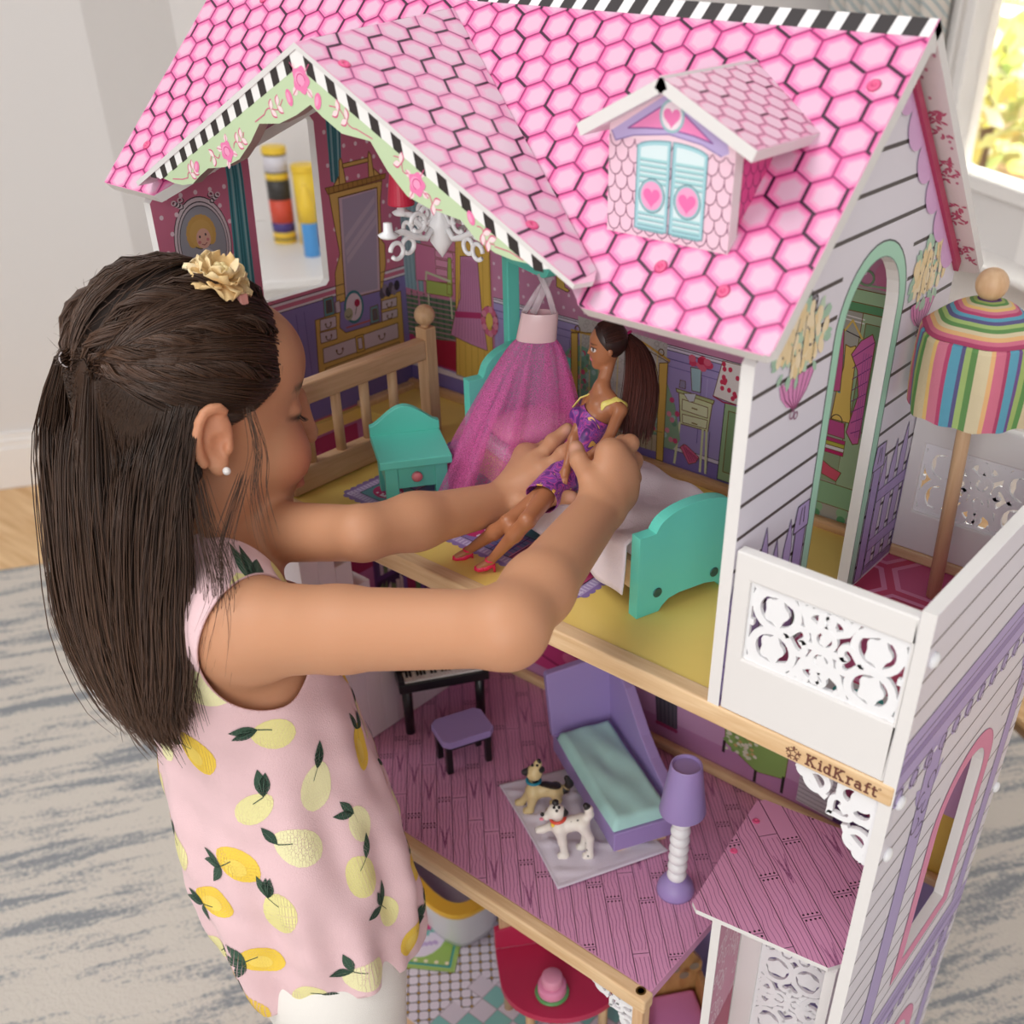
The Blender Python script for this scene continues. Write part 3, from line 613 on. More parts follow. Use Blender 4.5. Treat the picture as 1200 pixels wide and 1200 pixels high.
op([(-.14, -.2465), (-.0628, -.2465), (-.0628, -.297), (-.0655, -.3005), (-.096, -.3077), (-.1356, -.2882)], '#8fb062', 4, .0008)
for k in range(60): p.ell((rl.uniform(-.136, -.098), rl.uniform(-.296, -.25)), .0026, .0022, rl.choice(['#d9dcc2', '#c8b070', '#7fa05a', '#e3dfcc']), 6, n=7)
for x0, z0, z1 in ((-.1365, -.288, -.302), (-.0965, -.307, -.3211), (-.0645, -.298, -.3184)): p.line([(x0, z0), (x0, z1)], .0035, '#2e2726', 6)
p.poly([(-.0474, -.25), (-.0055, -.25), (-.0055, -.3213), (-.0474, -.3188)], '#cfcad0', 4)
for k in range(12): p.line([(-.047, -.255-k*.0056), (-.006, -.257-k*.0056)], .0007, '#7a7480', 5)
p.poly([(-.0055, -.25), (.05, -.25), (.05, -.322), (-.0055, -.322)], '#5a3a72', 4); p.poly([(-.0055, -.25), (.05, -.25), (.05, -.298), (-.0055, -.292)], '#98305e', 5)
for k in range(10): p.line([(-.003+k*.005, -.25), (-.003+k*.005, -.295)], .0008, '#5a1a3c', 6)
p.poly([(.05, -.25), (.12, -.25), (.12, -.331), (.05, -.331)], '#d8b454', 4); op([(.062, -.30), (.074, -.30), (.082, -.26), (.058, -.26)], '#8a9a58', 6, .0008); p.line([(.066, -.30), (.066, -.32)], .0025, '#c8788e', 6); p.line([(.071, -.30), (.071, -.32)], .0025, '#c8788e', 6)
p.build('printed_parlour', WB)
# ---- right wall with arched doorway
def archpts(c, hw, z0, zs, n=14): return [(c-hw, z0), (c+hw, z0)]+arc((c, zs), hw, 0, math.pi, n)
mb = MB(); mb.slab([(0, -.004), (YE, -.004), (YE, .232), (.1395, .372), (0, .2365)], [archpts(.1470, .0405, .0005, .2245)], (0, 0, 0), Y3, Z3, X3, .0087, 0, 1, 2)
WR = hp('wall_panel', mb, [SIDE, WHITE, mat('wallpaper_lilac', (168, 154, 205), .45)])
clp = [(0.0005, 0), (YE-.0005, 0), (YE-.0005, .245), (.139, .381), (.0005, .240)]
p = Print((0, 0, 0), Y3, Z3, X3, clp)
for k in range(17):
    z = .0145+.0226*k
    if z < .275: segs = [(0, .096), (.197, .29)]
    else: segs = [(0, .29)]
    for a, b in segs: p.poly([(a, z-.0013), (b, z-.0013), (b, z+.0013), (a, z+.0013)], '#4a4240', 1)
p.build('printed_siding', WR)
p = Print((0, 0, 0), Y3, Z3, X3)
o1, o2 = [(.1470-.0505, 0)]+[(.1470-.0505, .2245)]+arc((.1470, .2245), .0505, math.pi, 0, 18)+[(.1470+.0505, 0)], [(.1470-.0407, 0)]+[(.1470-.0407, .2245)]+arc((.1470, .2245), .0407, math.pi, 0, 18)+[(.1470+.0407, 0)]
for i in range(len(o1)-1): p.poly([o1[i], o1[i+1], o2[i+1], o2[i]], MINT, 3)
p.line(o1, .0011, '#4f5a58', 4); p.line(o2, .0006, '#6f8a80', 4)
p.build('printed_door_frame', WR)
def basket(y, z, s, k0):
    p = Print((0, 0, 0), Y3, Z3, X3, clp); rg = random.Random(k0)
    p.line([(y, z+.028*s), (y-.012*s, z+.013*s)], .0008, LINE, 6); p.line([(y, z+.028*s), (y+.011*s, z+.012*s)], .0008, LINE, 6)
    for k in range(9): p.ring((y+.0008*(k % 2), z+.030*s+k*.0048*s), .0009, .0021*s, .0006, LINE, 6, n=8)
    p.line([(y-.013*s, z+.011*s), (y+.012*s, z+.0105*s)], .0022, '#544a50', 7)
    for dx in (-.010, -.0035, .003, .0095): p.ring((y+dx*s, z+.0155*s), .0024*s, .0035*s, .0011, LINE, 8, n=12); p.ell((y+dx*s+.0008, z+.015*s), .0011, .0015, LINE, 8, n=8)
    p.poly([(y-.022*s, z-.026*s), (y-.019*s, z-.034*s), (y-.010*s, z-.042*s), (y, z-.0455*s), (y+.010*s, z-.040*s), (y+.018*s, z-.030*s), (y+.021*s, z-.024*s)], '#e090c4', 8)
    for k in range(7): t = -1+k/3; p.line([(y+t*.020*s, z-.025*s), (y+t*.013*s, z-.037*s), (y+.002*t, z-.0455*s)], .0009, '#8a3a68', 9)
    p.ring((y-.002*s, z-.049*s), .0026*s, .0026*s, .0009, '#8a4a70', 9, n=10); p.ring((y+.003*s, z-.051*s), .0022*s, .0022*s, .0009, '#8a4a70', 9, n=10)
    for k in range(120):
        g = rg.uniform(0, 6.28); rr_ = math.sqrt(rg.random()); c = (y+rr_*math.cos(g)*.031*s, z-.004*s+rr_*math.sin(g)*.0195*s)
        if k < 60: p.leaf(c, .009*s, .0028*s, rg.uniform(0, 6.28), rg.choice(['#b9d6bc', '#a8cbb2', '#c3d8c0']), 10)
        elif rr_ < .92: p.ell(c, .0032*s, .0052*s, rg.choice(['#f3dcae', '#f0d6a2', '#f6e4c0']), 11+k % 3, n=9, rot=rg.uniform(-.5, .5))
    for k in range(16):
        g = rg.uniform(0, 6.28); p.leaf((y+math.cos(g)*.027*s, z-.006*s+math.sin(g)*.0185*s), .009*s, .0022*s, g, '#a8cbb2', 11)
    for k in range(10): g = rg.uniform(0, 6.28); r2 = rg.random(); p.ell((y+r2*math.cos(g)*.026*s, z-.005*s+r2*math.sin(g)*.018*s), .0008, .0009, '#544a50', 14, n=6)
    for dx in (-.008, .0, .009): p.line([(y+dx*s, z+.01*s), (y+dx*s*1.6, z-.008*s), (y+dx*s*1.5, z-.02*s)], .0006, LINE, 14)
    p.build('printed_flower_basket', WR)
basket(.0535, .2420, 1.02, 1); basket(.2345, .2440, 1.0, 2)
p = Print((0, 0, 0), Y3, Z3, X3, [(0, 0), (.284, 0), (.284, .16), (0, .16)])
def picket(y0, y1, post):
    y = y0
    p.poly([(y0, .0), (y1, .0), (y1, .008), (y0, .008)], '#9a86b8', 5); p.line([(y0, .008), (y1, .008)], .0008, LINE, 6)
    n = 0
    while y < y1:
        h = .098+.008*((n*7) % 3); q = [(y, .006), (y+.0105, .006), (y+.0105, h-.016), (y+.0092, h-.009), (y+.00525, h+.006), (y+.0013, h-.009), (y, h-.016)]
        p.poly(q, '#b8a6d4', 5); p.line(q, .0008, '#50456a', 6, closed=True); y += .0165; n += 1
    for z in (.022, .066): p.poly([(y0, z), (y1, z), (y1, z+.010), (y0, z+.010)], '#ae9ace', 7); p.line([(y0, z), (y1, z)], .0007, '#50456a', 8); p.line([(y0, z+.01), (y1, z+.01)], .0007, '#50456a', 8)
    a, b = post; q = [(a, .0), (b, .0), (b, .098), (a, .098)]; p.poly(q, '#a896c8', 9); p.line(q, .0009, LINE, 10, closed=True)
    q = [(a-.003, .098), (b+.003, .098), (b+.003, .103), (b+.001, .118), (a-.001, .118), (a-.003, .103)]; p.poly(q, '#b4a2d0', 9); p.line(q, .0009, LINE, 10, closed=True); p.line([(a+.004, .103), (a+.005, .115)], .001, LINE, 11); p.line([(b-.004, .103), (b-.005, .115)], .001, LINE, 11)
picket(.215, .284, (.1995, .2125)); picket(.0, .078, (.080, .0935))
p.build('printed_fence', WR)
p = Print((0, 0, 0), Y3, Z3, X3, [(.139, .380), (.2845, .238), (.29, .1), (.139, .3)])
for k in range(6): t = (k+.4)/6; c = (.141+t*.139-.004, .372-t*.139*.97-.002); p.ell(c, .0165, .0135, '#dcaedb', 15, rot=-.77, n=22)
p.build('printed_scallops', WR)
# interior side of the right wall keeps the lilac paper
# ---- outer terrace wall
XO = .1276
w1 = archpts(.1745, .0440, -.288, -.137); w2 = archpts(.1745, .0440, -.66, -.4825)
mb = MB(); mb.slab([(0, GZ+.01), (.302, GZ+.01), (.302, .127), (0, .127)], [w1, w2], (XO, 0, 0), Y3, Z3, X3, .0088, 0, 1, 2)
WO = hp('wall_panel', mb, [SIDE, WHITE, mat('terrace_inner', (226, 220, 230), .45)])
p = Print((XO, 0, 0), Y3, Z3, X3, [(0.0004, GZ+.012), (.3016, GZ+.012), (.3016, .1268), (.0004, .1268)])
for k in range(36):
    z = .1052-.0246*k
    if -.004 < z < .03: continue
    segs = [(0, .31)]
    if -.306 < z < -.074: segs = [(0, .113), (.236, .31)]
    if -.68 < z < -.42: segs = [(0, .113), (.236, .31)]
    for a, b in segs: p.poly([(a, z-.0009), (b, z-.0009), (b, z+.0009), (a, z+.0009)], '#6a6064', 1)
p.build('printed_siding', WO)
p = Print((XO, 0, 0), Y3, Z3, X3, [(0.0004, GZ+.012), (.3016, GZ+.012), (.3016, .1268), (.0004, .1268)])
for zt in (.0352, -.334):
    p.poly([(0, zt-.040), (.31, zt-.040), (.31, zt), (0, zt)], '#b5a5d4', 3)
    for d in (0, .012, .019, .026, .040): p.line([(0, zt-d), (.31, zt-d)], .0011, '#5c5070', 4)
    p.poly([(0, zt-.019), (.31, zt-.019), (.31, zt-.026), (0, zt-.026)], '#9785bb', 4)
    for k in range(14):
        c = (.008+k*.023, zt-.048); p.ell(c, .0075, .0085, '#b5a5d4', 3, n=12); p.ring(c, .0055, .0060, .0012, '#5c5070', 5, n=14, a0=-.6, a1=4.4); p.ring((c[0]+.004, c[1]-.006), .0032, .0034, .0010, '#5c5070', 5, n=10); p.ell((c[0]+.010, c[1]+.002), .0035, .0022, '#e6e2ec', 5, n=8)
for a, b in ((.055, .0815), (.262, .284)):
    for z0, z1 in ((-.334, -.004), (GZ+.02, -.374)):
        p.poly([(a, z0), (b, z0), (b, z1), (a, z1)], '#b0a0d0', 4); p.line([(a, z0), (a, z1)], .001, '#5c5070', 5); p.line([(b, z0), (b, z1)], .001, '#5c5070', 5)
        zt = z1-.04
        for k in range(5): p.ring(((a+b)/2+(-1)**k*.006, zt-.012*k), .006, .0065, .0014, '#5c5070', 6, n=12, a0=k, a1=k+4.4)
        for s in (-1, 1): p.leaf(((a+b)/2, zt-.02), .036, .006, .9*s-math.pi/2+1.57*(1 if s > 0 else -1), '#b0a0d0', 4)
p.build('printed_trim', WO)
p = Print((XO, 0, 0), Y3, Z3, X3)
for (z0, zs) in ((-.288, -.137), (-.66, -.4825)):
    a = [(.1745-.0605, z0-.018), (.1745-.0605, zs)]+arc((.1745, zs), .0605, math.pi, 0, 18)+[(.1745+.0605, z0-.018), (.1745-.0605, z0-.018)]
    b = [(.1745-.0440, z0), (.1745-.0440, zs)]+arc((.1745, zs), .0440, math.pi, 0, 18)+[(.1745+.0440, z0), (.1745-.0440, z0)]
    for i in range(len(a)-1): p.poly([a[i], a[i+1], b[i+1], b[i]], '#e08ab0', 6)
    p.line(a, .0008, '#b86a92', 7)
p.build('printed_window_frame', WO)
mb = MB()
for y, z in ((.010, .092), (.012, -.020), (.012, -.066), (.300, -.215)): mb.ball((XO+.001, y, z), .0052, 14, sc=(.6, 1, 1))
hp('screw_cap', mb, mat('white_plastic', (238, 238, 240), .25), smooth=True)
# ---- floors and beams
mb = MB(); hole = [(XL+.006, .016), (-.468, .016), (-.468, .192), (XL+.006, .192)]
mb.slab([(XL, .002), (-.0087, .002), (-.0087, YB), (XL, YB)], [hole], (0, 0, -.002), X3, Y3, Z3, .012, 0, 0)
F2 = hp('floor_panel', mb, mat('yellow_floor', (236, 206, 112), .38, vary=.04, vscale=12))
mb = MB().box((0, .0, -.014), (.1188, YB, -.003)); F2b = hp('floor_panel', mb, mat('crimson_floor', (196, 62, 100), .4))
p = Print((0, 0, -.003), X3, Y3, Z3, [(0, 0), (.1188, 0), (.1188, YB), (0, YB)])
def hexa(c, r, col, L, rot=0): p.poly([(c[0]+r*math.cos(rot+math.pi/3*k), c[1]+r*math.sin(rot+math.pi/3*k)) for k in range(6)], col, L)
for i in range(5):
    for j in range(7):
        c = (i*.056-.01, j*.0645+.02+(i % 2)*.032); hexa(c, .0335, '#d884a6', 1); hexa(c, .0285, '#c4547e', 2); 
        if (i+j) % 3 == 0: hexa(c, .0285, '#b83a5c', 3)
p.poly([(.035, 0), (.12, 0), (.12, .085), (.035, .085)], '#cfc6c2', 4)
rl = random.Random(4)
for k in range(120): g = rl.uniform(0, 6.28); p.leaf((rl.uniform(.035, .118), rl.uniform(.002, .083)), .011, .0024, g, '#3f9a92', 5)
p.build('printed_floor', F2b)
hp('beam', MB().box((XL-.009, -.001, -.0165), (XO-.0005, .0138, 0)), PINE, bevel=.0022, seg=3)
hp('beam', MB().box((XL-.009, -.0125, -.3495), (-.0326, .0015, -.333)), PINE, bevel=.0022, seg=3)
mbx = MB().box((XL, YB-.0095, -.003), (-.0087, YB, .0065)); hp('beam', mbx, wood('pine_wood_dark', (214, 172, 126), (194, 150, 106), (2, 26, 26), 7), bevel=.003)
hp('beam', MB().box((0.0, YB-.0105, -.003), (.1188, YB, .0075)), PINE, bevel=.002)
hp('beam', MB().box((XL, YB-.0105, -.333), (.1188, YB, -.322)), PINE, bevel=.003)
hp('beam', MB().box((XL, .1925, -.003), (-.560, .27, .004)), PINE, bevel=.002)
hp('beam', MB().box((XL-.009, -.0125, GZ+.002), (XO, .004, -.668)), PINE, bevel=.0022)
# screw on the middle beam's end
mb = MB(); mb.lathe([(.0046, 0), (.0046, .0003), (.0030, .0003), (.0030, -.0006)], (-.0425, -.004, -.333), 18); hp('screw', mb, mat('brass', (150, 130, 80), .35, metal=1))
hp('post', MB().box((-.0455, -.0115, -.668), (-.0345, .0005, -.3495)), PINEY, bevel=.001)
# middle floor: pink board with diagonal planks; open on the right for the lift
mb = MB(); mb.slab([(XL, .001), (-.035, .001), (-.035, YB), (XL, YB)], [], (0, 0, -.3335), X3, Y3, Z3, .011)
PINKF = mat('pink_floor', (216, 154, 190), .4)
F1 = hp('floor_panel', mb, PINKF)
def planks(p, x0, x1, y0, y1, pitch, rot, phase=0, seed=1, L0=1):
    rg = random.Random(seed); d = Vector((math.cos(rot), math.sin(rot))); q = Vector((-d.y, d.x)); c = Vector(((x0+x1)/2, (y0+y1)/2)); R = math.hypot(x1-x0, y1-y0)/2
    k0 = int(-R/pitch)-1
    for k in range(k0, -k0+1):
        b = c+q*((k+phase)*pitch); p.line([b-d*R, b+d*R], .0007, '#3b2436', L0+2)
        pos = -R+rg.uniform(0, .07)
        while pos < R:
            L = rg.uniform(.075, .12)
            e = b+d*pos; p.line([e, e+q*pitch], .0006, '#4b3046', L0+2)
            dots = rg.random() < .72
            for i in range(4):
                for j in (-1, 1):
                    if dots: p.ell(e+q*(pitch*(.16+.226*i))+d*(j*.0028), .00110, .00110, '#2b1626', L0+3, n=6)
            # wood grain lines
            kind = rg.random()
            for g in range(4):
                off = pitch*(.14+.235*g); pts = []
                for s in range(13):
                    t = pos+.004+(L-.008)*s/12
                    if kind < .45: w_ = .0007*math.sin(s*1.3+g*.6+k)+.0004*math.sin(s*2.3+g)
                    else: u_ = (off/pitch-.5)*2; w_ = u_*.0012*math.cos(s*.9+k)
                    pts.append(b+d*t+q*(off+w_))
                p.line(pts, .00042, '#8a4c78', L0+1)
            if kind > .6:
                cc = b+d*(pos+L*.5)+q*(pitch*.5)
                for m_ in range(3): 
                    ww = .0015+.0016*m_; p.line([cc+d*(-.012-.005*m_)-q*ww, cc+d*(.002+.004*m_), cc+d*(-.012-.005*m_)+q*ww], .00042, '#8a4c78', L0+1)
            pos += L
p = Print((0, 0, -.3335), X3, Y3, Z3, [(XL, .0018), (-.0355, .0018), (-.0355, YB), (XL, YB)])
planks(p, XL, -.035, 0, YB, .01565, -math.pi/4, .31)
p.build('printed_planks', F1)
# ground floor board
F0 = hp('floor_panel', MB().box((XL, .002, -.678), (.1188, YB, -.667)), mat('tile_floor', (228, 220, 226), .35))
p = Print((0, 0, -.667), X3, Y3, Z3, [(XL, .003), (.1188, .003), (.1188, YB), (XL, YB)])
for i in range(-30, 50):
    for j in range(-8, 40):
        u_, v_ = i*.01285, j*.01285; cx, cy = -.5724+(u_-v_)*.7071+.25, (u_+v_)*.7071-.02
        if not (XL-.01 < cx < -.31 and -.01 < cy < YB+.01): continue
        if cx > -.315: continue
        a = .0058; q = []
        for (sx, sy) in ((-1, -.62), (-.62, -1), (.62, -1), (1, -.62), (1, .62), (.62, 1), (-.62, 1), (-1, .62)):
            x, y = sx*a, sy*a; q.append((cx+(x-y)*.7071, cy+(x+y)*.7071))
        p.poly(q, '#e9e2ea', 2)
        p.ell((cx, cy+.00908), .0016, .0016, '#c9a040', 3, n=8)
p.poly([(XL, 0), (-.315, 0), (-.315, YB), (XL, YB)], '#2e2a2c', 1)
for i in range(20):
    for j in range(14):
        x, y = -.3461-.024+i*.0248, .003+.0005+j*.0248; col = '#8cc8bf' if (i+j) % 2 else '#ded6de'
        if i < (1 if j < 2 else (2 if (i+j) % 2 else 1)): continue
        p.poly([(x, y), (x+.0248, y), (x+.0248, y+.0248), (x, y+.0248)], col, 4)
        p.line([(x, y), (x+.0248, y)], .0009, '#a89aa0', 5); p.line([(x, y), (x, y+.0248)], .0009, '#a89aa0', 5)
p.build('printed_tiles', F0)
p = Print((0, 0, -.6655), X3, Y3, Z3); mo = Vector((-.3719, .0831)); d1 = Vector((-.0376, .0565)).normalized(); d2 = Vector((-.0662, -.041)).normalized()
def mq(a0, a1, b0, b1): return [mo+d1*a0+d2*b0, mo+d1*a1+d2*b0, mo+d1*a1+d2*b1, mo+d1*a0+d2*b1]
p.poly(mq(0, .125, 0, .105), '#a3c46a', 6); p.poly(mq(.006, .119, .006, .099), '#4fb0a8', 7); p.poly(mq(.0075, .1175, .0075, .0975), '#2f8a88', 8); p.poly(mq(.009, .116, .009, .096), '#9cc062', 9)
cc = mo+d1*.0625+d2*.0525; an = math.atan2(d1.y, d1.x)
p.ell(cc, .046, .034, '#e4dcea', 10, rot=an)
for k in range(12): g = k*.5236; p.leaf(cc+d1*.006, .020, .005, g, '#79bcb4', 11)
for k in range(10): g = k*.628; p.leaf(cc+d1*.006, .013, .0035, g, '#d8508e', 12)
p.ell(cc+d1*.006, .004, .004, '#e8c050', 13)
for k in range(7): g = k*.9; p.ell(cc-d1*.026+d2*.006+Vector((math.cos(g), math.sin(g)))*.0045, .0032, .0032, '#e05a6a', 12, n=8)
for k in range(7): p.ell(cc-d1*(.02+.002*k)+d2*(-.020+.006*k), .0042, .003, '#c0a8d4', 11, n=9)
for k in range(7): p.ell(mo+d1*.0055*0+d1*.0125+d2*(.012+.0135*k), .0028, .0028, '#efe4c2', 11, n=9)
p.build('printed_bath_mat', F0)
# stairs between the storeys
mb = MB(); n = 9
for k in range(n):
    y0 = .0165+k*.0205; z1 = -.035-k*.0325; mb.box((XL+.001, y0, -.3325), (-.4685, y0+.0205, z1))
hp('staircase', mb, mat('stair_white', (236, 226, 232), .4), bevel=.0008)
p = Print((XL+.0003, 0, 0), Y3, Z3, X3); p.poly([(.03, -.02), (.19, -.02), (.19, -.2), (.03, -.2)], '#b03460', 1)
for k in range(40): p.ell((rl.uniform(.04, .185), rl.uniform(-.18, -.03)), .004, .003, '#c05078', 2, n=8)
p.build('printed_panel', WL)
# yellow floor rug print
p = Print((0, 0, -.002), X3, Y3, Z3, [(-.46, .0145), (-.01, .0145), (-.01, YB), (-.46, YB)])
x0, x1, y0, y1 = -.428, -.157, .050, .2450
p.poly([(x0, y0), (x1, y0), (x1, y1), (x0, y1)], '#b3a0cf', 3)
for k in range(36):
    t = (k+.5)/36
    for c in ((x0+(x1-x0)*t, y0-.0005), (x0+(x1-x0)*t, y1+.0005)): p.ell(c, .0045, .0048, '#8f78b4', 2, n=12)
for k in range(26):
    t = (k+.5)/26
    for c in ((x0-.0005, y0+(y1-y0)*t), (x1+.0005, y0+(y1-y0)*t)): p.ell(c, .0048, .0045, '#8f78b4', 2, n=12)
for k in range(70): 
    t = k/70; x = x0+(x1-x0)*t
    for yy in (y0, y1-.008): p.poly([(x, yy+.001), (x+.0018, yy+.001), (x+.0016, yy+.007), (x+.0003, yy+.007)], '#d6cbe6', 4)
for k in range(50):
    t = k/50; y = y0+(y1-y0)*t
    for xx in (x0, x1-.008): p.poly([(xx+.001, y), (xx+.007, y+.0002), (xx+.007, y+.0014), (xx+.001, y+.0018)], '#d6cbe6', 4)
gx = [x0+.009+(x1-x0-.018)*k/7 for k in range(8)]; gy = [y0+.009+(y1-y0-.018)*k/5 for k in range(6)]
pc = ['#5f9aa6', '#a54a86', '#8a7ab4', '#5d8a5c', '#c04a7c', '#7a86b8', '#8f5a9c']
for i in range(7):
    for j in range(5):
        q = [(gx[i], gy[j]), (gx[i+1], gy[j]), (gx[i+1], gy[j+1]), (gx[i], gy[j+1])]; col = pc[(i*3+j*2) % 7]; p.poly(q, col, 5); p.line(q, .0007, '#2d2a30', 8, closed=True)
        c = ((gx[i]+gx[i+1])/2, (gy[j]+gy[j+1])/2)
        if (i+j) % 3 == 0:
            p.ell(c, .015, .013, '#c0346e', 6)
            for k in range(9): p.ell((c[0]+rl.uniform(-.01, .01), c[1]+rl.uniform(-.009, .009)), .0014, .0014, '#ecdfe8', 7, n=7)
        elif (i+j) % 3 == 1:
            for k in range(6): p.line([(gx[i], gy[j]+.006*k), (gx[i+1], gy[j]+.006*k)], .0012, '#c86aa0' if k % 2 else '#4a5a9c', 6); p.line([(gx[i]+.007*k, gy[j]), (gx[i]+.007*k, gy[j+1])], .0014, '#d890b8' if k % 2 else '#5a4a8c', 7)
p.build('printed_rug', F2)
# ================================================================ dollhouse: terrace, roof, gable, dormer, railings
RK = [0]
def ribbon(mb, pts, w, O, U, V, N, th, closed=False, mi=0):
    O, U, V, N = Vector(O), Vector(U), Vector(V), Vector(N); RK[0] = (RK[0]+1) % 61; O = O+N*(RK[0]*.000012); P = [Vector((p[0], p[1])) for p in pts]; m = len(P); vs = []
    for i in range(m):
        t = (P[(i+1) % m]-P[i-1]) if closed else (P[min(i+1, m-1)]-P[max(i-1, 0)])
        t = t.normalized() if t.length > 1e-9 else Vector((1, 0)); q = Vector((-t.y, t.x))*(w/2)
        for s, d in ((1, 0), (-1, 0), (-1, th), (1, th)): c = P[i]+q*s; vs.append(O+U*c.x+V*c.y-N*d)
    fs = []
    for i in range(m if closed else m-1):
        j = (i+1) % m
        for k in range(4): fs.append((i*4+k, i*4+(k+1) % 4, j*4+(k+1) % 4, j*4+k))
    if not closed: fs += [(3, 2, 1, 0), tuple((m-1)*4+k for k in range(4))]
    mb.add(vs, fs, mi)
def disc(mb, pts, O, U, V, N, th):
    RK[0] = (RK[0]+1) % 61; mb.slab(pts, [], Vector(O)+Vector(N)*(RK[0]*.000012), U, V, N, th)
def heartpts(c, r, rot=0, n=26):
    ps = []; cs, sn = math.cos(rot), math.sin(rot)
    for k in range(n):
        g = 2*math.pi*k/n; x = 16*math.sin(g)**3/16; y = (13*math.cos(g)-5*math.cos(2*g)-2*math.cos(3*g)-math.cos(4*g))/16
        ps.append((c[0]+r*(x*cs-y*sn), c[1]+r*(x*sn+y*cs)))
    return ps
PLAS = mat('white_plastic', (238, 238, 240), .25)
def filigree(name, O, U, V, N, w, h, th, parent, cells=2):
    """cut-out scroll panel: rings with lobed blossoms, hearts between them, leaves in the corners"""
    mb = MB(); a = (O, U, V, N, th)
    sx = w/(cells*1.0)
    def P(x, y): return (x*sx, y*h)
    def rib(pts, wd, closed=False): ribbon(mb, [P(*p) for p in pts], wd*h, *a, closed=closed)
    def circ(cx, cy, rx, ry, wd, a0=0, a1=6.2832, n=22): rib([(cx+rx*math.cos(a0+(a1-a0)*k/n), cy+ry*math.sin(a0+(a1-a0)*k/n)) for k in range(n+(0 if a1-a0 > 6.2 else 1))], wd, a1-a0 > 6.2)
    def blob(cx, cy, r): disc(mb, [P(cx+r*.95*math.cos(g)*(1+.13*math.cos(5*g)), cy+r*1.05*math.sin(g)*(1+.13*math.cos(5*g))) for g in [k*.2244 for k in range(28)]], *a)
    X = cells
    rib([(0, .02), (X, .02)], .07); rib([(0, .98), (X, .98)], .07); rib([(.02, 0), (.02, 1)], .06); rib([(X-.02, 0), (X-.02, 1)], .06)
    for c in range(cells):
        m = 1 if c % 2 == 0 else -1; x = c+.5
        def f(dx): return x+m*dx
        for s in (1, -1):
            cy = .5+s*.235
            circ(f(-.12), cy, .27, .225, .085, (-2.6 if m > 0 else -.5) if 0 else 0, 6.2832); blob(f(-.13), cy-s*.01, .155)
            rib([(f(-.48), .5+s*.48), (f(-.30), .5+s*.40), (f(-.10), .5+s*.43), (f(.14), .5+s*.34)], .07)
            rib([(f(-.46), .5+s*.20), (f(-.38), .5+s*.44), (f(-.2), .5+s*.49)], .055)
            rib([(f(.14), .5+s*.48), (f(.24), .5+s*.30), (f(.44), .5+s*.20)], .075)
            circ(f(.40), .5+s*.29, .15, .13, .07, 0, 4.6); blob(f(.43), .5+s*.28, .055)
            rib([(f(.02), .5+s*.49), (f(.10), .5+s*.36), (f(.26), .5+s*.42), (f(.30), .5+s*.49)], .055)
        hp_ = [P(*q) for q in heartpts((f(.17), .5), .155, -math.pi/2*m)]; ribbon(mb, hp_, .075*h, *a, closed=True)
        rib([(f(-.5), .5), (f(-.40), .5)], .07); blob(f(-.05), .5, .05); rib([(f(.30), .5), (f(.5), .5)], .08)
    for c in range(1, cells):
        for s in (1, -1): ribbon(mb, [P(*q) for q in heartpts((c, .5+s*.345), .085, 0 if s > 0 else math.pi)], .05*h, *a, closed=True); circ(c, .5+s*.13, .13, .11, .06, 0, 6.2832); blob(c, .5+s*.12, .06)
    return mb.build(name, PLAS, parent)
def rail_panel(O, U, V, N, w, h, hole, th=.009):
    mb = MB(); mb.slab([(0, 0), (w, 0), (w, h), (0, h)], [hole], O, U, V, N, th)
    o = hp('railing_panel', mb, WHITE, bevel=.0012)
    x0, y0 = hole[0]; x1, y1 = hole[2]
    filigree('filigree', Vector(O)+Vector(U)*(x0-.001)+Vector(V)*(y0-.001)-Vector(N)*.0025, U, V, N, x1-x0+.002, y1-y0+.002, .003, o)
    return o
rail_panel((.0015, -.0006, .0004), X3, Z3, (0, -1, 0), .1172, .1212, [(.0115, .0445), (.1160, .0445), (.1160, .1030), (.0115, .1030)])
rail_panel((.0005, YB-.0105, .0078), X3, Z3, (0, -1, 0), .1180, .1190, [(.0115, .0345), (.1085, .0345), (.1085, .0930), (.0115, .0930)])
# brackets under the beams
def bracket(O, sx, s):
    mb = MB(); U = Vector((sx, 0, 0)); V = Vector((0, 0, -1)); N = Vector((0, -1, 0)); a = (O, U, V, N, .0035)
    def R(pts, w_, cl=False): ribbon(mb, [(x*s, y*s) for x, y in pts], w_*s, *a, closed=cl)
    def cir(cx, cy, r, w_, a0=0, a1=6.2832): n = 20; R([(cx+r*math.cos(a0+(a1-a0)*k/n), cy+r*math.sin(a0+(a1-a0)*k/n)) for k in range(n+(0 if a1-a0 > 6.2 else 1))], w_, a1-a0 > 6.2)
    R([(.02, 0), (.02, 1.0)], .06); R([(0, .02), (1.0, .02)], .06)
    R([(q[0], q[1]) for q in heartpts((.42, .40), .15, math.pi*.75)], .07, True)
    R([(.98, .05), (.80, .13), (.70, .27), (.58, .33)], .08); cir(.72, .16, .13, .075); cir(.88, .09, .07, .06)
    R([(.05, .98), (.13, .80), (.27, .70), (.33, .58)], .08); cir(.16, .72, .13, .075); cir(.09, .88, .07, .06)
    cir(.17, .30, .14, .08); cir(.32, .15, .13, .08); R([(.05, .05), (.22, .22), (.4, .4)], .12); cir(.18, .16, .09, .10); R([(.05, .45), (.2, .42)], .07); R([(.45, .05), (.45, .2)], .07)
    return hp('bracket', mb, PLAS)
bracket((.1188, .004, -.0165), -1, .060)
bracket((-.0458, -.006, -.3495), -1, .050)
bracket((XL+.001, -.006, -.3495), 1, .050)
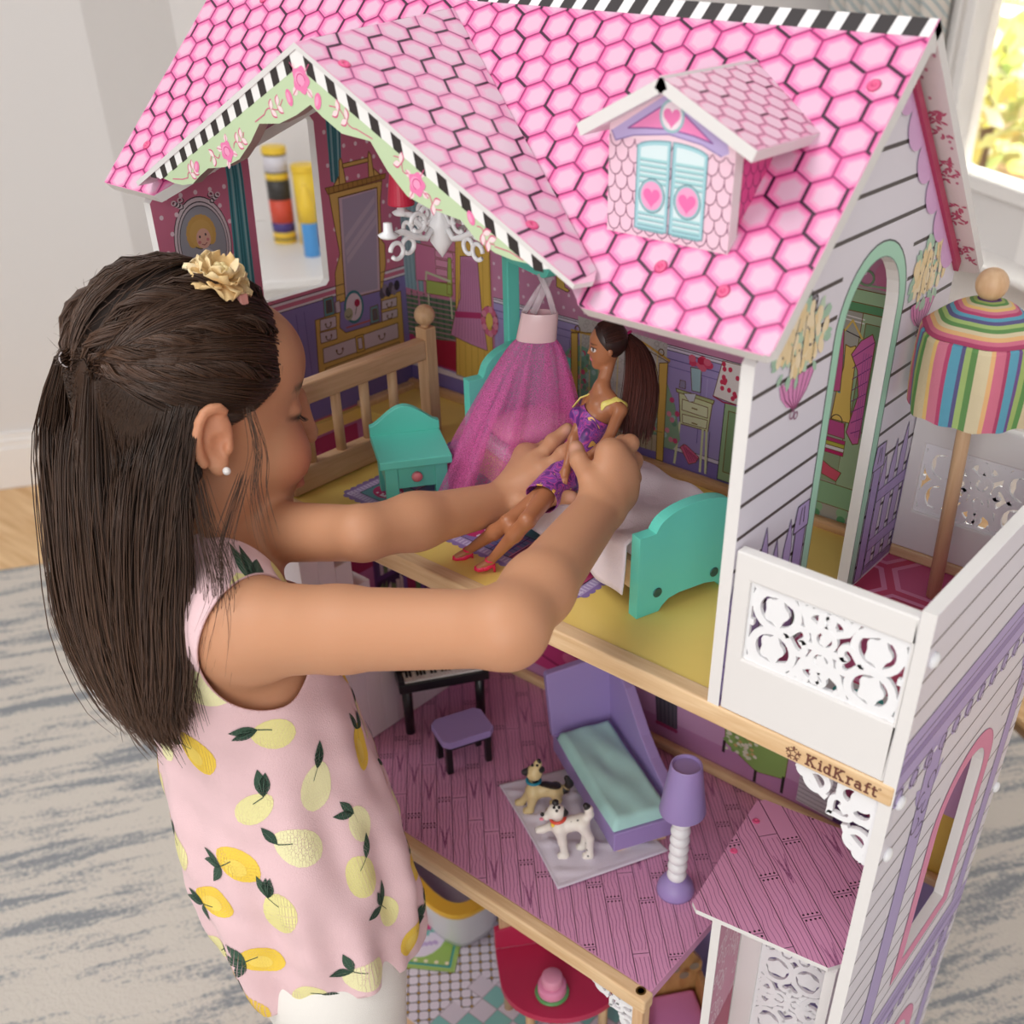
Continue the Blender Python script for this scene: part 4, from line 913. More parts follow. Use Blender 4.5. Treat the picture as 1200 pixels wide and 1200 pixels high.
# maker's name burnt into the beam
p = Print((0, -.0012, 0), X3, Z3, (0, -1, 0)); BRN = '#6d3f34'
cx, cz = .0585, -.0088
for k in range(5):
    g = math.pi/2+k*1.2566; d = Vector((math.cos(g), math.sin(g))); q = Vector((-d.y, d.x)); c = Vector((cx, cz))+d*.0032
    p.ell(c+d*.0019, .0008, .0008, BRN, 2, n=10); p.line([c-d*.0002, c+d*.001], .0007, BRN, 2); p.line([c-q*.0022+d*.0012, c+d*.0004, c+q*.0022+d*.0012], .0007, BRN, 2); p.line([c-q*.0012-d*.0018, c, c+q*.0012-d*.0018], .0007, BRN, 2)
GL = dict(K=(.86, [[(.1,0),(.1,1)],[(.14,.42),(.62,1)],[(.27,.56),(.68,0)],[(-.05,0),(.27,0)],[(-.05,1),(.27,1)],[(.46,1),(.78,1)],[(.52,0),(.84,0)]], []),
 i=(.34, [[(.1,0),(.1,.68)],[(.1,.88),(.1,.96)],[(-.05,0),(.26,0)],[(-.05,.67),(.1,.67)]], []),
 d=(.68, [[(.48,0),(.48,1)],[(.36,1),(.48,1)],[(.48,0),(.62,0)]], [(.24,.34,.21,.32)]),
 r=(.52, [[(.1,0),(.1,.68)],[(.1,.42),(.2,.60),(.34,.68),(.44,.60)],[(-.05,0),(.28,0)],[(-.05,.67),(.1,.67)]], []),
 a=(.64, [[(.45,0),(.45,.48)],[(.06,.58),(.22,.68),(.38,.62),(.45,.46)],[(.45,0),(.58,0)]], [(.24,.20,.20,.19)]),
 f=(.46, [[(.15,0),(.15,.8)],[(.15,.8),(.22,.97),(.42,.98)],[(0,.65),(.38,.65)],[(0,0),(.32,0)]], []),
 t=(.44, [[(.14,.1),(.14,.92)],[(0,.66),(.38,.66)],[(.14,.12),(.22,.01),(.38,.05)]], []))
x = .0682; H = .0080
for ch in 'KidKraft':
    wd, ls, rs = GL[ch]
    for l in ls: p.line([(x+u*H*1.02, -.0124+v*H) for u, v in l], .0014, BRN, 2)
    for (a, b, rx, ry) in rs: p.ring((x+a*H*1.02, -.0124+b*H), rx*H*1.02, ry*H, .0014, BRN, 2)
    x += wd*H*1.30
p.ring((x+.0002, -.0052), .0007, .0007, .0003, BRN, 2, n=10)
p.build('printed_name', bpy.data.objects['beam'])
# ---- railing beside the stairs
RX = -.4605
hp('newel_post', MB().box((RX-.007, .1865, 0), (RX+.007, .2005, .1085)), PINEY, bevel=.001)
mb = MB(); mb.lathe([(.004, .1085), (.004, .111)], (RX, .1935, 0), 14); mb.ball((RX, .1935, .1195), .0100, 22); hp('finial', mb, PINEY, smooth=True)
hp('handrail', MB().box((RX-.0065, .034, .0790), (RX+.0065, .187, .0985)), wood('pine_wood_deep', (220, 182, 142), (200, 158, 118), (26, 2, 26), 7), bevel=.002)
hp('bottom_rail', MB().box((RX-.0065, .0145, -.001), (RX+.0065, .187, .0235)), wood('pine_wood_deep', (220, 182, 142), (200, 158, 118), (26, 2, 26), 7), bevel=.002)
for y in (.042, .0768, .1105, .146): hp('baluster', MB().tube([(RX, y, .022), (RX, y, .0805)], .0047, 14), PINEY, smooth=True)
# ---- roof
def hexprint(p, u0, u1, v0, v1, pale=0, seed=2, cu=-.103, cv=.0077):
    rg = random.Random(seed); P_, Q_ = .02255, .01775; r = .0121
    cols = [('#e2559a', '#ea80b4', '#eaa0c4', '#e2b6ce'), ('#e482b2', '#e69ec2', '#e4b0ca', '#dec0d0')][pale]
    def hx(c, s, dx=0, dy=0): return [(c[0]+dx+s*math.cos(math.pi/6+k*math.pi/3)*.0130, c[1]+dy+s*math.sin(math.pi/6+k*math.pi/3)*.01195) for k in range(6)]
    for j in range(int((v0-cv)/Q_)-2, int((v1-cv)/Q_)+3):
        for i in range(int((u0-cu)/P_)-2, int((u1-cu)/P_)+3):
            c = (cu+i*P_+(j % 2)*(-.0100), cv+j*Q_)
            p.poly(hx(c, 1.0), cols[0], 1); p.poly(hx(c, .90, .0004, -.0004), cols[1], 2); p.poly(hx(c, .72, .0010, -.0004), cols[2], 3); p.poly(hx(c, .57, .0011, -.0002), cols[3], 4)
    for j in range(int((v0-cv)/Q_)-2, int((v1-cv)/Q_)+3):
        for i in range(int((u0-cu)/P_)-2, int((u1-cu)/P_)+3):
            c = (cu+i*P_+(j % 2)*(-.0100), cv+j*Q_); h = hx(c, 1.0); lc = '#8e2f66' if not pale else '#a25c86'
            p.line([h[0], h[1]], .0009, lc, 5); p.line([h[1], h[2]], .00075, lc, 5); p.line([h[2], h[3]], .00075, lc, 5)
            k = rg.random()
            if k < .50: p.line([h[2], h[3]], .0019, '#43223a', 6)
            if k < .26 or k > .90: p.line([h[3], h[4]], .0017, '#43223a', 6)
PINKB = mat('pink_roof_edge', (240, 150, 195), .4)
n_f = Vector((0, -.7015, .7127)); v_f = Vector((0, .7127, .7015)); O_f = Vector((0, -.0113, .2488))
out = [(-.6135, 0), (-.5450, 0), (-.337, .180), (-.1290, .0165), (-.1160, .0015), (-.1120, 0), (.010, 0), (.0144, .004), (.0144, .2107), (-.6167, .2107), (-.6167, .0035)]
mb = MB(); mb.slab(out, [], O_f, X3, v_f, n_f, .0085, 0, 1, 2)
UND = mat('roof_underside', (226, 206, 212), .45)
RF = hp('roof_panel', mb, [PINKB, WHITE, UND])
for q in ([(-.6160, .0005), (-.5455, .0005), (-.337, .1805), (-.337, .2), (-.6160, .2)], [(-.337, .1805), (-.1135, .0005), (.0138, .0005), (.0138, .2), (-.337, .2)]):
    p = Print(O_f, X3, v_f, n_f, q); hexprint(p, min(a[0] for a in q), max(a[0] for a in q), 0, .2, 0, 2 if q[0][0] < -.6 else 9); 
    p.build('printed_hexagons', RF)
p = Print(O_f, X3, v_f, n_f, [(-.6160, .1985), (.0138, .1985), (.0138, .2105), (-.6160, .2105)])
p.poly([(-.62, .1985), (.02, .1985), (.02, .2105), (-.62, .2105)], '#efecec', 7)
for k in range(40): x = .0075-k*.0186; p.poly([(x-.0102, .1985), (x, .1985), (x+.0012, .2105), (x-.0090, .2105)], '#3a3536', 8)
p.build('printed_stripes', RF)
def screw(O, U, V, N, at, nm, par, col=(226, 90, 140), r=.0042):
    mb = MB(); c = Vector(O)+Vector(U)*at[0]+Vector(V)*at[1]; mb.lathe([(r, .0004), (r*.8, .0012), (r*.35, .0012), (r*.3, .0005)], c, 14, A=N); return mb.build(nm, mat('pink_screw', col, .4), par, smooth=True)
for at in ((-.0035, .166), (-.588, .0405), (-.545, .185), (-.075, .036), (-.03, .03)): screw(O_f, X3, v_f, n_f, at, 'screw', RF)
n_b = Vector((0, .7127, .7015)).normalized(); v_b = Vector((0, .7015, -.7127)).normalized(); O_b = Vector((0, .1389, .3966))
mb = MB(); mb.slab([(-.6167, 0), (.0144, 0), (.0144, .232), (.010, .236), (-.6167, .236)], [], O_b, X3, v_b, n_b, .0070, 0, 1, 2)
RB = hp('roof_panel', mb, [PINKB, WHITE, mat('roof_underside_print', (228, 214, 214), .45)])
p = Print(O_b-n_b*.0071, X3, v_b, -n_b, [(-.02, .004), (.0136, .004), (.0136, .234), (-.02, .234)])
rl = random.Random(9)
for k in range(5):
    c = (.006, .075+k*.0455)
    for m_ in range(26): p.leaf((c[0]+rl.uniform(-.0075, .0045), c[1]+rl.uniform(-.010, .010)), .0055, .0010, rl.uniform(0, 6.28), '#c25a78', 2)
for k in range(40): p.ell((rl.uniform(-.008, .012), rl.uniform(.01, .23)), .0011, .0015, '#c87890', 1, n=7)
p.build('printed_sprigs', RB)
v2 = (.1395, .372); mb = MB(); mb.slab([(.1395, .3770), (.1395, .3700), (.2830, .2275), (.2850, .2345)], [], (.0035, 0, 0), Y3, Z3, X3, .012)
hp('trim_strip', mb, mat('crimson_paint', (176, 56, 92), .45))
mb = MB(); mb.lathe([(.0058, 0), (.0056, .002), (.003, .0026), (.0, .0026)], (.0036, .2800, .2555), 16, A=X3); hp('screw_cap', mb, PLAS, smooth=True)
hp('ridge_batten', MB().box((-.6160, .1365, .3800), (.0140, .1415, .3880)), WHITE)
# ---- cross gable
gA, gB, gC = Vector((-.336, -.0205, .3722)), Vector((-.337, .1240, .3835)), Vector((-.1105, -.0205, .2650))
Lr = (gB-gA).length
def gpanel(A, B, C, flip, name):
    U = (B-A).normalized(); V = (C-A).normalized(); N = U.cross(V).normalized()
    if N.z < 0: N = -N
    Lv = (C-A).length
    poly = [(0, 0), (Lr, 0), (.0235, Lv-.002), (.014, Lv+.004), (0, Lv)]
    mb = MB(); mb.slab(poly, [], A, U, V, N, .0034, 0, 1, 2); o = hp(name, mb, [mat('pale_pink_edge', (240, 186, 210), .4), WHITE, UND])
    p = Print(A, V, U, N, [(0.0004, .0004), (Lv-.0004, .0006), (Lv-.002, .0230), (0.0004, Lr)]); hexprint(p, 0, Lv, 0, Lr, 1, 5, .01, .006); p.build('printed_hexagons', o)
    return o, U, V, N
GR, U, V, N = gpanel(gA, gB, gC, 0, 'gable_roof_panel')
for at in ((.016, .030), (.016, .200)): screw(gA, U, V, N, at, 'screw', GR)
gD = Vector((-.336-.2155, -.0205, .2600)); gpanel(gA, gB, gD, 1, 'gable_roof_panel')
top = [(-.5290, .2690), (-.336, .3682), (-.1270, .2706)]
val = [(-.1341, .2730), (-.1480, .2702), (-.1583, .27), (-.1719, .2717), (-.1878, .2773), (-.199, .2863), (-.2277, .2894), (-.2447, .2936), (-.261, .3065), (-.2743, .3219), (-.3005, .3233), (-.3181, .3314), (-.328, .3373), (-.3436, .3295), (-.3626, .3224), (-.3841, .3200), (-.3966, .307), (-.4127, .2939), (-.4311, .2863), (-.4523, .2827), (-.4648, .2756), (-.4750, .2690), (-.4889, .2660), (-.5010, .2660), (-.5106, .2673)]
mb = MB(); mb.slab(top+val, [], (0, -.0196, 0), X3, Z3, (0, -1, 0), .008, 0, 1, 1)
FA = hp('gable_fascia', mb, [mat('sage_paint', (196, 216, 176), .4), mat('fascia_edge', (168, 140, 136), .5)])
p = Print((0, -.0196, 0), X3, Z3, (0, -1, 0), [(-.534, .2662), (-.336, .3687), (-.122, .2672)])
h = .0098
p.poly([(-.5290, .2690), (-.336, .3682), (-.336, .3682-h), (-.5290+.012, .2690-h+.0072)], '#f2f0ee', 1); p.poly([(-.1270, .2706), (-.336, .3682), (-.336, .3682-h), (-.1270-.014, .2706-h+.0070)], '#f2f0ee', 1)
for k in range(13):
    x = -.3430-k*.0150; f = lambda x: .3682+.5140*(x+.336); p.poly([(x, f(x)), (x-.0072, f(x-.0072)), (x-.0054, f(x-.0054)-h), (x+.0018, f(x+.0018)-h)], '#36302f', 2)
for k in range(12):
    x = -.3300+k*.0186; f = lambda x: .3682-.4670*(x+.336); p.poly([(x, f(x)), (x+.0085, f(x+.0085)), (x+.0105, f(x+.0105)-h), (x+.0020, f(x+.0020)-h)], '#36302f', 2)
p.build('printed_stripes', FA)
p = Print((0, -.0196, 0), X3, Z3, (0, -1, 0))
def rose(c, r, ang, full=1):
    for k in range(4): g = ang+k*1.57+.5; p.leaf((c[0]+math.cos(g)*r*.8, c[1]+math.sin(g)*r*.8), r*.95, r*.32, g, '#f4d8dc', 2); p.line([(c[0]+math.cos(g)*r*.8, c[1]+math.sin(g)*r*.8), (c[0]+math.cos(g)*r*1.7, c[1]+math.sin(g)*r*1.7)], .0006, '#d8608c', 3)
    p.poly([(c[0]+r*(1+.13*math.cos(5*g))*math.cos(g), c[1]+r*(1+.13*math.cos(5*g))*math.sin(g)) for g in [k*.2618 for k in range(24)]], '#ef82b4', 4); p.ell((c[0]-.001, c[1]+.0006), r*.62, r*.55, '#f4a2c8', 5); p.ring((c[0], c[1]), r*.5, r*.45, .0007, '#d8508c', 6, a0=0, a1=4.5)
def bud(c, r, ang): p.ell(c, r*.62, r, '#ef7fae', 4, rot=ang); p.ell((c[0]-.0007, c[1]), r*.3, r*.62, '#f6a4c8', 5, rot=ang)
def spray(c, ang, n, l):
    d = Vector((math.cos(ang), math.sin(ang))); q = Vector((-d.y, d.x)); C = Vector(c); p.line([C+d*(l*t/8)+q*(.002*math.sin(t*.9)) for t in range(9)], .0007, '#d8688c', 3)
    for k in range(n):
        b = C+d*(l*(k+1)/(n+1))
        for s in (1, -1): p.leaf(b, .0075, .0023, ang+s*.95, '#d8688c', 2); p.leaf(b+d*.0006, .0066, .0017, ang+s*.95, '#f6dde0', 3)
rose((-.3345, .3545-.0035), .0078, .3); bud((-.3484, .3425-.003), .0052, .3); bud((-.3202, .3430-.003), .0052, -.3)
spray((-.3770, .3265), .42, 2, .024); spray((-.2860, .3275), math.pi-.50, 2, .026); p.line([(-.3880, .3208), (-.377, .3265)], .0007, '#d8688c', 3); p.line([(-.2720, .3235), (-.286, .3275)], .0007, '#d8688c', 3)
rose((-.4255, .2975), .0068, 1); rose((-.2352, .3020), .0068, 2); spray((-.4350, .2945), 3.5, 1, .014); spray((-.4170, .3010), .6, 2, .018); spray((-.2430, .3070), math.pi-.8, 1, .014); spray((-.2290, .2975), -.6, 1, .016)
bud((-.4660, .2820), .0045, -.5); bud((-.1906, .2890), .0045, .5); spray((-.4800, .2725), .65, 2, .016); spray((-.1860, .2850), -.65, 2, .016); p.line([(-.5000, .2690), (-.4870, .2705), (-.48, .2725)], .0007, '#d8688c', 3); p.line([(-.1720, .2755), (-.160, .2745), (-.150, .2715)], .0007, '#d8688c', 3)
p.build('printed_roses', FA)
# ---- dormer
DY = .0250; zr = lambda y: .2488+(y+.0113)*.984
DRM = WHITE
mb = MB(); mb.slab([(-.1222, zr(DY)+.0006), (-.0385, zr(DY)+.0006), (-.0385, .3420), (-.0825, .3640), (-.1222, .3440)], [], (0, DY, 0), X3, Z3, (0, -1, 0), .0085, 0, 1, 1)
DF = hp('dormer_front', mb, [mat('dormer_pink', (240, 202, 218), .4), WHITE])
p = Print((0, DY, 0), X3, Z3, (0, -1, 0), [(-.1220, zr(DY)+.001), (-.0387, zr(DY)+.001), (-.0387, .3418), (-.0825, .3636), (-.1220, .3438)])
for j in range(9):
    for i in range(12):
        c = (-.1215+i*.0086+(j % 2)*.0043, .3410-j*.0076+.004); 
        p.ring(c, .0043, .0052, .0006, '#8a5a74', 2, n=8, a0=math.pi, a1=2*math.pi); p.line([(c[0]-.0043, c[1]), (c[0]-.0043, c[1]+.0022)], .0006, '#8a5a74', 2)
PU = '#bfaedb'
p.poly([(-.1220, .346), (-.1220, .3436), (-.0825, .3645), (-.0385, .3430), (-.0385, .335), (-.1220, .338)], '#f2d2de', 3)
p.poly([(-.1204, .3402), (-.0815, .3636), (-.0802, .3636), (-.0440, .3420), (-.0425, .3370), (-.0470, .3350), (-.0600, .3395), (-.0815, .3422), (-.1050, .3392), (-.1174, .3352)], PU, 4)
p.poly([(-.1091, .3424), (-.0815, .3590), (-.0530, .3408), (-.0650, .3432), (-.0815, .3448), (-.0970, .3438)], '#f08cc0', 6); p.line([(-.1091, .3424), (-.0815, .3590), (-.0530, .3408), (-.0650, .3432), (-.0815, .3448), (-.0970, .3438)], .0007, '#8a5a9c', 7, closed=True)
p.line([(-.1204, .3402), (-.1174, .3352), (-.1050, .3392), (-.0815, .3422), (-.0600, .3395), (-.0470, .3350)], .0006, '#8a78b0', 7)
p.ell((-.0800, .3515), .0082, .0086, '#9fc4ca', 8); p.ell((-.0800, .3515), .0067, .0071, '#f2e2ea', 9); p.heart((-.0800, .3510), .0056, '#ee7fb6', 10)
for s in (-1, 1):
    x0, x1 = (-.1020, -.0797) if s < 0 else (-.0780, -.0555); zt = lambda x: .3330+.0055*math.sqrt(max(0, 1-((x+.0788)/.0240)**2))
    o = [(x0, .2900), (x1, .2900)]+[(x1+(x0-x1)*k/8, zt(x1+(x0-x1)*k/8)) for k in range(9)]
    p.poly(o, '#a5d3da', 5); xa, xb = x0+.0022, x1-.0020; p.poly([(xa, .2925), (xb, .2925)]+[(xb+(xa-xb)*k/6, zt(xb+(xa-xb)*k/6)-.0022) for k in range(7)], '#d9ecee', 6)
    for k in range(14):
        z = .3285-k*.0029
        if .3010 < z < .3165: continue
        p.poly([(xa, z), (xb, z), (xb, z-.0015), (xa, z-.0015)], '#a6d6d8', 7); p.line([(xa, z-.0016), (xb, z-.0016)], .0004, '#7a9aa6', 8)
    c = ((x0+x1)/2, .3088); p.ell(c, .0088, .0092, '#9cc6cc', 9); p.ell(c, .0074, .0078, '#f0a6cc', 10); p.ring(c, .0088, .0092, .0005, '#6f8f98', 10); p.heart((c[0], c[1]-.0005), .0058, '#ee74b0', 11)
    p.line(o, .0006, '#6fa0aa', 8, closed=True)
p.build('printed_shutters', DF)
def dside(x, N):
    mb = MB(); yb_ = lambda z: (z-.2488)/.984-.0113
    mb.slab([(DY+.0085, zr(DY+.0085)), (yb_(.345), .345), (DY+.0085, .345)], [], (x, 0, 0), Y3, Z3, N, .006, 0, 0); o = hp('dormer_side', mb, mat('dormer_side_pink', (222, 84, 148), .4))
    p = Print((x, 0, 0), Y3, Z3, N, [(DY+.0086, zr(DY+.0086)+.0008), (yb_(.345)-.0008, .345), (DY+.0086, .345)])
    for j in range(10):
        for i in range(10):
            c = (DY+.0086+i*.0078+(j % 2)*.0039, .343-j*.0072); p.ring(c, .0039, .0050, .0006, '#9a3a70', 2, n=8, a0=math.pi, a1=2*math.pi); p.line([(c[0]-.0039, c[1]), (c[0]-.0039, c[1]+.0022)], .0006, '#9a3a70', 2)
    p.build('printed_scales', o)
dside(-.0405, X3); dside(-.1202, (-1, 0, 0))
def droof(xe, ze):
    A = Vector((-.0822, .0155, .3712)); C = Vector((xe, .0155, ze)); U = Vector(Y3); V = (C-A).normalized(); N = U.cross(V); N = N if N.z > 0 else -N; L = (C-A).length
    yb_ = lambda z: (z-.2488)/.984-.0113-.0155
    poly = [(0, -.0012), (yb_(.3705), -.0012), (yb_(ze), L), (0, L)]
    mb = MB(); mb.slab(poly, [], A, U, V, N, .0068, 0, 1, 1); mb.box((-.0836, .0153, .3636), (-.0808, .1000, .3709), 1); o = hp('dormer_roof', mb, [mat('pale_pink_edge', (240, 186, 210), .4), WHITE])
    p = Print(A, V, U, N, [(.0006, .0006), (L-.0006, .0006), (L-.0006, yb_(ze)), (.0006, yb_(.3705))])
    for j in range(9):
        for i in range(7):
            c = (.004+i*.0135, .006+j*.0118); c = (c[0]+(j % 2)*.0068, c[1])
            q = [(c[0]+.0078*math.cos(math.pi/6+k*math.pi/3), c[1]+.0077*math.sin(math.pi/6+k*math.pi/3)) for k in range(6)]
            p.poly(q, '#f0a2c4', 1); p.poly([(c[0]+(a-c[0])*.76+.0004, c[1]+(b_-c[1])*.76) for a, b_ in q], '#ecc6d8', 2); p.line(q, .00065, '#a0607e', 3, closed=True)
            if (i*3+j) % 4 == 0: p.line([q[2], q[3]], .0015, '#5a3346', 4)
    p.build('printed_hexagons', o)
droof(-.0205, .3425); droof(-.1388, .3425)
# ---- chandelier hanging inside the gable
cx, cy, cz = -.297, .060, .252
CH = thing('chandelier', 'white scrolled plastic chandelier with a red shade hanging under the gable', 'chandelier', (cx, cy, cz+.10))
MB().tube([(cx, cy, .349), (cx, cy, cz+.01)], .0018, 8).build('rod', PLAS, CH, smooth=True)
mb = MB(); mb.lathe([(.002, .022), (.009, .017), (.006, .010), (.011, .004), (.007, -.004), (.0085, -.010), (.003, -.018), (.0, -.022)], (cx, cy, cz), 18); mb.build('hub', PLAS, CH, smooth=True)
SH = mat('red_shade', (206, 42, 74), .45)
for k in range(4):
    g = math.pi+k*math.pi/2-.12; d = Vector((math.cos(g), math.sin(g), 0)); C = Vector((cx, cy, cz)); mb = MB()
    mb.tube([C+d*.006+Vector((0, 0, .002)), C+d*.014+Vector((0, 0, -.006)), C+d*.024+Vector((0, 0, -.003)), C+d*.034+Vector((0, 0, .002)), C+d*.046+Vector((0, 0, .001))], .0024, 8)
    for (a, z, r) in ((.020, .006, .0062), (.030, -.008, .0052), (.040, -.010, .0055), (.012, .010, .0055)):
        mb.tube([C+d*(a+r*math.cos(t))+Vector((0, 0, z+r*math.sin(t))) for t in [i*.3696 for i in range(16)]], .0017, 7)
    mb.lathe([(.006, -.001), (.0075, .001), (.0035, .003), (.003, .009)], C+d*.046+Vector((0, 0, .001)), 14)
    a = mb.build('arm', PLAS, CH, smooth=True)
    if k == 0:
        m2 = MB(); m2.lathe([(.0098, .0075), (.0100, .0082), (.0066, .0325), (.0062, .0330), (.0, .0330)], C+d*.046, 24); m2.build('lamp_shade', SH, CH, smooth=False)
# ---- lift cabin standing in the shaft on the right
e1 = Vector((.9897, .1427, 0)); e2 = Vector((-.1427, .9897, 0)); EO = Vector((-.0135, .0134, -.2205))
EL = thing('toy_lift', 'toy lift cabin with a pink plank roof and white scroll sides at the right', 'lift', EO+e1*.06+e2*.06+Vector((0, 0, -.4465)))
w_, d_ = .1275, .146
ro = [(.006, 0), (w_-.012, 0), (w_, .014), (w_, d_-.006), (w_-.006, d_), (.006, d_), (0, d_-.006), (0, .006)]
mb = MB(); mb.slab(ro, [], EO, e1, e2, Z3, .0045, 0, 1); ER = mb.build('roof', [PINKF, WHITE], EL)
p = Print(EO, e1, e2, Z3, ro); planks(p, 0, w_, 0, d_, .0172, -math.pi/4-.02, .2, 6); p.build('printed_planks', ER)
for at in ((-.0208, .1301), (-.0174, .0875), (.0935, .0989)):
    q = Vector((at[0], at[1], 0))-EO; q.z = 0; screw(EO, e1, e2, Z3, (q.dot(e1), q.dot(e2)), 'screw', ER, (222, 50, 110), .0034)
def lbox(mb, a0, a1, b0, b1, z0, z1):
    V = [EO+e1*a0+e2*b0, EO+e1*a1+e2*b0, EO+e1*a1+e2*b1, EO+e1*a0+e2*b1]; zz = EO.z
    mb.add([(q.x, q.y, zz+z0) for q in V]+[(q.x, q.y, zz+z1) for q in V], [(0,3,2,1),(4,5,6,7),(0,1,5,4),(1,2,6,5),(2,3,7,6),(3,0,4,7)]); return mb
sp = lbox(MB(), .0200, .0275, .0015, .066, -.4460, -.0045).build('side_panel', WHITE, EL)
p = Print(EO+e1*.0276, e2, Z3, e1, [(.0022, -.44), (.058, -.44), (.058, -.005), (.0022, -.005)])
p.poly([(0, -.44), (.06, -.44), (.06, 0), (0, 0)], '#c9849f', 1); rl = random.Random(12)
for k in range(150): p.ring((rl.uniform(.004, .056), rl.uniform(-.435, -.008)), rl.uniform(.003, .006), rl.uniform(.004, .009), .0013, '#e0c3cd', 2, n=9, a0=rl.uniform(0, 6), a1=rl.uniform(7, 10))
p.poly([(0, -.44), (.06, -.44), (.06, -.145), (0, -.155)], '#a82a58', 3); p.build('printed_swirls', sp)
bkp = MB(); bkp.slab([(.0276, -.4460), (.1220, -.4460), (.1220, -.0045), (.0276, -.0045)], [[(.0470, -.200), (.1075, -.200), (.1075, -.022), (.0470, -.022)]], EO+e2*.060, e1, Z3, -e2, .007); bo = bkp.build('back_panel', WHITE, EL, bevel=.0008)
filigree('filigree', EO+e2*.0625+e1*.1080+Vector((0, 0, -.2005)), Vector(Z3), -e1, -e2, .179, .0615, .003, bo, 3)
lbox(MB(), .1140, .1220, .0015, .012, -.4460, -.0045).build('post', WHITE, EL)
lbox(MB(), .02, .122, .002, .066, -.4465, -.4440).build('base', WHITE, EL)
# ================================================================ furniture in the house
FZ = -.0018; MZ = -.3333
# ---- bed
b0 = Vector((-.1048, .0515, FZ)); du = Vector((.3105, .9506, 0)); dn = Vector((-.9506, .3105, 0)); BW_, BL = .105, .262
bed = thing('doll_bed', 'wooden doll bed with turquoise arched ends and a canopy post on the yellow floor', 'bed', b0+du*BW_/2+dn*BL/2)
def endboard(w0, hs, ha, name):
    c = BW_/2
    o = [(0, 0), (.021, 0), (.024, .004), (.030, .0085), (.040, .0105), (BW_-.040, .0105), (BW_-.030, .0085), (BW_-.024, .004), (BW_-.021, 0), (BW_, 0), (BW_, hs), (BW_-.0145, hs), (BW_-.0150, hs+.0015)]
    o += [(c+.0365*math.cos(t), hs+.0015+(ha-hs-.0015)*math.sin(t)) for t in [math.pi*k/22 for k in range(1, 22)]]
    o += [(.0150, hs+.0015), (.0145, hs), (0, hs)]
    mb = MB(); mb.slab(o, [], b0+dn*w0, du, Z3, -dn, .010); return mb.build(name, TEAL, bed, bevel=.0012)
fb = endboard(0, .0690, .0850, 'footboard'); hb = endboard(BL-.010, .104, .128, 'headboard')
STEEL = mat('screw_steel', (70, 110, 108), .35, metal=.6)
for u_ in (.0185, .0735):
    mb = MB(); c = b0+du*u_+Vector((0, 0, .0178))-dn*.0002; mb.lathe([(.0040, 0), (.0040, .0006), (.0031, .0008), (.0016, .0002)], c, 16, A=-dn); mb.build('screw', STEEL, fb, smooth=True)
def obox(mb, O, U, V, a0, a1, c0, c1, z0, z1):
    P = [O+U*a0+V*c0, O+U*a1+V*c0, O+U*a1+V*c1, O+U*a0+V*c1]
    return mb.add([(q.x, q.y, O.z+z0) for q in P]+[(q.x, q.y, O.z+z1) for q in P], [(0,3,2,1),(4,5,6,7),(0,1,5,4),(1,2,6,5),(2,3,7,6),(3,0,4,7)])
PB = wood('pine_wood_bed', (236, 206, 164), (222, 186, 140), (20, 3, 30), 6)
for a in (.006, .091): obox(MB(), b0, du, dn, a, a+.008, .0098, BL-.0098, .016, .040).build('side_rail', PB, bed, bevel=.0008)
obox(MB(), b0, du, dn, .014, .091, .010, BL-.010, .034, .040).build('bed_base', PB, bed)
po = MB(); obox(po, b0, du, dn, .0465, .0585, BL-.0002, BL+.009, 0, .2100); po.build('canopy_post', TEAL, bed, bevel=.001)
ca = MB(); O = b0+du*.0525+dn*(BL+.008)+Vector((0, 0, .2035)); ca.slab([(0, -.007), (.064, -.007), (.070, -.0045), (.073, .0), (.070, .0045), (.064, .007), (0, .007)], [], O+du*.006, -dn, Z3, du, .012); ca.build('canopy_arm', TEAL, bed, bevel=.001)
CLOTH = mat('white_flannel', (236, 222, 228), .95, bump=.5, bscale=900, sheen=.3)
mt = MB(); obox(mt, b0, du, dn, .009, .096, .011, BL-.012, .040, .052); prop(mt.build('mattress', CLOTH, None, bevel=.004, seg=3), 'thin white mattress lying on the turquoise doll bed', 'mattress')
# sheet: draped over mattress and the near side rail
mb = MB(); NU, NW = 44, 54; rg = random.Random(2)
def sheetz(u_, w_):
    zt = .0555+.0022*math.sin(w_*55+u_*70)*math.sin(u_*45+1)+.0016*math.sin(w_*120-u_*60)+.0015*math.sin(u_*130+w_*40)
    return zt
for i in range(NU+1):
    for j in range(NW+1):
        s, w_ = -.030+.155*i/NU, .014+.170*j/NW
        w_ += .006*math.sin(s*40)
        if s < .004:
            d = .004-s; u_ = .002-d*.25-.004*math.sin(w_*60); z = sheetz(.004, w_)-d*1.15
            z = max(z, .004)
        elif s > .102: d = s-.102; u_ = .102+d*.3; z = sheetz(.102, w_)-d*1.1
        else: u_, z = s, sheetz(s, w_)
        q = b0+du*u_+dn*w_; mb.v.append((q.x, q.y, FZ+z))
for i in range(NU):
    for j in range(NW): a = i*(NW+1)+j; mb.f.append((a, a+1, a+NW+2, a+NW+1)); mb.m.append(0); mb.c.append(None)
o = mb.build('bed_sheet', CLOTH, None, smooth=True); prop(o, 'white flannel sheet draped over the turquoise doll bed', 'sheet'); so = o.modifiers.new('cloth', 'SOLIDIFY'); so.thickness = .0012; so.offset = 1
mb = MB(); pc_ = b0+du*.050+dn*(BL-.043)+Vector((0, 0, .0655)); vs, fs = [], []
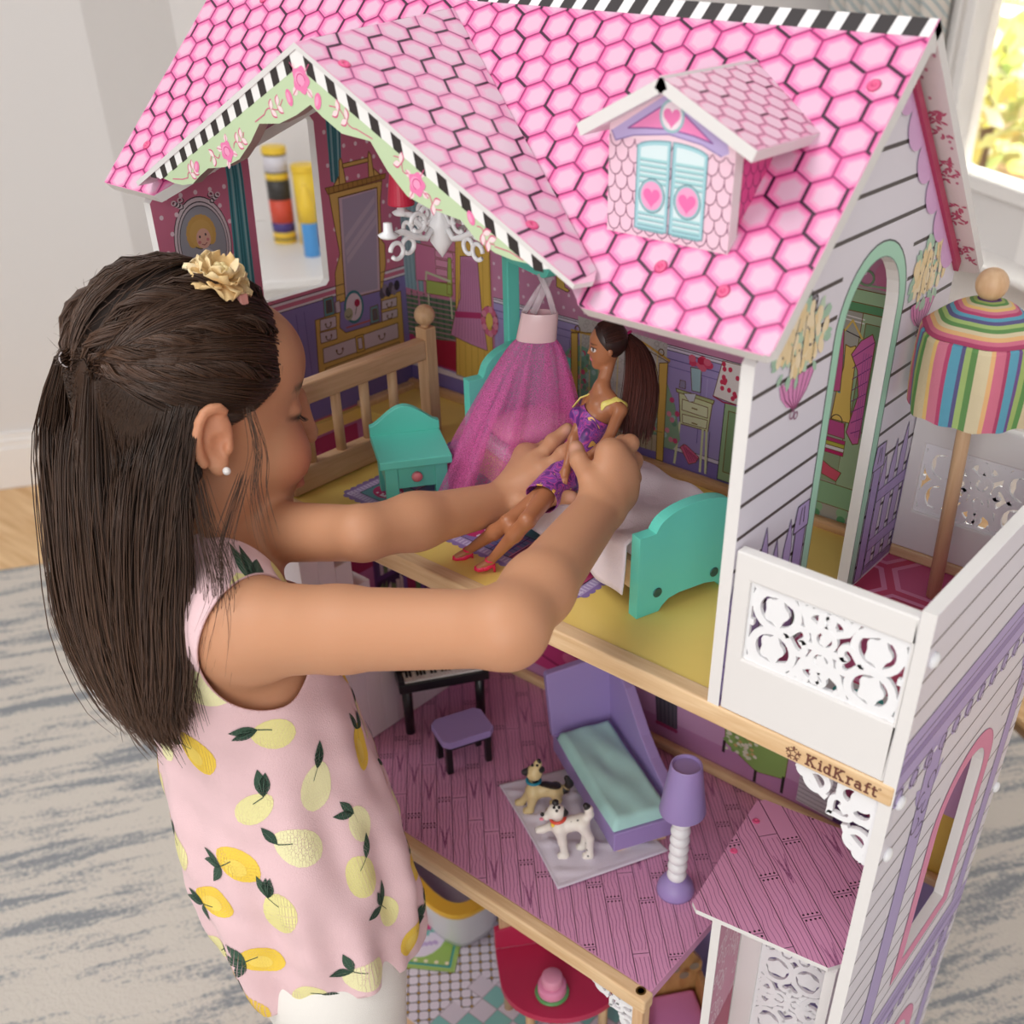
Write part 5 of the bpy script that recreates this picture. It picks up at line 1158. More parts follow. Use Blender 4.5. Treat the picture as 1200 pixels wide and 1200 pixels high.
for i in range(17):
    for k in range(32):
        t = math.pi*i/16; g = 2*math.pi*k/32; e = .55
        sx, sy = (abs(math.cos(g))**e*math.copysign(1, math.cos(g))), (abs(math.sin(g))**e*math.copysign(1, math.sin(g))); r = math.sin(t)**.6 if 0 < i < 16 else 0
        vs.append(pc_+du*(.043*sx*r)+dn*(.026*sy*r)+Vector((0, 0, -.011*math.cos(t)*(1-.5*r*r*0)+.0)))
for i in range(16):
    for k in range(32): fs.append((i*32+k, i*32+(k+1) % 32, (i+1)*32+(k+1) % 32, (i+1)*32+k))
mb.add(vs, fs); prop(mb.build('pillow', mat('pink_satin', (236, 170, 196), .4, bump=.2, bscale=120), None, smooth=True), 'pink satin pillow at the head of the doll bed behind the tulle', 'pillow')
# ---- tulle canopy hanging from the arm
ac = O-dn*.060; at_ = Vector((ac.x, ac.y, 0))
TL = thing('canopy_veil', 'pink tulle bed canopy with a satin band hanging from the turquoise arm', 'canopy', (ac.x, ac.y, .175))
SAT = mat('pale_pink_satin', (240, 208, 212), .28, spec=.7)
cb = Vector((-.2865, .1545, .168)); mb = MB(); n = 40; vs, fs = [], []
ea, eb = Vector((.80, .60, 0)), Vector((-.60, .80, 0))
def ring(c, rx, ry, ph=0, amp=0, fr=0):
    return [c+ea*(rx*(1+amp*math.sin(fr*g+ph))*math.cos(g))+eb*(ry*(1+amp*math.sin(fr*g+ph))*math.sin(g)) for g in [2*math.pi*k/n for k in range(n)]]
rs = [ring(cb+Vector((.002, 0, .0010)), .0148, .008), ring(cb+Vector((.002, 0, 0)), .0151, .0083), ring(cb+Vector((0, 0, -.011)), .0160, .0090), ring(cb+Vector((-.002, 0, -.0220)), .0168, .0095), ring(cb+Vector((-.002, 0, -.0230)), .0165, .0092)]
for r in rs: vs += r
for i in range(len(rs)-1):
    for k in range(n): fs.append((i*n+k, i*n+(k+1) % n, (i+1)*n+(k+1) % n, (i+1)*n+k))
mb.add(vs, fs); mb.build('satin_band', SAT, TL, smooth=True)
CLR = mat('clear_vinyl', (250, 240, 245), .08, alpha=.35, spec=.8)
for sx in (-.0118, -.004, .0135):
    a = cb+ea*sx; top = ac+du*.0065+Vector((0, 0, -.006)) if sx < 0 else ac-du*.006+Vector((0, 0, -.006))
    mb = MB(); q = eb*.0
    P = [a+Vector((0, 0, -.001)), a.lerp(top, .5)+ea*(sx*.1), Vector((a.x*.45+top.x*.55, a.y*.45+top.y*.55, .209)) if False else top+Vector((0, 0, .002))]
    mb.tube(P, .0026 if sx > 0 or sx == -.0118 else .0032, 8, flat=.22, up=eb); mb.build('strap', CLR, TL, smooth=True)
tm = bpy.data.materials.new('pink_tulle'); tm.use_nodes = True; nt = tm.node_tree; nt.nodes.remove(nt.nodes['Principled BSDF']); out_ = nt.nodes['Material Output']
df = nt.nodes.new('ShaderNodeBsdfDiffuse'); df.inputs[0].default_value = (*lin((248, 140, 208)), 1); tl_ = nt.nodes.new('ShaderNodeBsdfTranslucent'); tl_.inputs[0].default_value = (*lin((252, 160, 216)), 1)
m1 = nt.nodes.new('ShaderNodeMixShader'); m1.inputs[0].default_value = .45; nt.links.new(df.outputs[0], m1.inputs[1]); nt.links.new(tl_.outputs[0], m1.inputs[2])
tp = nt.nodes.new('ShaderNodeBsdfTransparent'); m2 = nt.nodes.new('ShaderNodeMixShader')
tc = nt.nodes.new('ShaderNodeTexCoord'); vo = nt.nodes.new('ShaderNodeTexVoronoi'); vo.feature = 'DISTANCE_TO_EDGE'; vo.inputs['Scale'].default_value = 620; nt.links.new(tc.outputs['Object'], vo.inputs['Vector'])
mr = nt.nodes.new('ShaderNodeMapRange'); mr.inputs[1].default_value = .05; mr.inputs[2].default_value = .20; mr.inputs[3].default_value = .62; mr.inputs[4].default_value = .20
nt.links.new(vo.outputs['Distance'], mr.inputs[0]); nt.links.new(mr.outputs[0], m2.inputs[0]); nt.links.new(tp.outputs[0], m2.inputs[1]); nt.links.new(m1.outputs[0], m2.inputs[2]); nt.links.new(m2.outputs[0], out_.inputs[0])
mb = MB(); n2 = 150; NR = 30; vs, fs = [], []
for i in range(NR+1):
    t = i/NR; z = .145-.143*t
    c = Vector((-.2885, .1545, z)).lerp(Vector((-.3020, .1350, z)), t); c.z = z
    rx = .0165+.051*t**.75; ry = .0095+.040*t**.8
    for k in range(n2):
        g = 2*math.pi*k/n2; f = 1+(.05+.15*min(1, t*1.5))*math.sin(11*g+2.0*math.sin(3*g)+t*1.2)+.05*math.sin(23*g+t*3)*t
        if math.cos(g) > .2: f *= 1-.10*t
        vs.append(c+ea*(rx*f*math.cos(g))+eb*(ry*f*math.sin(g)))
for i in range(NR):
    for k in range(n2): fs.append((i*n2+k, i*n2+(k+1) % n2, (i+1)*n2+(k+1) % n2, (i+1)*n2+k))
mb.add(vs, fs); mb.build('tulle', tm, TL, smooth=True)
# denser gathers of the tulle, narrow folded strips
rg = random.Random(11); mb = MB()
for q in range(13):
    g0 = rg.uniform(0, 6.28); wd = rg.uniform(.10, .22); L_ = 14; vs, fs = [], []
    for i in range(L_+1):
        t = i/L_; z = .145-.140*t; c = Vector((-.2885, .1545, z)).lerp(Vector((-.3020, .1350, z)), t); rx = .0172+.050*t**.75; ry = .0102+.039*t**.8
        for s in (-1, 0, 1):
            g = g0+s*wd*(.6+.4*t)+.25*math.sin(t*2+q); f = .96+.05*(s == 0); vs.append(c+ea*(rx*f*math.cos(g))+eb*(ry*f*math.sin(g)))
    for i in range(L_):
        for s in (0, 1): fs.append((i*3+s, i*3+s+1, i*3+s+4, i*3+s+3))
    mb.add(vs, fs)
mb.build('gathers', tm, TL, smooth=True)
# ---- nightstand
fl_, fr_, bl_ = Vector((-.3672, .0411, 0)), Vector((-.3318, .0923, 0)), Vector((-.4245, .0764, 0))
nu = (fr_-fl_).normalized(); nv = (bl_-fl_); nv = (nv-nu*nv.dot(nu)).normalized(); NWd, ND = (fr_-fl_).length, .064
no = Vector((fl_.x, fl_.y, FZ)); NSd = thing('nightstand', 'turquoise toy nightstand with a curved back and pink drawer knob beside the rail', 'nightstand', no+nu*NWd/2+nv*ND/2)
obox(MB(), no, nu, nv, 0, NWd, 0, ND, .0445, .0520).build('table_top', TEAL, NSd, bevel=.0008)
for a in (.004, NWd-.015):
    for c in (.004, ND-.014): obox(MB(), no, nu, nv, a, a+.011, c, c+.009, 0, .0446).build('leg', TEAL, NSd, bevel=.0006)
obox(MB(), no, nu, nv, .013, NWd-.013, .0055, .010, .0230, .0446).build('drawer', TEAL, NSd, bevel=.0006)
mb = MB(); kc = no+nu*(NWd*.5)+nv*.0055+Vector((0, 0, .034)); mb.lathe([(.0015, -.001), (.0045, .001), (.0048, .003), (.0035, .0048), (.0, .0052)], kc, 18, A=-nv); mb.build('knob', mat('pink_knob', (222, 128, 136), .4), bpy.data.objects['drawer'], smooth=True)
for a in (.004, NWd-.012): obox(MB(), no, nu, nv, a, a+.0075, .012, ND-.013, .030, .0446).build('side_panel', TEAL, NSd)
mb = MB(); prof = [(0, 0), (NWd, 0), (NWd, .008)]+[(NWd*(1-k/16), .008+.017*math.sin(math.pi*k/16)**1.5) for k in range(1, 16)]+[(0, .008)]
mb.slab(prof, [], no+nv*(ND-.007)+Vector((0, 0, .052)), nu, Z3, -nv, .007); mb.build('back_rest', TEAL, NSd, bevel=.0008)
# ---- parasol on the terrace
pb = Vector((.0556, .2271, -.003)); pt = pb+Vector((-.009, 0, .2395))
UM = thing('parasol', 'toy parasol with a striped fabric drum canopy on a wooden pole on the terrace', 'parasol', pb)
POL = wood('pole_wood', (222, 186, 148), (206, 164, 124), (26, 26, 2), 7)
MB().tube([pb, pt], [.0054, .0052], 16).build('pole', POL, UM, smooth=True)
mb = MB(); mb.ball(tuple(pt+Vector((0, 0, .0030))), .0108, 24); mb.build('finial', POL, UM, smooth=True)
mb = MB(); SC_ = ['#5fa0b8', '#6f5288', '#9fb46a', '#5f8f50', '#d0bf9c', '#e2bc76', '#d07a90', '#b84a70', '#5fa0b8', '#5f5a86', '#a4bc74', '#648f54', '#d6c7a4', '#e2b27c', '#cf7088', '#ac4468']
rmx = lambda k, N: 1+.035*math.cos(6*2*math.pi*k/N)
N = 192; cc = pb.lerp(pt, .80); ax = Vector((cc.x, cc.y, 0))
prof = [(.0425, .1525), (.0432, .1650), (.0436, .1800), (.0432, .1950), (.0420, .2065), (.0405, .2085)]
vs, fs, cols = [], [], []
for j, (r, z) in enumerate(prof):
    for k in range(N):
        g = 2*math.pi*k/N; wv_ = 1+.012*math.sin(9*g+z*60); rr_ = r*rmx(k, N)*wv_
        zz = z+(.0007*math.sin(12*g) if j == 0 else .0008*math.sin(7*g)*(j < 5)); c = pb.lerp(pt, zz/.24); vs.append((c.x+rr_*math.cos(g), c.y+rr_*math.sin(g), zz))
wid = [5, 2, 3, 3, 6, 2, 5, 2, 5, 2, 3, 3, 6, 2, 5, 2]; seq = [i for i, w_ in enumerate(wid) for _ in range(w_)]
for j in range(len(prof)-1):
    for k in range(N):
        f = (j*N+k, j*N+(k+1) % N, (j+1)*N+(k+1) % N, (j+1)*N+k)
        if j < 5: col = SC_[seq[k % len(seq)]]
        else: col = SC_[(j*5+k//32*3+1) % 16]
        mb.add([vs[i] for i in f], [(0, 1, 2, 3)], 0, lin(col))
# finer bands on the sloping top
mb2 = MB(); TB = 15
for q in range(TB):
    t0, t1 = q/TB, (q+1)/TB
    for k in range(96):
        def P(t, k):
            g = 2*math.pi*k/96; r = (.0406-.0350*t)*rmx(k*2, N); z = .2083+.0215*math.sin(t*1.45)/math.sin(1.45); c = pb.lerp(pt, z/.24); return (c.x+r*math.cos(g), c.y+r*math.sin(g), z+.0004)
        mb2.add([P(t0, k), P(t0, k+1), P(t1, k+1), P(t1, k)], [(0, 1, 2, 3)], 0, lin(SC_[(15-q) % 16]))
FAB = mat('striped_cotton', attr='Col', rough=.9, bump=.3, bscale=900)
o = mb.build('canopy', FAB, UM, smooth=False); so = o.modifiers.new('cloth', 'SOLIDIFY'); so.thickness = .001
mb2.build('canopy_top', FAB, UM)
# ---- grand piano and stool
BLK = mat('black_lacquer', (26, 24, 26), .28); KW = mat('piano_white', (232, 230, 226), .3)
q0 = Vector((-.4417, .1001, 0)); q1 = Vector((-.3969, .1664, 0)); pu = (q1-q0).normalized(); pv = Vector((-pu.y, pu.x, 0)); pz = MZ; PO = Vector((q0.x, q0.y, pz)); PL_ = .100
PI_ = thing('toy_piano', 'black toy grand piano with white keys on the pink floor', 'piano', PO+pu*.05+pv*.04)
mb = MB(); mb.slab([(0, .022), (PL_, .022), (PL_, .062), (PL_*.93, .080), (PL_*.70, .088), (PL_*.5, .098), (PL_*.26, .108), (PL_*.06, .098), (0, .080)], [], PO+Vector((0, 0, .088)), pu, pv, Z3, .026); mb.build('case', BLK, PI_, bevel=.001)
obox(MB(), PO, pu, pv, 0, PL_, 0, .022, .062, .0735).build('key_bed', BLK, PI_, bevel=.0008)
for a in (0, PL_-.006): obox(MB(), PO, pu, pv, a, a+.006, .001, .0215, .0735, .079).build('cheek', BLK, PI_, bevel=.0006)
nk = 22; kw = (PL_-.014)/nk
for k in range(nk): obox(MB(), PO, pu, pv, .007+k*kw+.0002, .007+(k+1)*kw-.0002, .003, .0205, .0735, .0762).build('white_key', KW, PI_)
for k in range(nk-1):
    if k % 7 not in (2, 6): obox(MB(), PO, pu, pv, .007+(k+.68)*kw, .007+(k+1.32)*kw, .010, .0210, .0762, .0785).build('black_key', BLK, PI_)
for a, c in ((.009, .010), (PL_-.009, .012), (.018, .082)): q = PO+pu*a+pv*c; MB().tube([q, q+Vector((0, 0, .066))], [.0052, .0058], 14).build('leg', BLK, PI_, smooth=True)
SO = Vector((-.3635, .0926, MZ)); su = (Vector((-.3454, .1339, 0))-Vector((-.3635, .0926, 0))).normalized(); sv = Vector((-su.y, su.x, 0))
STL = thing('piano_stool', 'purple toy stool with black legs in front of the piano', 'stool', SO+su*.022+sv*.015)
mb = MB(); r_ = .006; a0, a1, c0, c1 = -.007, .052, -.0075, .037
mb.slab([(a0+r_, c0), (a1-r_, c0), (a1, c0+r_), (a1, c1-r_), (a1-r_, c1), (a0+r_, c1), (a0, c1-r_), (a0, c0+r_)], [], SO+Vector((0, 0, .0465)), su, sv, Z3, .0085); mb.build('seat', PURPLE, STL, bevel=.0014)
for a in (.0, .045):
    for c in (.0, .0285): obox(MB(), SO, su, sv, a-.0033, a+.0033, c-.0033, c+.0033, 0, .0381).build('leg', BLK, STL, bevel=.0006)
for c in (.0, .0285): obox(MB(), SO, su, sv, .0, .045, c-.002, c+.002, .031, .0381).build('apron', BLK, STL)
# ---- chaise longue and cushion
c0 = Vector((-.1545, .1035, 0)); cl_ = (Vector((-.2828, .1772, 0))-Vector((-.1532, .1048, 0))).normalized(); cw = Vector((.0311, .0598, 0)); cw = (cw-cl_*cw.dot(cl_)).normalized()
CO = Vector((c0.x, c0.y, MZ)); CLn, CWd = .156, .067
CH_ = thing('chaise_longue', 'purple toy chaise longue with a sloping side back on the pink floor', 'chaise', CO+cl_*CLn/2+cw*CWd/2)
obox(MB(), CO, cl_, cw, -.006, CLn, -.001, CWd, .014, .0370).build('seat_base', PURPLE, CH_, bevel=.001)
for a in (.004, CLn-.018):
    for c in (.008, CWd-.020): obox(MB(), CO, cl_, cw, a, a+.012, c, c+.014, 0, .0141).build('foot', PB, CH_)
mb = MB(); Uc = (cl_*.12+Vector((0, 0, 1))).normalized(); hbk = MB(); hbk.slab([(-.002, 0), (CWd+.004, 0), (CWd+.004, .080), (CWd*.55, .083), (-.004, .079), (-.006, .077)], [], CO+cl_*(CLn-.002)+Vector((0, 0, .033)), cw, Uc, -cl_, .009); hbk.build('head_back', PURPLE, CH_, bevel=.0022, seg=3)
mb = MB(); pr2 = [(-.004, 0), (CLn+.004, 0), (CLn+.010, .078), (CLn-.004, .080), (CLn-.018, .078), (CLn-.034, .070), (CLn-.052, .055), (CLn-.075, .038), (CLn-.098, .026), (.030, .017), (.010, .012), (-.004, .009)]
mb.slab(pr2, [], CO+cw*(CWd-.001)+Vector((0, 0, .033)), cl_, Z3, -cw, .012); mb.build('side_back', PURPLE, CH_, bevel=.0015, seg=3)
mb = MB(); vs, fs = [], []; NA, NB = 44, 22
def cush(a, c, top):
    e = min(a, CLn-.006-a, c, .062-c); rnd = math.sqrt(max(0, min(1, e/.0055))); w_ = .0009*math.sin(c*190+a*60)+.0008*math.sin(a*110)*math.sin(c*120); dim = .0018*math.exp(-((a-.085)**2/.0009+(c-.028)**2/.00004))
    return .0372+(.0008 if not top else .0105*rnd+.0008+w_*rnd-dim)
for top in (1, 0):
    for i in range(NA+1):
        for j in range(NB+1):
            a, c = (CLn-.006)*i/NA, .062*j/NB; bul = .0015*math.sin(math.pi*i/NA)*(1 if j == 0 else 0); q = CO+cl_*(a-.003)+cw*(c-.0005-bul); vs.append((q.x, q.y, MZ+cush(a, c, top)))
NN = (NA+1)*(NB+1)
for i in range(NA):
    for j in range(NB): a = i*(NB+1)+j; fs.append((a, a+NB+1, a+NB+2, a+1)); a += NN; fs.append((a, a+1, a+NB+2, a+NB+1))
mb.add(vs, fs); prop(mb.build('cushion', mat('mint_cotton', (170, 214, 210), .85, bump=.25, bscale=700, vary=.04, vscale=40), None, smooth=True), 'pale mint seat cushion lying on the purple chaise longue', 'cushion')
# ---- floor lamp
lb = Vector((-.083, .1088, MZ)); LM = thing('toy_lamp', 'purple toy floor lamp with a white beaded stem on the pink floor', 'lamp', lb)
MB().lathe([(.0178, 0), (.0180, .002), (.0172, .007), (.0145, .0125), (.0095, .0165), (.007, .0175)], lb, 30).build('base', PURPLE, LM, smooth=True)
mb = MB(); pf = []
for k in range(8):
    z0 = .0165+k*.0113
    for t in range(6): pf.append((.0070+.0024*math.sin(math.pi*t/5), z0+.0113*t/5))
mb.lathe(pf, lb, 22); mb.build('stem', PLAS, LM, smooth=True)
mb = MB(); mb.lathe([(.0208, .104), (.0212, .1052), (.0142, .1580), (.0134, .1590), (.0122, .1586), (.0118, .1560), (.0, .1560)], lb, 34); smooth_angle(mb.build('lamp_shade', PURPLE, LM), .5)
# ---- white cloth on the floor under the dogs
mb = MB(); cor = [Vector((-.3078, .1094, 0)), Vector((-.1690, .0375, 0)), Vector((-.1152, .1442, 0)), Vector((-.2560, .1930, 0))]; NA, NB = 60, 50; vs, fs = [], []
for i in range(NA+1):
    for j in range(NB+1):
        s, t = i/NA, j/NB; q = cor[0].lerp(cor[1], s).lerp(cor[3].lerp(cor[2], s), t); q += (cor[3]-cor[0])*(.10*math.sin(math.pi*s)*(t-.5)*-.35)
        ed = min(s, 1-s, t, 1-t); z = MZ+.0012+(.0032*max(0, math.sin(t*17+s*9+.6*math.sin(s*6)))**2*math.sin(math.pi*s)+.0022*max(0, math.sin(s*24-t*8))**3)*min(1, ed*9)+(.0010 if ed < .018 else 0)
        vs.append((q.x, q.y, z))
for i in range(NA):
    for j in range(NB): a = i*(NB+1)+j; fs.append((a, a+NB+1, a+NB+2, a+1))
mb.add(vs, fs); o = mb.build('cloth', mat('lilac_white_flannel', (220, 212, 226), .95, bump=.5, bscale=1100, sheen=.3), None, smooth=True); prop(o, 'small pale lilac cloth spread on the pink floor under two toy dogs', 'cloth'); so = o.modifiers.new('cloth', 'SOLIDIFY'); so.thickness = .0009; so.offset = 1
# ---- ground floor: bath, vanity table, cake, bench
TZ = -.667
def un_(x, y): return Vector((x, y, 0))
# bathtub: oval tub with a yellow rim; long axis from the front right corner back to the left
tb = thing('toy_bathtub', 'white toy bathtub with a thick yellow rim half hidden under the middle beam', 'bathtub', (-.455, .155, TZ))
tc_ = Vector((-.4560, .1560, 0)); ta = Vector((-.97, .22, 0)).normalized(); tbb = Vector((-ta.y, ta.x, 0))
def oval(a, b, e=.6, n=40):
    return [tc_+ta*(a*math.copysign(abs(math.cos(g))**e, math.cos(g)))+tbb*(b*math.copysign(abs(math.sin(g))**e, math.sin(g))) for g in [2*math.pi*k/n for k in range(n)]]
def loft(rings):
    mb = MB(); n = len(rings[0]); vs, fs = [], []
    for r in rings: vs += r
    for i in range(len(rings)-1):
        for k in range(n): fs.append((i*n+k, i*n+(k+1) % n, (i+1)*n+(k+1) % n, (i+1)*n+k))
    fs.append(tuple(range(n))[::-1]); mb.add(vs, fs); return mb
rg_ = lambda a, b, z: [q+Vector((0, 0, z)) for q in oval(a, b)]
loft([rg_(.075, .038, TZ+.001), rg_(.082, .044, TZ+.02), rg_(.088, .049, TZ+.075)]).build('tub', mat('tub_white', (226, 226, 230), .3), tb, smooth=True)
loft([rg_(.060, .026, TZ+.03), rg_(.072, .035, TZ+.05), rg_(.074, .037, TZ+.082)]).build('basin', mat('tub_grey', (176, 170, 176), .4), tb, smooth=True)
mb = MB(); R4 = [rg_(.074, .037, TZ+.076), rg_(.093, .055, TZ+.076), rg_(.094, .056, TZ+.080), rg_(.093, .055, TZ+.084), rg_(.075, .038, TZ+.084), rg_(.074, .037, TZ+.080)]; n = 40; vs = sum(R4, []); fs = []
for i in range(6):
    for k in range(n): j = (i+1) % 6; fs.append((i*n+k, i*n+(k+1) % n, j*n+(k+1) % n, j*n+k))
mb.add(vs, fs); mb.build('rim', mat('yellow_paint', (240, 190, 62), .35), tb)
# vanity table: crimson, front edge curved
VZ = -.572; VT = thing('toy_vanity', 'crimson toy vanity table with a rounded top and pale wooden legs under the middle beam', 'table', (-.215, .085, TZ))
RED = mat('crimson_paint_gloss', (200, 52, 90), .35)
vo_ = Vector((-.3040, .0880, VZ)); va = Vector((.5300, .8480, 0)).normalized()
k1 = Vector((-.3040, .0880, 0)); k2 = Vector((-.2160, .1900, 0)); vu = (k2-k1).normalized(); vv = Vector((vu.y, -vu.x, 0)); LWt = .145
ps = [(0, 0), (LWt, 0)]+[(LWt/2+LWt/2*math.cos(t), .045+.062*math.sin(t)) for t in [math.pi*k/26 for k in range(27)]]
mb = MB(); mb.slab(ps, [], Vector((k1.x, k1.y, VZ)), vu, vv, Z3, .009); mb.build('table_top', RED, VT, bevel=.0015)
mb = MB(); mb.slab([(0, 0), (LWt, 0), (LWt, .030), (LWt*.5, .045), (0, .030)], [], Vector((k1.x, k1.y, VZ)), vu, Z3, vv, .009); mb.build('back_board', RED, VT, bevel=.001)
mb = MB(); fr2 = MB(); mo_ = Vector((k1.x, k1.y, VZ+.030))-vv*.002
fr2.slab([(.006, 0), (LWt-.006, 0), (LWt-.006, .06), (LWt-.03, .10), (.03, .10), (.006, .06)], [[(.016, .01), (LWt-.016, .01), (LWt-.016, .056), (LWt-.036, .09), (.036, .09), (.016, .056)]], mo_, vu, Z3, vv, .007); fr2.build('mirror_frame', PINEY, VT, bevel=.001)
fr2 = MB(); fr2.slab([(.016, .01), (LWt-.016, .01), (LWt-.016, .056), (LWt-.036, .09), (.036, .09), (.016, .056)], [], mo_-vv*.003, vu, Z3, vv, .001); fr2.build('mirror', mat('mirror_grey', (170, 176, 180), .08, metal=.9), VT)
for a, c in ((.012, .012), (LWt-.012, .012), (.03, .070), (LWt-.03, .070)): q = Vector((k1.x, k1.y, TZ))+vu*a+vv*c; MB().tube([q, q+Vector((0, 0, VZ-.009-TZ))], .0055, 14).build('leg', PINEY, VT, smooth=True)
kb = Vector((-.2140, .0830, VZ)); CK = thing('toy_cake', 'pink two-tier toy cake on a green plate on the crimson table', 'cake', kb)
MB().lathe([(.0165, 0), (.0190, .002), (.0192, .004), (.0170, .0048), (.0, .0046)], kb, 32).build('plate', mat('green_plate', (104, 172, 104), .35), CK, smooth=True)
MB().lathe([(.0158, .0046), (.0162, .006), (.0160, .0165), (.0150, .0178), (.0, .0178)], kb, 32).build('lower_tier', mat('pink_icing', (238, 150, 186), .4), CK, smooth=True)
MB().lathe([(.0112, .0176), (.0116, .019), (.0116, .0300), (.0106, .0312), (.0, .0312)], kb, 32).build('upper_tier', mat('pink_icing_top', (236, 160, 186), .4), CK, smooth=True)
# wooden bench with a pink seat glimpsed in the shaft
BN = thing('toy_armchair', 'wooden toy armchair with a pink seat glimpsed below the floor edge', 'armchair', (-.105, .165, TZ))
HON = wood('honey_wood', (206, 160, 104), (182, 134, 80), (12, 12, 4), 8)
bu = Vector((.62, .78, 0)).normalized(); bv = Vector((.78, -.62, 0)).normalized(); bo_ = Vector((-.150, .150, TZ))
mb = MB(); mb.slab([(0, 0), (.085, 0), (.085, .10), (.070, .125), (.016, .125), (0, .10)], [], bo_+bv*-.008, bu, Z3, bv, .009)
mb.build('back', HON, BN, bevel=.0012)
obox(MB(), bo_, bu, bv, .004, .081, -.008, .052, .040, .050).build('seat', HON, BN, bevel=.001)
for a in (0, .078): mb = MB(); mb.slab([(-.006, 0), (.056, 0), (.056, .060), (.040, .082), (-.006, .088)], [], bo_+bu*(a+.007), bv, Z3, bu, .007); mb.build('arm_side', HON, BN, bevel=.001)
mb = MB(); vs = []
obox(mb, bo_, bu, bv, .009, .076, -.004, .050, .050, .062); mb.build('seat_pad', mat('pink_weave', (232, 146, 200), .8, bump=.6, bscale=900), BN, bevel=.005, seg=3)
p = Print(bo_+bv*.0012, bu, Z3, bv); 
for k in range(6): p.ell((.014+.0115*k, .095+.013*(k % 2)), .0058, .0058, '#8f7f6c', 1, n=14)
p.build('printed_dots', BN)
# lilac rug patch and shelf front down in the shaft
MB().box((-.03, .01, TZ), (.115, .10, TZ+.003)).build('toy_mat', mat('lilac_mat', (168, 136, 196), .9)); prop(bpy.data.objects['toy_mat'], 'small lilac mat on the ground floor under the lift', 'mat')
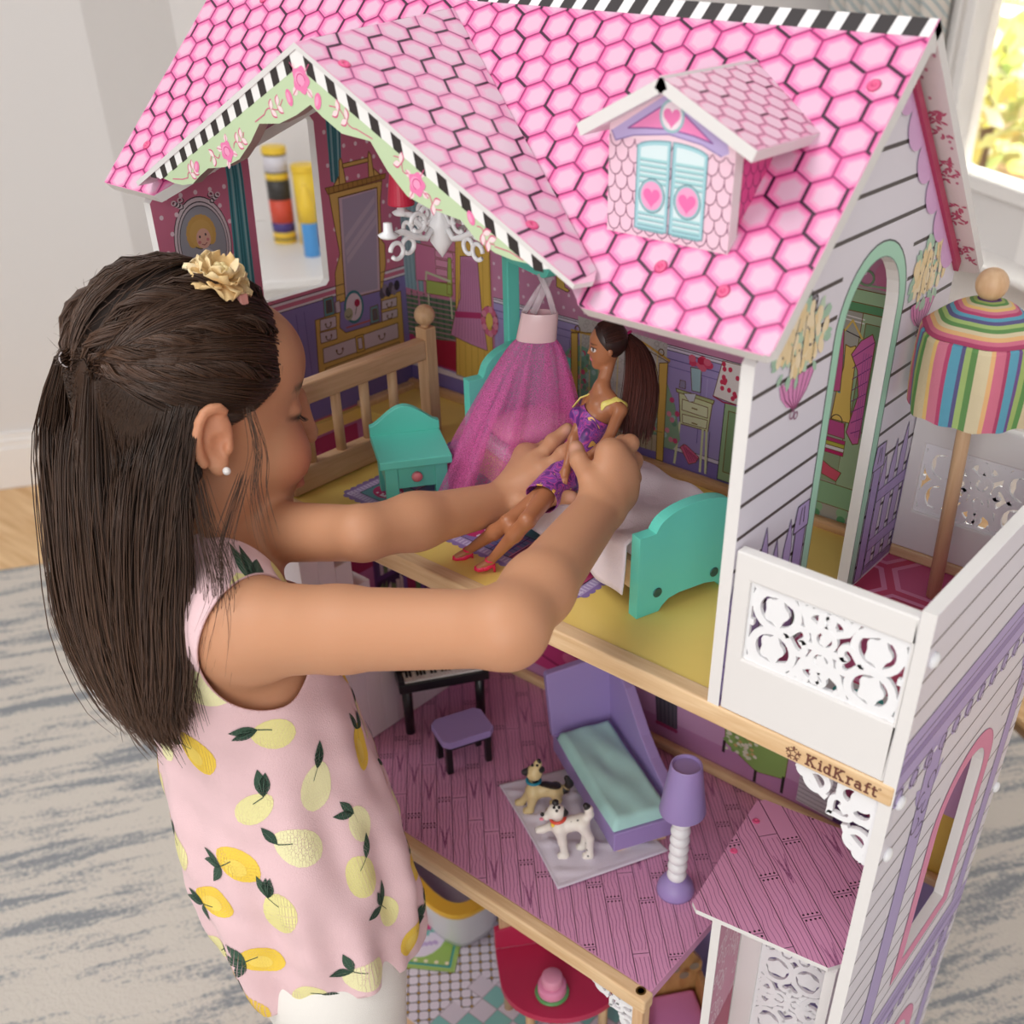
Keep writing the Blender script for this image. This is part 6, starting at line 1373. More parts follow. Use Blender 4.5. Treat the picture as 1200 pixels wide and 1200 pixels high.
# ================================================================ bodies: distance fields turned into one continuous skin
class Field:
    def __init__(s, lo, hi, h):
        s.lo = np.array(lo, float); s.h = h; s.n = np.ceil((np.array(hi)-s.lo)/h).astype(int)+1
        s.f = np.full(s.n, .05, np.float32)
    def _box(s, lo, hi, pad):
        a = np.clip(np.floor((np.array(lo)-pad-s.lo)/s.h).astype(int), 0, s.n); b = np.clip(np.ceil((np.array(hi)+pad-s.lo)/s.h).astype(int)+1, 0, s.n)
        return a, b
    def _pts(s, a, b):
        g = [np.arange(a[i], b[i], dtype=np.float32)*s.h+s.lo[i] for i in range(3)]
        return np.meshgrid(*g, indexing='ij', sparse=True)
    def _mix(s, sl, d, k, op):
        o = s.f[sl]
        if op == '+':
            h = np.clip(.5+.5*(o-d)/k, 0, 1) if k > 0 else (o > d); s.f[sl] = o*(1-h)+d*h-(k*h*(1-h) if k > 0 else 0)
        else:
            h = np.clip(.5-.5*(o+d)/k, 0, 1); s.f[sl] = o*(1-h)-d*h+k*h*(1-h)
    def cap(s, a, b, ra, rb=None, k=.006, op='+'):
        rb = ra if rb is None else rb; a = np.array(a, float); b = np.array(b, float); m = max(ra, rb)+.02+k
        A, B = s._box(np.minimum(a, b), np.maximum(a, b), m); sl = tuple(slice(A[i], B[i]) for i in range(3)); X, Y, Z = s._pts(A, B)
        d = b-a; L = max(d@d, 1e-12); t = np.clip(((X-a[0])*d[0]+(Y-a[1])*d[1]+(Z-a[2])*d[2])/L, 0, 1)
        dist = np.sqrt((X-a[0]-t*d[0])**2+(Y-a[1]-t*d[1])**2+(Z-a[2]-t*d[2])**2)-(ra+(rb-ra)*t); s._mix(sl, dist, k, op); return s
    def path(s, pts, rad, k=.004, op='+'):
        for i in range(len(pts)-1): s.cap(pts[i], pts[i+1], rad[i], rad[i+1], k if i == 0 else min(k, .003), op)
        return s
    def ell(s, c, r, Rm=None, k=.008, op='+'):
        c = np.array(c, float); r = np.array(r, float); Rm = np.eye(3) if Rm is None else np.array(Rm); m = r.max()+.02+k
        A, B = s._box(c, c, m); sl = tuple(slice(A[i], B[i]) for i in range(3)); X, Y, Z = s._pts(A, B); X, Y, Z = X-c[0], Y-c[1], Z-c[2]
        q = [(X*Rm[0, i]+Y*Rm[1, i]+Z*Rm[2, i]) for i in range(3)]
        k0 = np.sqrt(sum((q[i]/r[i])**2 for i in range(3))); k1 = np.sqrt(sum((q[i]/r[i]**2)**2 for i in range(3)))+1e-9
        s._mix(sl, np.where(k0 < 1, (k0-1)*r.min(), k0*(k0-1)/k1), k, op); return s
    def mesh(s):
        f = s.f; S = f < 0
        c = [(i, j, k) for i in (0, 1) for j in (0, 1) for k in (0, 1)]; n = np.array(f.shape)-1
        any_, all_ = np.zeros(n, bool), np.ones(n, bool)
        for (i, j, k) in c:
            q = S[i:i+n[0], j:j+n[1], k:k+n[2]]; any_ |= q; all_ &= q
        ac = np.argwhere(any_ & ~all_); idx = np.full(n, -1, np.int64); idx[tuple(ac.T)] = np.arange(len(ac))
        val = np.stack([f[ac[:, 0]+i, ac[:, 1]+j, ac[:, 2]+k] for (i, j, k) in c], 1); P = np.zeros((len(ac), 3)); W = np.zeros(len(ac)); ca = np.array(c, float)
        for a in range(8):
            for b in range(a+1, 8):
                if np.abs(ca[a]-ca[b]).sum() != 1: continue
                va, vb = val[:, a], val[:, b]; m = (va < 0) != (vb < 0); t = np.where(m, va/np.where(m, va-vb, 1), 0)
                P += np.where(m[:, None], ca[a]+(ca[b]-ca[a])*t[:, None], 0); W += m
        V = (ac+P/W[:, None])*s.h+s.lo; F = []
        for ax in range(3):
            o = [0, 1, 2]; o.remove(ax); u, v = o
            sl0 = [slice(None)]*3; sl1 = [slice(None)]*3; sl0[ax] = slice(0, -1); sl1[ax] = slice(1, None)
            A, B = S[tuple(sl0)], S[tuple(sl1)]; e = np.argwhere(A != B); e = e[(e[:, u] > 0) & (e[:, v] > 0) & (e[:, u] < n[u]) & (e[:, v] < n[v])]
            ins = A[tuple(e.T)]; q = []
            for (du_, dv_) in ((-1, -1), (0, -1), (0, 0), (-1, 0)):
                w_ = e.copy(); w_[:, u] += du_; w_[:, v] += dv_; q.append(idx[tuple(w_.T)])
            q = np.stack(q, 1); fl_ = ins if ax != 1 else ~ins; q[~fl_] = q[~fl_][:, ::-1]; F.append(q)
        F = np.concatenate(F); return V, F[(F >= 0).all(1)]
def relax(V, F, it=2, lam=.5):
    E = np.concatenate([F[:, [0, 1]], F[:, [1, 2]], F[:, [2, 3]], F[:, [3, 0]]]); n = len(V)
    for _ in range(it):
        S = np.zeros((n, 3)); C = np.zeros(n)
        for a, b in ((0, 1), (1, 0)): np.add.at(S, E[:, a], V[E[:, b]]); np.add.at(C, E[:, a], 1)
        V = V+lam*(S/np.maximum(C, 1)[:, None]-V)
    return V
def npmesh(name, V, F, mats, parent, col=None, smooth=True, mi=None):
    me = bpy.data.meshes.new(name); me.from_pydata(V.tolist(), [], F.tolist() if hasattr(F, 'tolist') else F)
    for m in (mats if isinstance(mats, (list, tuple)) else [mats]): me.materials.append(m)
    if col is not None:
        at = me.color_attributes.new('Col', 'FLOAT_COLOR', 'POINT'); at.data.foreach_set('color', np.concatenate([col, np.ones((len(V), 1))], 1).ravel())
    if mi is not None: me.polygons.foreach_set('material_index', mi)
    if smooth: me.polygons.foreach_set('use_smooth', [True]*len(me.polygons))
    me.update(); o = bpy.data.objects.new(name, me); COL.objects.link(o); put(o, parent); return o
def clip_tris(V, T, s):
    """keep the part of a triangle mesh where s < 0, cut cleanly along s = 0"""
    V = [tuple(v) for v in V]; s = list(s); out = []; cache = {}
    def mid(a, b):
        key = (a, b) if a < b else (b, a)
        if key not in cache:
            t = s[a]/(s[a]-s[b]); V.append(tuple(V[a][i]+(V[b][i]-V[a][i])*t for i in range(3))); cache[key] = len(V)-1; s.append(0.)
        return cache[key]
    for t in T:
        ins = [s[i] < 0 for i in t]; k = sum(ins)
        if k == 3: out.append(tuple(t)); continue
        if k == 0: continue
        for r in range(3):
            a, b, c = t[r], t[(r+1) % 3], t[(r+2) % 3]
            if k == 1 and s[a] < 0: out.append((a, mid(a, b), mid(a, c))); break
            if k == 2 and s[a] >= 0: m1_, m2_ = mid(a, b), mid(a, c); out.append((m1_, b, c)); out.append((m1_, c, m2_)); break
    used = sorted({i for t in out for i in t}); mp = {u_: i for i, u_ in enumerate(used)}
    return np.array([V[i] for i in used]), np.array([[mp[i] for i in t] for t in out]), np.array(used)
def q2t(F): return np.concatenate([F[:, [0, 1, 2]], F[:, [0, 2, 3]]])
G = dict(
 SR=[(-0.2971,-0.1538,0.0141)],
 SL=[(-0.4631,-0.0792,0.0029)],
 ER=[(-0.0951,-0.1033,0.0762)],
 WR=[(-0.1401,0.0484,0.0802)],
 EL=[(-0.2789,-0.0570,0.0571)],
 WL=[(-0.2527,0.0713,0.0400)],
 HP=[(-0.2815,-0.1472,-0.3333)],
 LI=[(-0.2298,0.0929,0.0659),(-0.2180,0.1033,0.0815),(-0.2130,0.1187,0.0915)],
 LM=[(-0.2440,0.0991,0.0683),(-0.2348,0.1108,0.0842),(-0.2298,0.1233,0.0925)],
 LR=[(-0.2566,0.1085,0.0656),(-0.2541,0.1253,0.0688),(-0.2465,0.1329,0.0706)],
 LP=[(-0.2668,0.1137,0.0614),(-0.2660,0.1284,0.0618),(-0.2570,0.1333,0.0627)],
 LT=[(-0.2409,0.0706,0.0427),(-0.2177,0.0709,0.0504),(-0.2048,0.0786,0.0584),(-0.1960,0.0870,0.0565)],
 RI=[(-0.1494,0.0737,0.1129),(-0.1477,0.0944,0.1142),(-0.1650,0.1101,0.1036),(-0.1784,0.1090,0.0913)],
 RM=[(-0.1427,0.0798,0.1032),(-0.1495,0.1026,0.0968),(-0.1658,0.1124,0.0838),(-0.1816,0.1072,0.0779)],
 RR=[(-0.1395,0.0793,0.0925),(-0.1476,0.0996,0.0843),(-0.1652,0.1077,0.0741),(-0.1794,0.1024,0.0701)],
 RP=[(-0.1382,0.0727,0.0836),(-0.1465,0.0899,0.0754),(-0.1629,0.0983,0.0681),(-0.1754,0.0952,0.0653)],
 RT=[(-0.1371,0.0441,0.0885),(-0.1528,0.0531,0.0991),(-0.1701,0.0630,0.1051),(-0.1811,0.0727,0.1086)],
 Dhip=[(-0.2162,0.1099,0.0660)],
 Dch=[(-0.2062,0.1272,0.1059)],
 Dnk=[(-0.2057,0.1357,0.1298)],
 Dhd=[(-0.2100,0.1455,0.1613)],
 DR=[(-0.1826,0.1297,0.1195),(-0.1786,0.1088,0.1021),(-0.1858,0.0947,0.0921)],
 DL=[(-0.2167,0.1338,0.1161),(-0.2128,0.1097,0.0932),(-0.2048,0.0902,0.0756)],
 DKR=[(-0.1996,0.0374,0.0556)],
 DKL=[(-0.2210,0.0397,0.0456)],
 DFR=[(-0.2349,0.0326,0.0088)],
 DFL=[(-0.2633,0.0369,0.0058)],
 Dpony=[(-0.2021,0.1612,0.1670),(-0.1905,0.1620,0.1537),(-0.1800,0.1537,0.1309),(-0.1729,0.1379,0.1023)],
 Dtop=[(-0.2084,0.1493,0.1768)],
)
for k in list(G): G[k] = [np.array(p) for p in G[k]]
# ---------------------------------------------------------------- the girl
PX, PY = -.36, -.13
GIRL = thing('person', 'young girl with long dark hair and pink lemon-print blouse reaching into the dollhouse', 'person', (PX, PY, GZ+.008))
SR, SL, ER, WR, EL, WL, HP = (G[k][0] for k in ('SR', 'SL', 'ER', 'WR', 'EL', 'WL', 'HP'))
CS = (SR+SL)/2; dnv = (HP-CS)/np.linalg.norm(HP-CS); Ltv = (SL-SR)/np.linalg.norm(SL-SR); Ltv = Ltv-dnv*(Ltv@dnv); Ltv /= np.linalg.norm(Ltv); Fv = np.cross(-dnv, Ltv)*-1
Fv = np.cross(Ltv, -dnv); 
if Fv[1] < 0: Fv = -Fv
TR3 = np.stack([-Ltv, Fv, -dnv], 1)
def tp_(u_, f, d): return CS-Ltv*u_+Fv*f+dnv*d     # torso frame: to her right, forward, downwards
# head frame
hy, hp_a, hr = .2276, -.2355, .1104; HC = np.array([-.4288, -.0860, .1311])
f0 = np.array([math.sin(hy), math.cos(hy), 0]); rt = np.array([math.cos(hy), -math.sin(hy), 0]); ff = f0*math.cos(hp_a)+np.array([0, 0, math.sin(hp_a)]); upv = np.cross(rt, ff)
r2_ = rt*math.cos(hr)+upv*math.sin(hr); u2_ = -rt*math.sin(hr)+upv*math.cos(hr); HR3 = np.stack([r2_, ff, u2_], 1)
def hd(x, y, z): return HC+HR3@np.array([x, y, z])
def hl(P): return (np.asarray(P)-HC)@HR3
Fd = Field((-.575, -.30, -.40), (-.045, .155, .265), .0019)
# torso
Fd.ell(tp_(0, .0, .085), (.088, .058, .105), TR3, .02); Fd.ell(tp_(0, .006, .19), (.074, .056, .105), TR3, .03); Fd.ell(tp_(0, .0, .28), (.066, .052, .080), TR3, .03)
NB_ = tp_(-.01, -.004, -.034); Fd.cap(tp_(.0, -.008, .0), NB_, .045, .034, .02)
for S_, sg in ((SR, 1), (SL, -1)): Fd.cap(tp_(sg*.035, -.010, -.006), S_-dnv*.0+Fv*-.004, .032, .036, .02); Fd.ell(tp_(sg*.048, -.030, .06), (.040, .030, .060), TR3, .02)
# neck and head
Fd.cap(NB_, hd(0, -.022, -.055), .034, .032, .014)
Fd.ell(hd(0, -.006, .020), (.0690, .0735, .0730), HR3, .01); Fd.ell(hd(0, .026, -.030), (.056, .062, .066), HR3, .02); Fd.ell(hd(0, .045, -.070), (.034, .036, .030), HR3, .02)
Fd.ell(hd(0, .068, -.088), (.016, .015, .013), HR3, .014); Fd.ell(hd(0, .046, .034), (.054, .040, .040), HR3, .02)
for sg in (1, -1):
    Fd.ell(hd(sg*.034, .058, -.036), (.024, .024, .024), HR3, .014); Fd.ell(hd(sg*.044, .0, -.060), (.016, .030, .020), HR3, .014)
    Fd.ell(hd(sg*.031, .0850, .001), (.015, .011, .0075), HR3, .008, '-'); Fd.ell(hd(sg*.030, .0640, -.001), (.0130, .0120, .0105), HR3, .004)
Fd.cap(hd(0, .089, .004), hd(0, .0975, -.024), .0062, .0080, .008); Fd.ell(hd(0, .0995, -.0275), (.0085, .0075, .0068), HR3, .005)
for sg in (1, -1): Fd.ell(hd(sg*.0085, .0965, -.0295), (.0055, .0060, .0050), HR3, .004)
Fd.ell(hd(0, .0885, -.056), (.019, .0075, .0058), HR3, .005); Fd.ell(hd(0, .0865, -.0665), (.017, .0075, .0060), HR3, .005); Fd.cap(hd(-.018, .0945, -.0612), hd(.018, .0945, -.0612), .0013, .0013, .003, '-')
# ears
for sg in (1, -1):
    tl = math.radians(14); e = np.stack([HR3[:, 0]*sg*math.cos(.30)-HR3[:, 1]*math.sin(.30), HR3[:, 1]*math.cos(.30)+HR3[:, 0]*sg*math.sin(.30), HR3[:, 2]], 1)
    c = hd(sg*.0745, -.010, -.012); q = .88
    rim = [c+e[:, 1]*(-.0150*q*math.sin(t)-.0005)+e[:, 2]*(.0255*q*math.cos(t))+e[:, 0]*(.0042+.0030*math.sin(t)) for t in [-.45+i*.36 for i in range(9)]]
    Fd.ell(c-e[:, 1]*.001, (.0050, .0150*q, .0250*q), e, .006)
    Fd.path(rim, [.0030, .0035, .0037, .0037, .0037, .0037, .0037, .0038, .0042], .0025)
    Fd.ell(c+e[:, 2]*-.0235*q+e[:, 1]*.002+e[:, 0]*.001, (.0044, .0074, .0070), e, .004)
    Fd.ell(c+e[:, 0]*.0055+e[:, 1]*.002-e[:, 2]*.004, (.0050, .0062, .0085), e, .003, '-'); Fd.ell(c+e[:, 0]*.0058-e[:, 1]*.003+e[:, 2]*.011, (.0026, .0050, .0060), e, .003, '-')
    Fd.ell(c+e[:, 1]*.0085-e[:, 2]*.006+e[:, 0]*.003, (.0032, .0034, .0048), e, .002)
# arms
Fd.cap(SR, SR+(ER-SR)*.40, .0350, .0290, .02); Fd.cap(SR+(ER-SR)*.38, ER, .0290, .0240, .008)
fm = ER+(WR-ER)*.30; Fd.cap(ER, fm, .0235, .0232, .012); Fd.cap(fm, WR, .0230, .0180, .010)
Fd.cap(SL, SL+(EL-SL)*.45, .0320, .0250, .02); Fd.cap(SL+(EL-SL)*.43, EL, .0248, .0206, .006); fm = EL+(WL-EL)*.35; Fd.cap(EL, fm, .0204, .0206, .006); Fd.cap(fm, WL, .0206, .0165, .012)
# hands: palm bones, five bent fingers each
def hand(W, fingers, th, r0, pw):
    ks = [f[0] for f in fingers]
    for k_ in ks: Fd.cap(W+(k_-W)*.12, k_, pw, pw*.86, .010)
    Fd.cap(ks[0], ks[-1], pw*.8, pw*.72, .008)
    for f, s_ in zip(fingers, (1.0, 1.04, .98, .86)):
        n_ = len(f); Fd.path(f, [r0*s_*(1.05-.20*i/(n_-1)) for i in range(n_)], .0035)
        for q in f[1:-1]: Fd.ell(q, (r0*s_*1.02,)*3, None, .003)
    Fd.path(th, [r0*1.55, r0*1.22, r0*1.08, r0*.92], .006)
hand(WL, [G['LI'], G['LM'], G['LR'], G['LP']], G['LT'], .0062, .0112)
hand(WR, [G['RI'], G['RM'], G['RR'], G['RP']], G['RT'], .0065, .0122)
V, F = Fd.mesh(); V = relax(V, F, 2, .45)
# colour: cheeks, lips, brows, nails, knuckle warmth
base = np.array(lin((198, 144, 110))); colr = np.tile(base, (len(V), 1)); Lh = hl(V)
def tint(P, r, c, a):
    d = np.linalg.norm(V-np.array(P), axis=1); w_ = (a*np.clip(1-(d/r)**2, 0, 1))[:, None]; colr[:] = colr*(1-w_)+np.array(lin(c))*w_
for sg in (1, -1): tint(hd(sg*.040, .068, -.036), .030, (206, 118, 92), .55); tint(hd(sg*.080, -.012, -.006), .034, (206, 132, 100), .5)
lip = np.exp(-((Lh[:, 0]/.020)**4))*np.exp(-(((Lh[:, 2]+.0610)/.0090)**4))*(Lh[:, 1] > .072); colr[:] = colr*(1-.75*lip[:, None])+np.array(lin((176, 92, 84)))*.75*lip[:, None]
for sg in (1, -1):
    br = np.exp(-(((Lh[:, 0]-sg*.032)/.016)**4))*np.exp(-(((Lh[:, 2]-.0195+.10*abs(Lh[:, 0]-sg*.028))/.0034)**4))*(Lh[:, 1] > .06); colr[:] = colr*(1-.85*br[:, None])+np.array(lin((58, 40, 32)))*.85*br[:, None]
    eye = np.exp(-(((Lh[:, 0]-sg*.031)/.0125)**6))*np.exp(-(((Lh[:, 2]+.0055)/.0022)**4))*(Lh[:, 1] > .055); colr[:] = colr*(1-eye[:, None])+np.array(lin((60, 44, 40)))*eye[:, None]
    la = np.exp(-(((Lh[:, 0]-sg*.031)/.0155)**6))*np.exp(-(((Lh[:, 2]+.0062)/.0022)**2))*(Lh[:, 1] > .055); colr[:] = colr*(1-.9*la[:, None])+np.array(lin((40, 28, 24)))*.9*la[:, None]
for key in ('LI', 'LM', 'LT', 'RT', 'RI'): tint(G[key][-1]+np.array(CAM-Vector(G[key][-1]))*.009, .0062, (232, 178, 158), .75)
for key in ('LI', 'LM', 'RI', 'RM', 'RR', 'RT', 'LT'): tint(G[key][1], .010, (190, 122, 92), .30)
SKIN = mat('skin', attr='Col', rough=.5, spec=.35, sss=.12, bump=.10, bscale=700)
BODY = npmesh("body", V, F, SKIN, GIRL, colr)
for sg in (1, -1):
    mb = MB()
    for k in range(11):
        t = -1+k*.2; x = sg*(.031+.0115*t); y0_ = .0640+.0120*math.sqrt(max(.05, 1-(.0115*t/.0135)**2))-.0012; mb.tube([hd(x, y0_, -.0058), hd(x+sg*.0012*t, y0_+.0034, -.0080), hd(x+sg*.0022*t, y0_+.0058, -.0078)], [.00045, .00035, .00012], 4)
    mb.build('eyelashes', mat('lash_black', (30, 22, 20), .6), BODY)
BODY['label'] = 'tan skin of head, arms and hands'
# ---- blouse: a looser shell round the trunk, cut at neckline, arm holes and hem
Fb = Field((-.56, -.32, -.44), (-.17, .06, .13), .0030)
def hem(u_, f, d): return tp_(u_, f, d)
Fb.ell(tp_(0, -.004, .080), (.094, .066, .112), TR3, .02); Fb.ell(tp_(-.004, -.004, .20), (.096, .084, .125), TR3, .05); Fb.ell(tp_(-.002, .004, .315), (.086, .078, .130), TR3, .06)
for S_, sg in ((SR, 1), (SL, -1)): Fb.cap(tp_(sg*.035, -.010, -.004), S_-Fv*.004, .0375, .0415, .02); Fb.ell(tp_(sg*.048, -.032, .06), (.046, .036, .066), TR3, .02)
Fb.cap(tp_(.0, -.008, .0), NB_, .050, .042, .02)
Vb, Fq = Fb.mesh(); Vb = relax(Vb, Fq, 3, .5)
loc = (Vb-CS)@np.stack([-Ltv, Fv, dnv], 1)      # right, forward, down
ang = np.arctan2(loc[:, 0], loc[:, 1]); 
nrm = Vb-(CS+np.outer(loc[:, 2], dnv)); nrm /= np.linalg.norm(nrm, axis=1)[:, None]
wr = np.clip((loc[:, 2]-.07)/.25, 0, 1)
Vb = Vb+nrm*(wr*(.0050*np.sin(6*ang+1.2+3*loc[:, 2]*4)+.0035*np.sin(11*ang-loc[:, 2]*22)+.0018*np.sin(17*ang+loc[:, 2]*30))+.0006*np.sin(loc[:, 2]*160+ang*9)*(loc[:, 2] > .02))[:, None]
loc = (Vb-CS)@np.stack([-Ltv, Fv, dnv], 1)
dSR = np.linalg.norm((Vb-(SR+Ltv*-.024+dnv*.012+Fv*.014))*1.0, axis=1)-.0540; dSL = np.linalg.norm(Vb-(SL+Ltv*.024+dnv*.012+Fv*.014), axis=1)-.0540
lx, lf, ld = loc[:, 0], loc[:, 1], loc[:, 2]
neckb = np.maximum(np.abs(lx)-.0400, ld-.0500); neckb = np.where(lf < -.010, neckb, -1)     # square cut at the back
neckf = np.where(lf >= -.010, np.maximum(np.abs(lx)-.0470, ld-.0050-.020*np.clip(lf/.05, 0, 1)), -1)
hemd = ld-.353-.004*np.cos(ang)-.006*np.sin(ang*3)
cut = np.maximum.reduce([-dSR, -dSL, -neckb, -neckf, hemd]); keep = -cut  # inside openings dS<0
s_ = np.maximum.reduce([-dSR, -dSL, np.where(neckb < 0, 1, -1)*0+np.where(lf < -.010, -neckb, -1), np.where(lf >= -.010, -neckf, -1), hemd])
Vb2, Tb, _ = clip_tris(Vb, q2t(Fq), s_)
CLO = mat('pink_linen', (232, 196, 200), .85, bump=.35, bscale=900, vary=.03, vscale=30, sheen=.2)
BL = npmesh('blouse', Vb2, Tb, CLO, GIRL); so = BL.modifiers.new('cloth', 'SOLIDIFY'); so.thickness = .0016; so.offset = 1
BL['label'] = 'pale pink sleeveless blouse printed with lemons and dark green leaves'
# fruit print: flat shapes fitted onto the cloth, triangle by triangle
LB = (Vb2-CS)@np.stack([-Ltv, Fv, dnv], 1); AB = np.arctan2(LB[:, 0], LB[:, 1]); RB_ = .092
tri = Vb2[Tb]; nt_ = np.cross(tri[:, 1]-tri[:, 0], tri[:, 2]-tri[:, 0]); nt_ /= (np.linalg.norm(nt_, axis=1)[:, None]+1e-12)
out_dir = tri.mean(1)-(CS+np.outer(((tri.mean(1)-CS)@dnv), dnv)); sgn = np.sign((nt_*out_dir).sum(1)); nt_ *= sgn[:, None]
UVb = np.stack([AB*RB_, LB[:, 2]], 1); TU = UVb[Tb]; bad = (TU[:, :, 0].max(1)-TU[:, :, 0].min(1)) > .1
tc0 = TU.mean(1)
def decal(mb, poly, col, off):
    P = np.array(poly); lo, hi = P.min(0)-.006, P.max(0)+.006
    for i in np.where((tc0[:, 0] > lo[0]) & (tc0[:, 0] < hi[0]) & (tc0[:, 1] > lo[1]) & (tc0[:, 1] < hi[1]) & ~bad)[0]:
        t = TU[i]; a = (t[1]-t[0]); b = (t[2]-t[0]); det = a[0]*b[1]-a[1]*b[0]
        if abs(det) < 1e-10: continue
        c = clip([tuple(p) for p in poly], [tuple(p) for p in t])
        if len(c) < 3: continue
        W = []
        for q in c:
            d = (q[0]-t[0][0], q[1]-t[0][1]); u_ = (d[0]*b[1]-d[1]*b[0])/det; v_ = (a[0]*d[1]-a[1]*d[0])/det
            W.append(tri[i][0]+(tri[i][1]-tri[i][0])*u_+(tri[i][2]-tri[i][0])*v_+nt_[i]*off)
        mb.add(W, [tuple(range(len(W)))], 0, lin(col))
def lemon(c, l, w_, rot, n=18):
    o = []
    for k in range(n):
        g = 2*math.pi*k/n; x = math.cos(g)*l*(1+.10*max(0, abs(math.cos(g))-.9)*10*.5); y = math.sin(g)*w_*(1+.12*math.cos(g)); o.append((c[0]+x*math.cos(rot)-y*math.sin(rot), c[1]+x*math.sin(rot)+y*math.cos(rot)))
    return o
def leafp(c, l, w_, rot, n=7):
    ps = [(t/(n-1)*l, w_*math.sin(math.pi*t/(n-1))*(1.15-.4*t/(n-1))) for t in range(n)]+[(t/(n-1)*l, -w_*math.sin(math.pi*t/(n-1))*(1.15-.4*t/(n-1))) for t in range(n-2, 0, -1)]
    return [(c[0]+x*math.cos(rot)-y*math.sin(rot), c[1]+x*math.sin(rot)+y*math.cos(rot)) for x, y in ps]
dm = MB(); rg = random.Random(21)
FRUIT = [(k_*.0560-.30+((r % 2)*.028)+rg.uniform(-.009, .009), .006+r*.047+rg.uniform(-.008, .008)) for r in range(8) for k_ in range(12)]
for i, c in enumerate(FRUIT):
    if i % 7 == 3: continue
    rot = rg.uniform(0, 3.1); yl = i % 3 == 0; l, w_ = (.0190, .0135) if rg.random() < .7 else (.0155, .0115)
    decal(dm, lemon(c, l, w_, rot), '#f4cf4e' if yl else rg.choice(['#eee6a6', '#f0eab8', '#ece39c']), .0019)
    if yl: decal(dm, lemon((c[0]+.003, c[1]+.002), l*.5, w_*.5, rot), '#f6d866', .0021)
    a = rot+rg.uniform(2.2, 4.0); s0 = (c[0]+math.cos(a)*w_*1.05, c[1]+math.sin(a)*w_*1.05)
    for q in range(rg.choice([1, 2, 2, 3])):
        g = a+rg.uniform(-1.1, 1.1); l2 = rg.uniform(.016, .023); decal(dm, leafp(s0, l2, l2*.21, g), rg.choice(['#34503f', '#2c4638', '#3a5644']), .0023); decal(dm, [(s0[0]+math.cos(g)*l2*.05, s0[1]+math.sin(g)*l2*.05), (s0[0]+math.cos(g+.03)*l2*.9, s0[1]+math.sin(g+.03)*l2*.9), (s0[0]+math.cos(g+.07)*l2*.5, s0[1]+math.sin(g+.07)*l2*.5)], '#5d7a68', .0026)
    g = a+rg.uniform(-.5, .5); e = (s0[0]-math.cos(g)*.010, s0[1]-math.sin(g)*.010); decal(dm, [(s0[0], s0[1]-.0005), (e[0], e[1]-.0004), (e[0], e[1]+.0004), (s0[0], s0[1]+.0005)], '#3d5446', .0022)
dm.build('printed_lemons', mat('fabric_print', attr='Col', rough=.85, bump=.3, bscale=900), BL)
# turned-up collar edge at the front shoulder
# ---- white trousers and shoes
Ft = Field((-.46, -.36, -.735), (-.10, .06, -.24), .0040)
for sg in (1, -1):
    hpj = tp_(sg*.036, -.002, .37); kn = hpj+np.array([.012, -.010, -.17]); an = np.array([kn[0]+.004, kn[1]+.006, -.665])
    Ft.cap(hpj, kn, .056, .048, .012); Ft.cap(kn, an, .048, .040, .012)
Ft.ell(tp_(0, -.002, .345), (.082, .066, .072), TR3, .02)
Vt, Fq2 = Ft.mesh(); Vt = relax(Vt, Fq2, 3, .5); lt = (Vt-CS)@np.stack([-Ltv, Fv, dnv], 1)
Vt2, Tt, _ = clip_tris(Vt, q2t(Fq2), np.maximum(.315-lt[:, 2], -.672-Vt[:, 2]))
DEN = mat('white_denim', (232, 228, 222), .85, bump=.35, bscale=1200)
TRO = npmesh('trousers', Vt2, Tt, DEN, GIRL); TRO['label'] = 'white denim trousers with beige stitching'; so = TRO.modifiers.new('cloth', 'SOLIDIFY'); so.thickness = .002; so.offset = -1
for sg in (1, -1):
    hpj = tp_(sg*.036, -.002, .37); an = np.array([hpj[0]+.016, hpj[1]-.004, GZ+.008]); f2 = Vector((Fv[0], Fv[1], 0)).normalized()
    fs_ = Field(an-np.array([.09, .12, .01]), an+np.array([.09, .14, .11]), .004); fA = np.array(f2)
    fs_.cap(an+np.array([0, 0, .026])-fA*.02, an+np.array([0, 0, .020])+fA*.075, .030, .026, .01); fs_.cap(an+np.array([0, 0, .03])-fA*.012, an+np.array([0, 0, .075])-fA*.008, .028, .030, .012)
    Vs, Fs = fs_.mesh(); Vs[:, 2] = np.maximum(Vs[:, 2], GZ+.0085); npmesh('shoe', Vs, Fs, mat('white_canvas', (232, 230, 228), .7), GIRL)
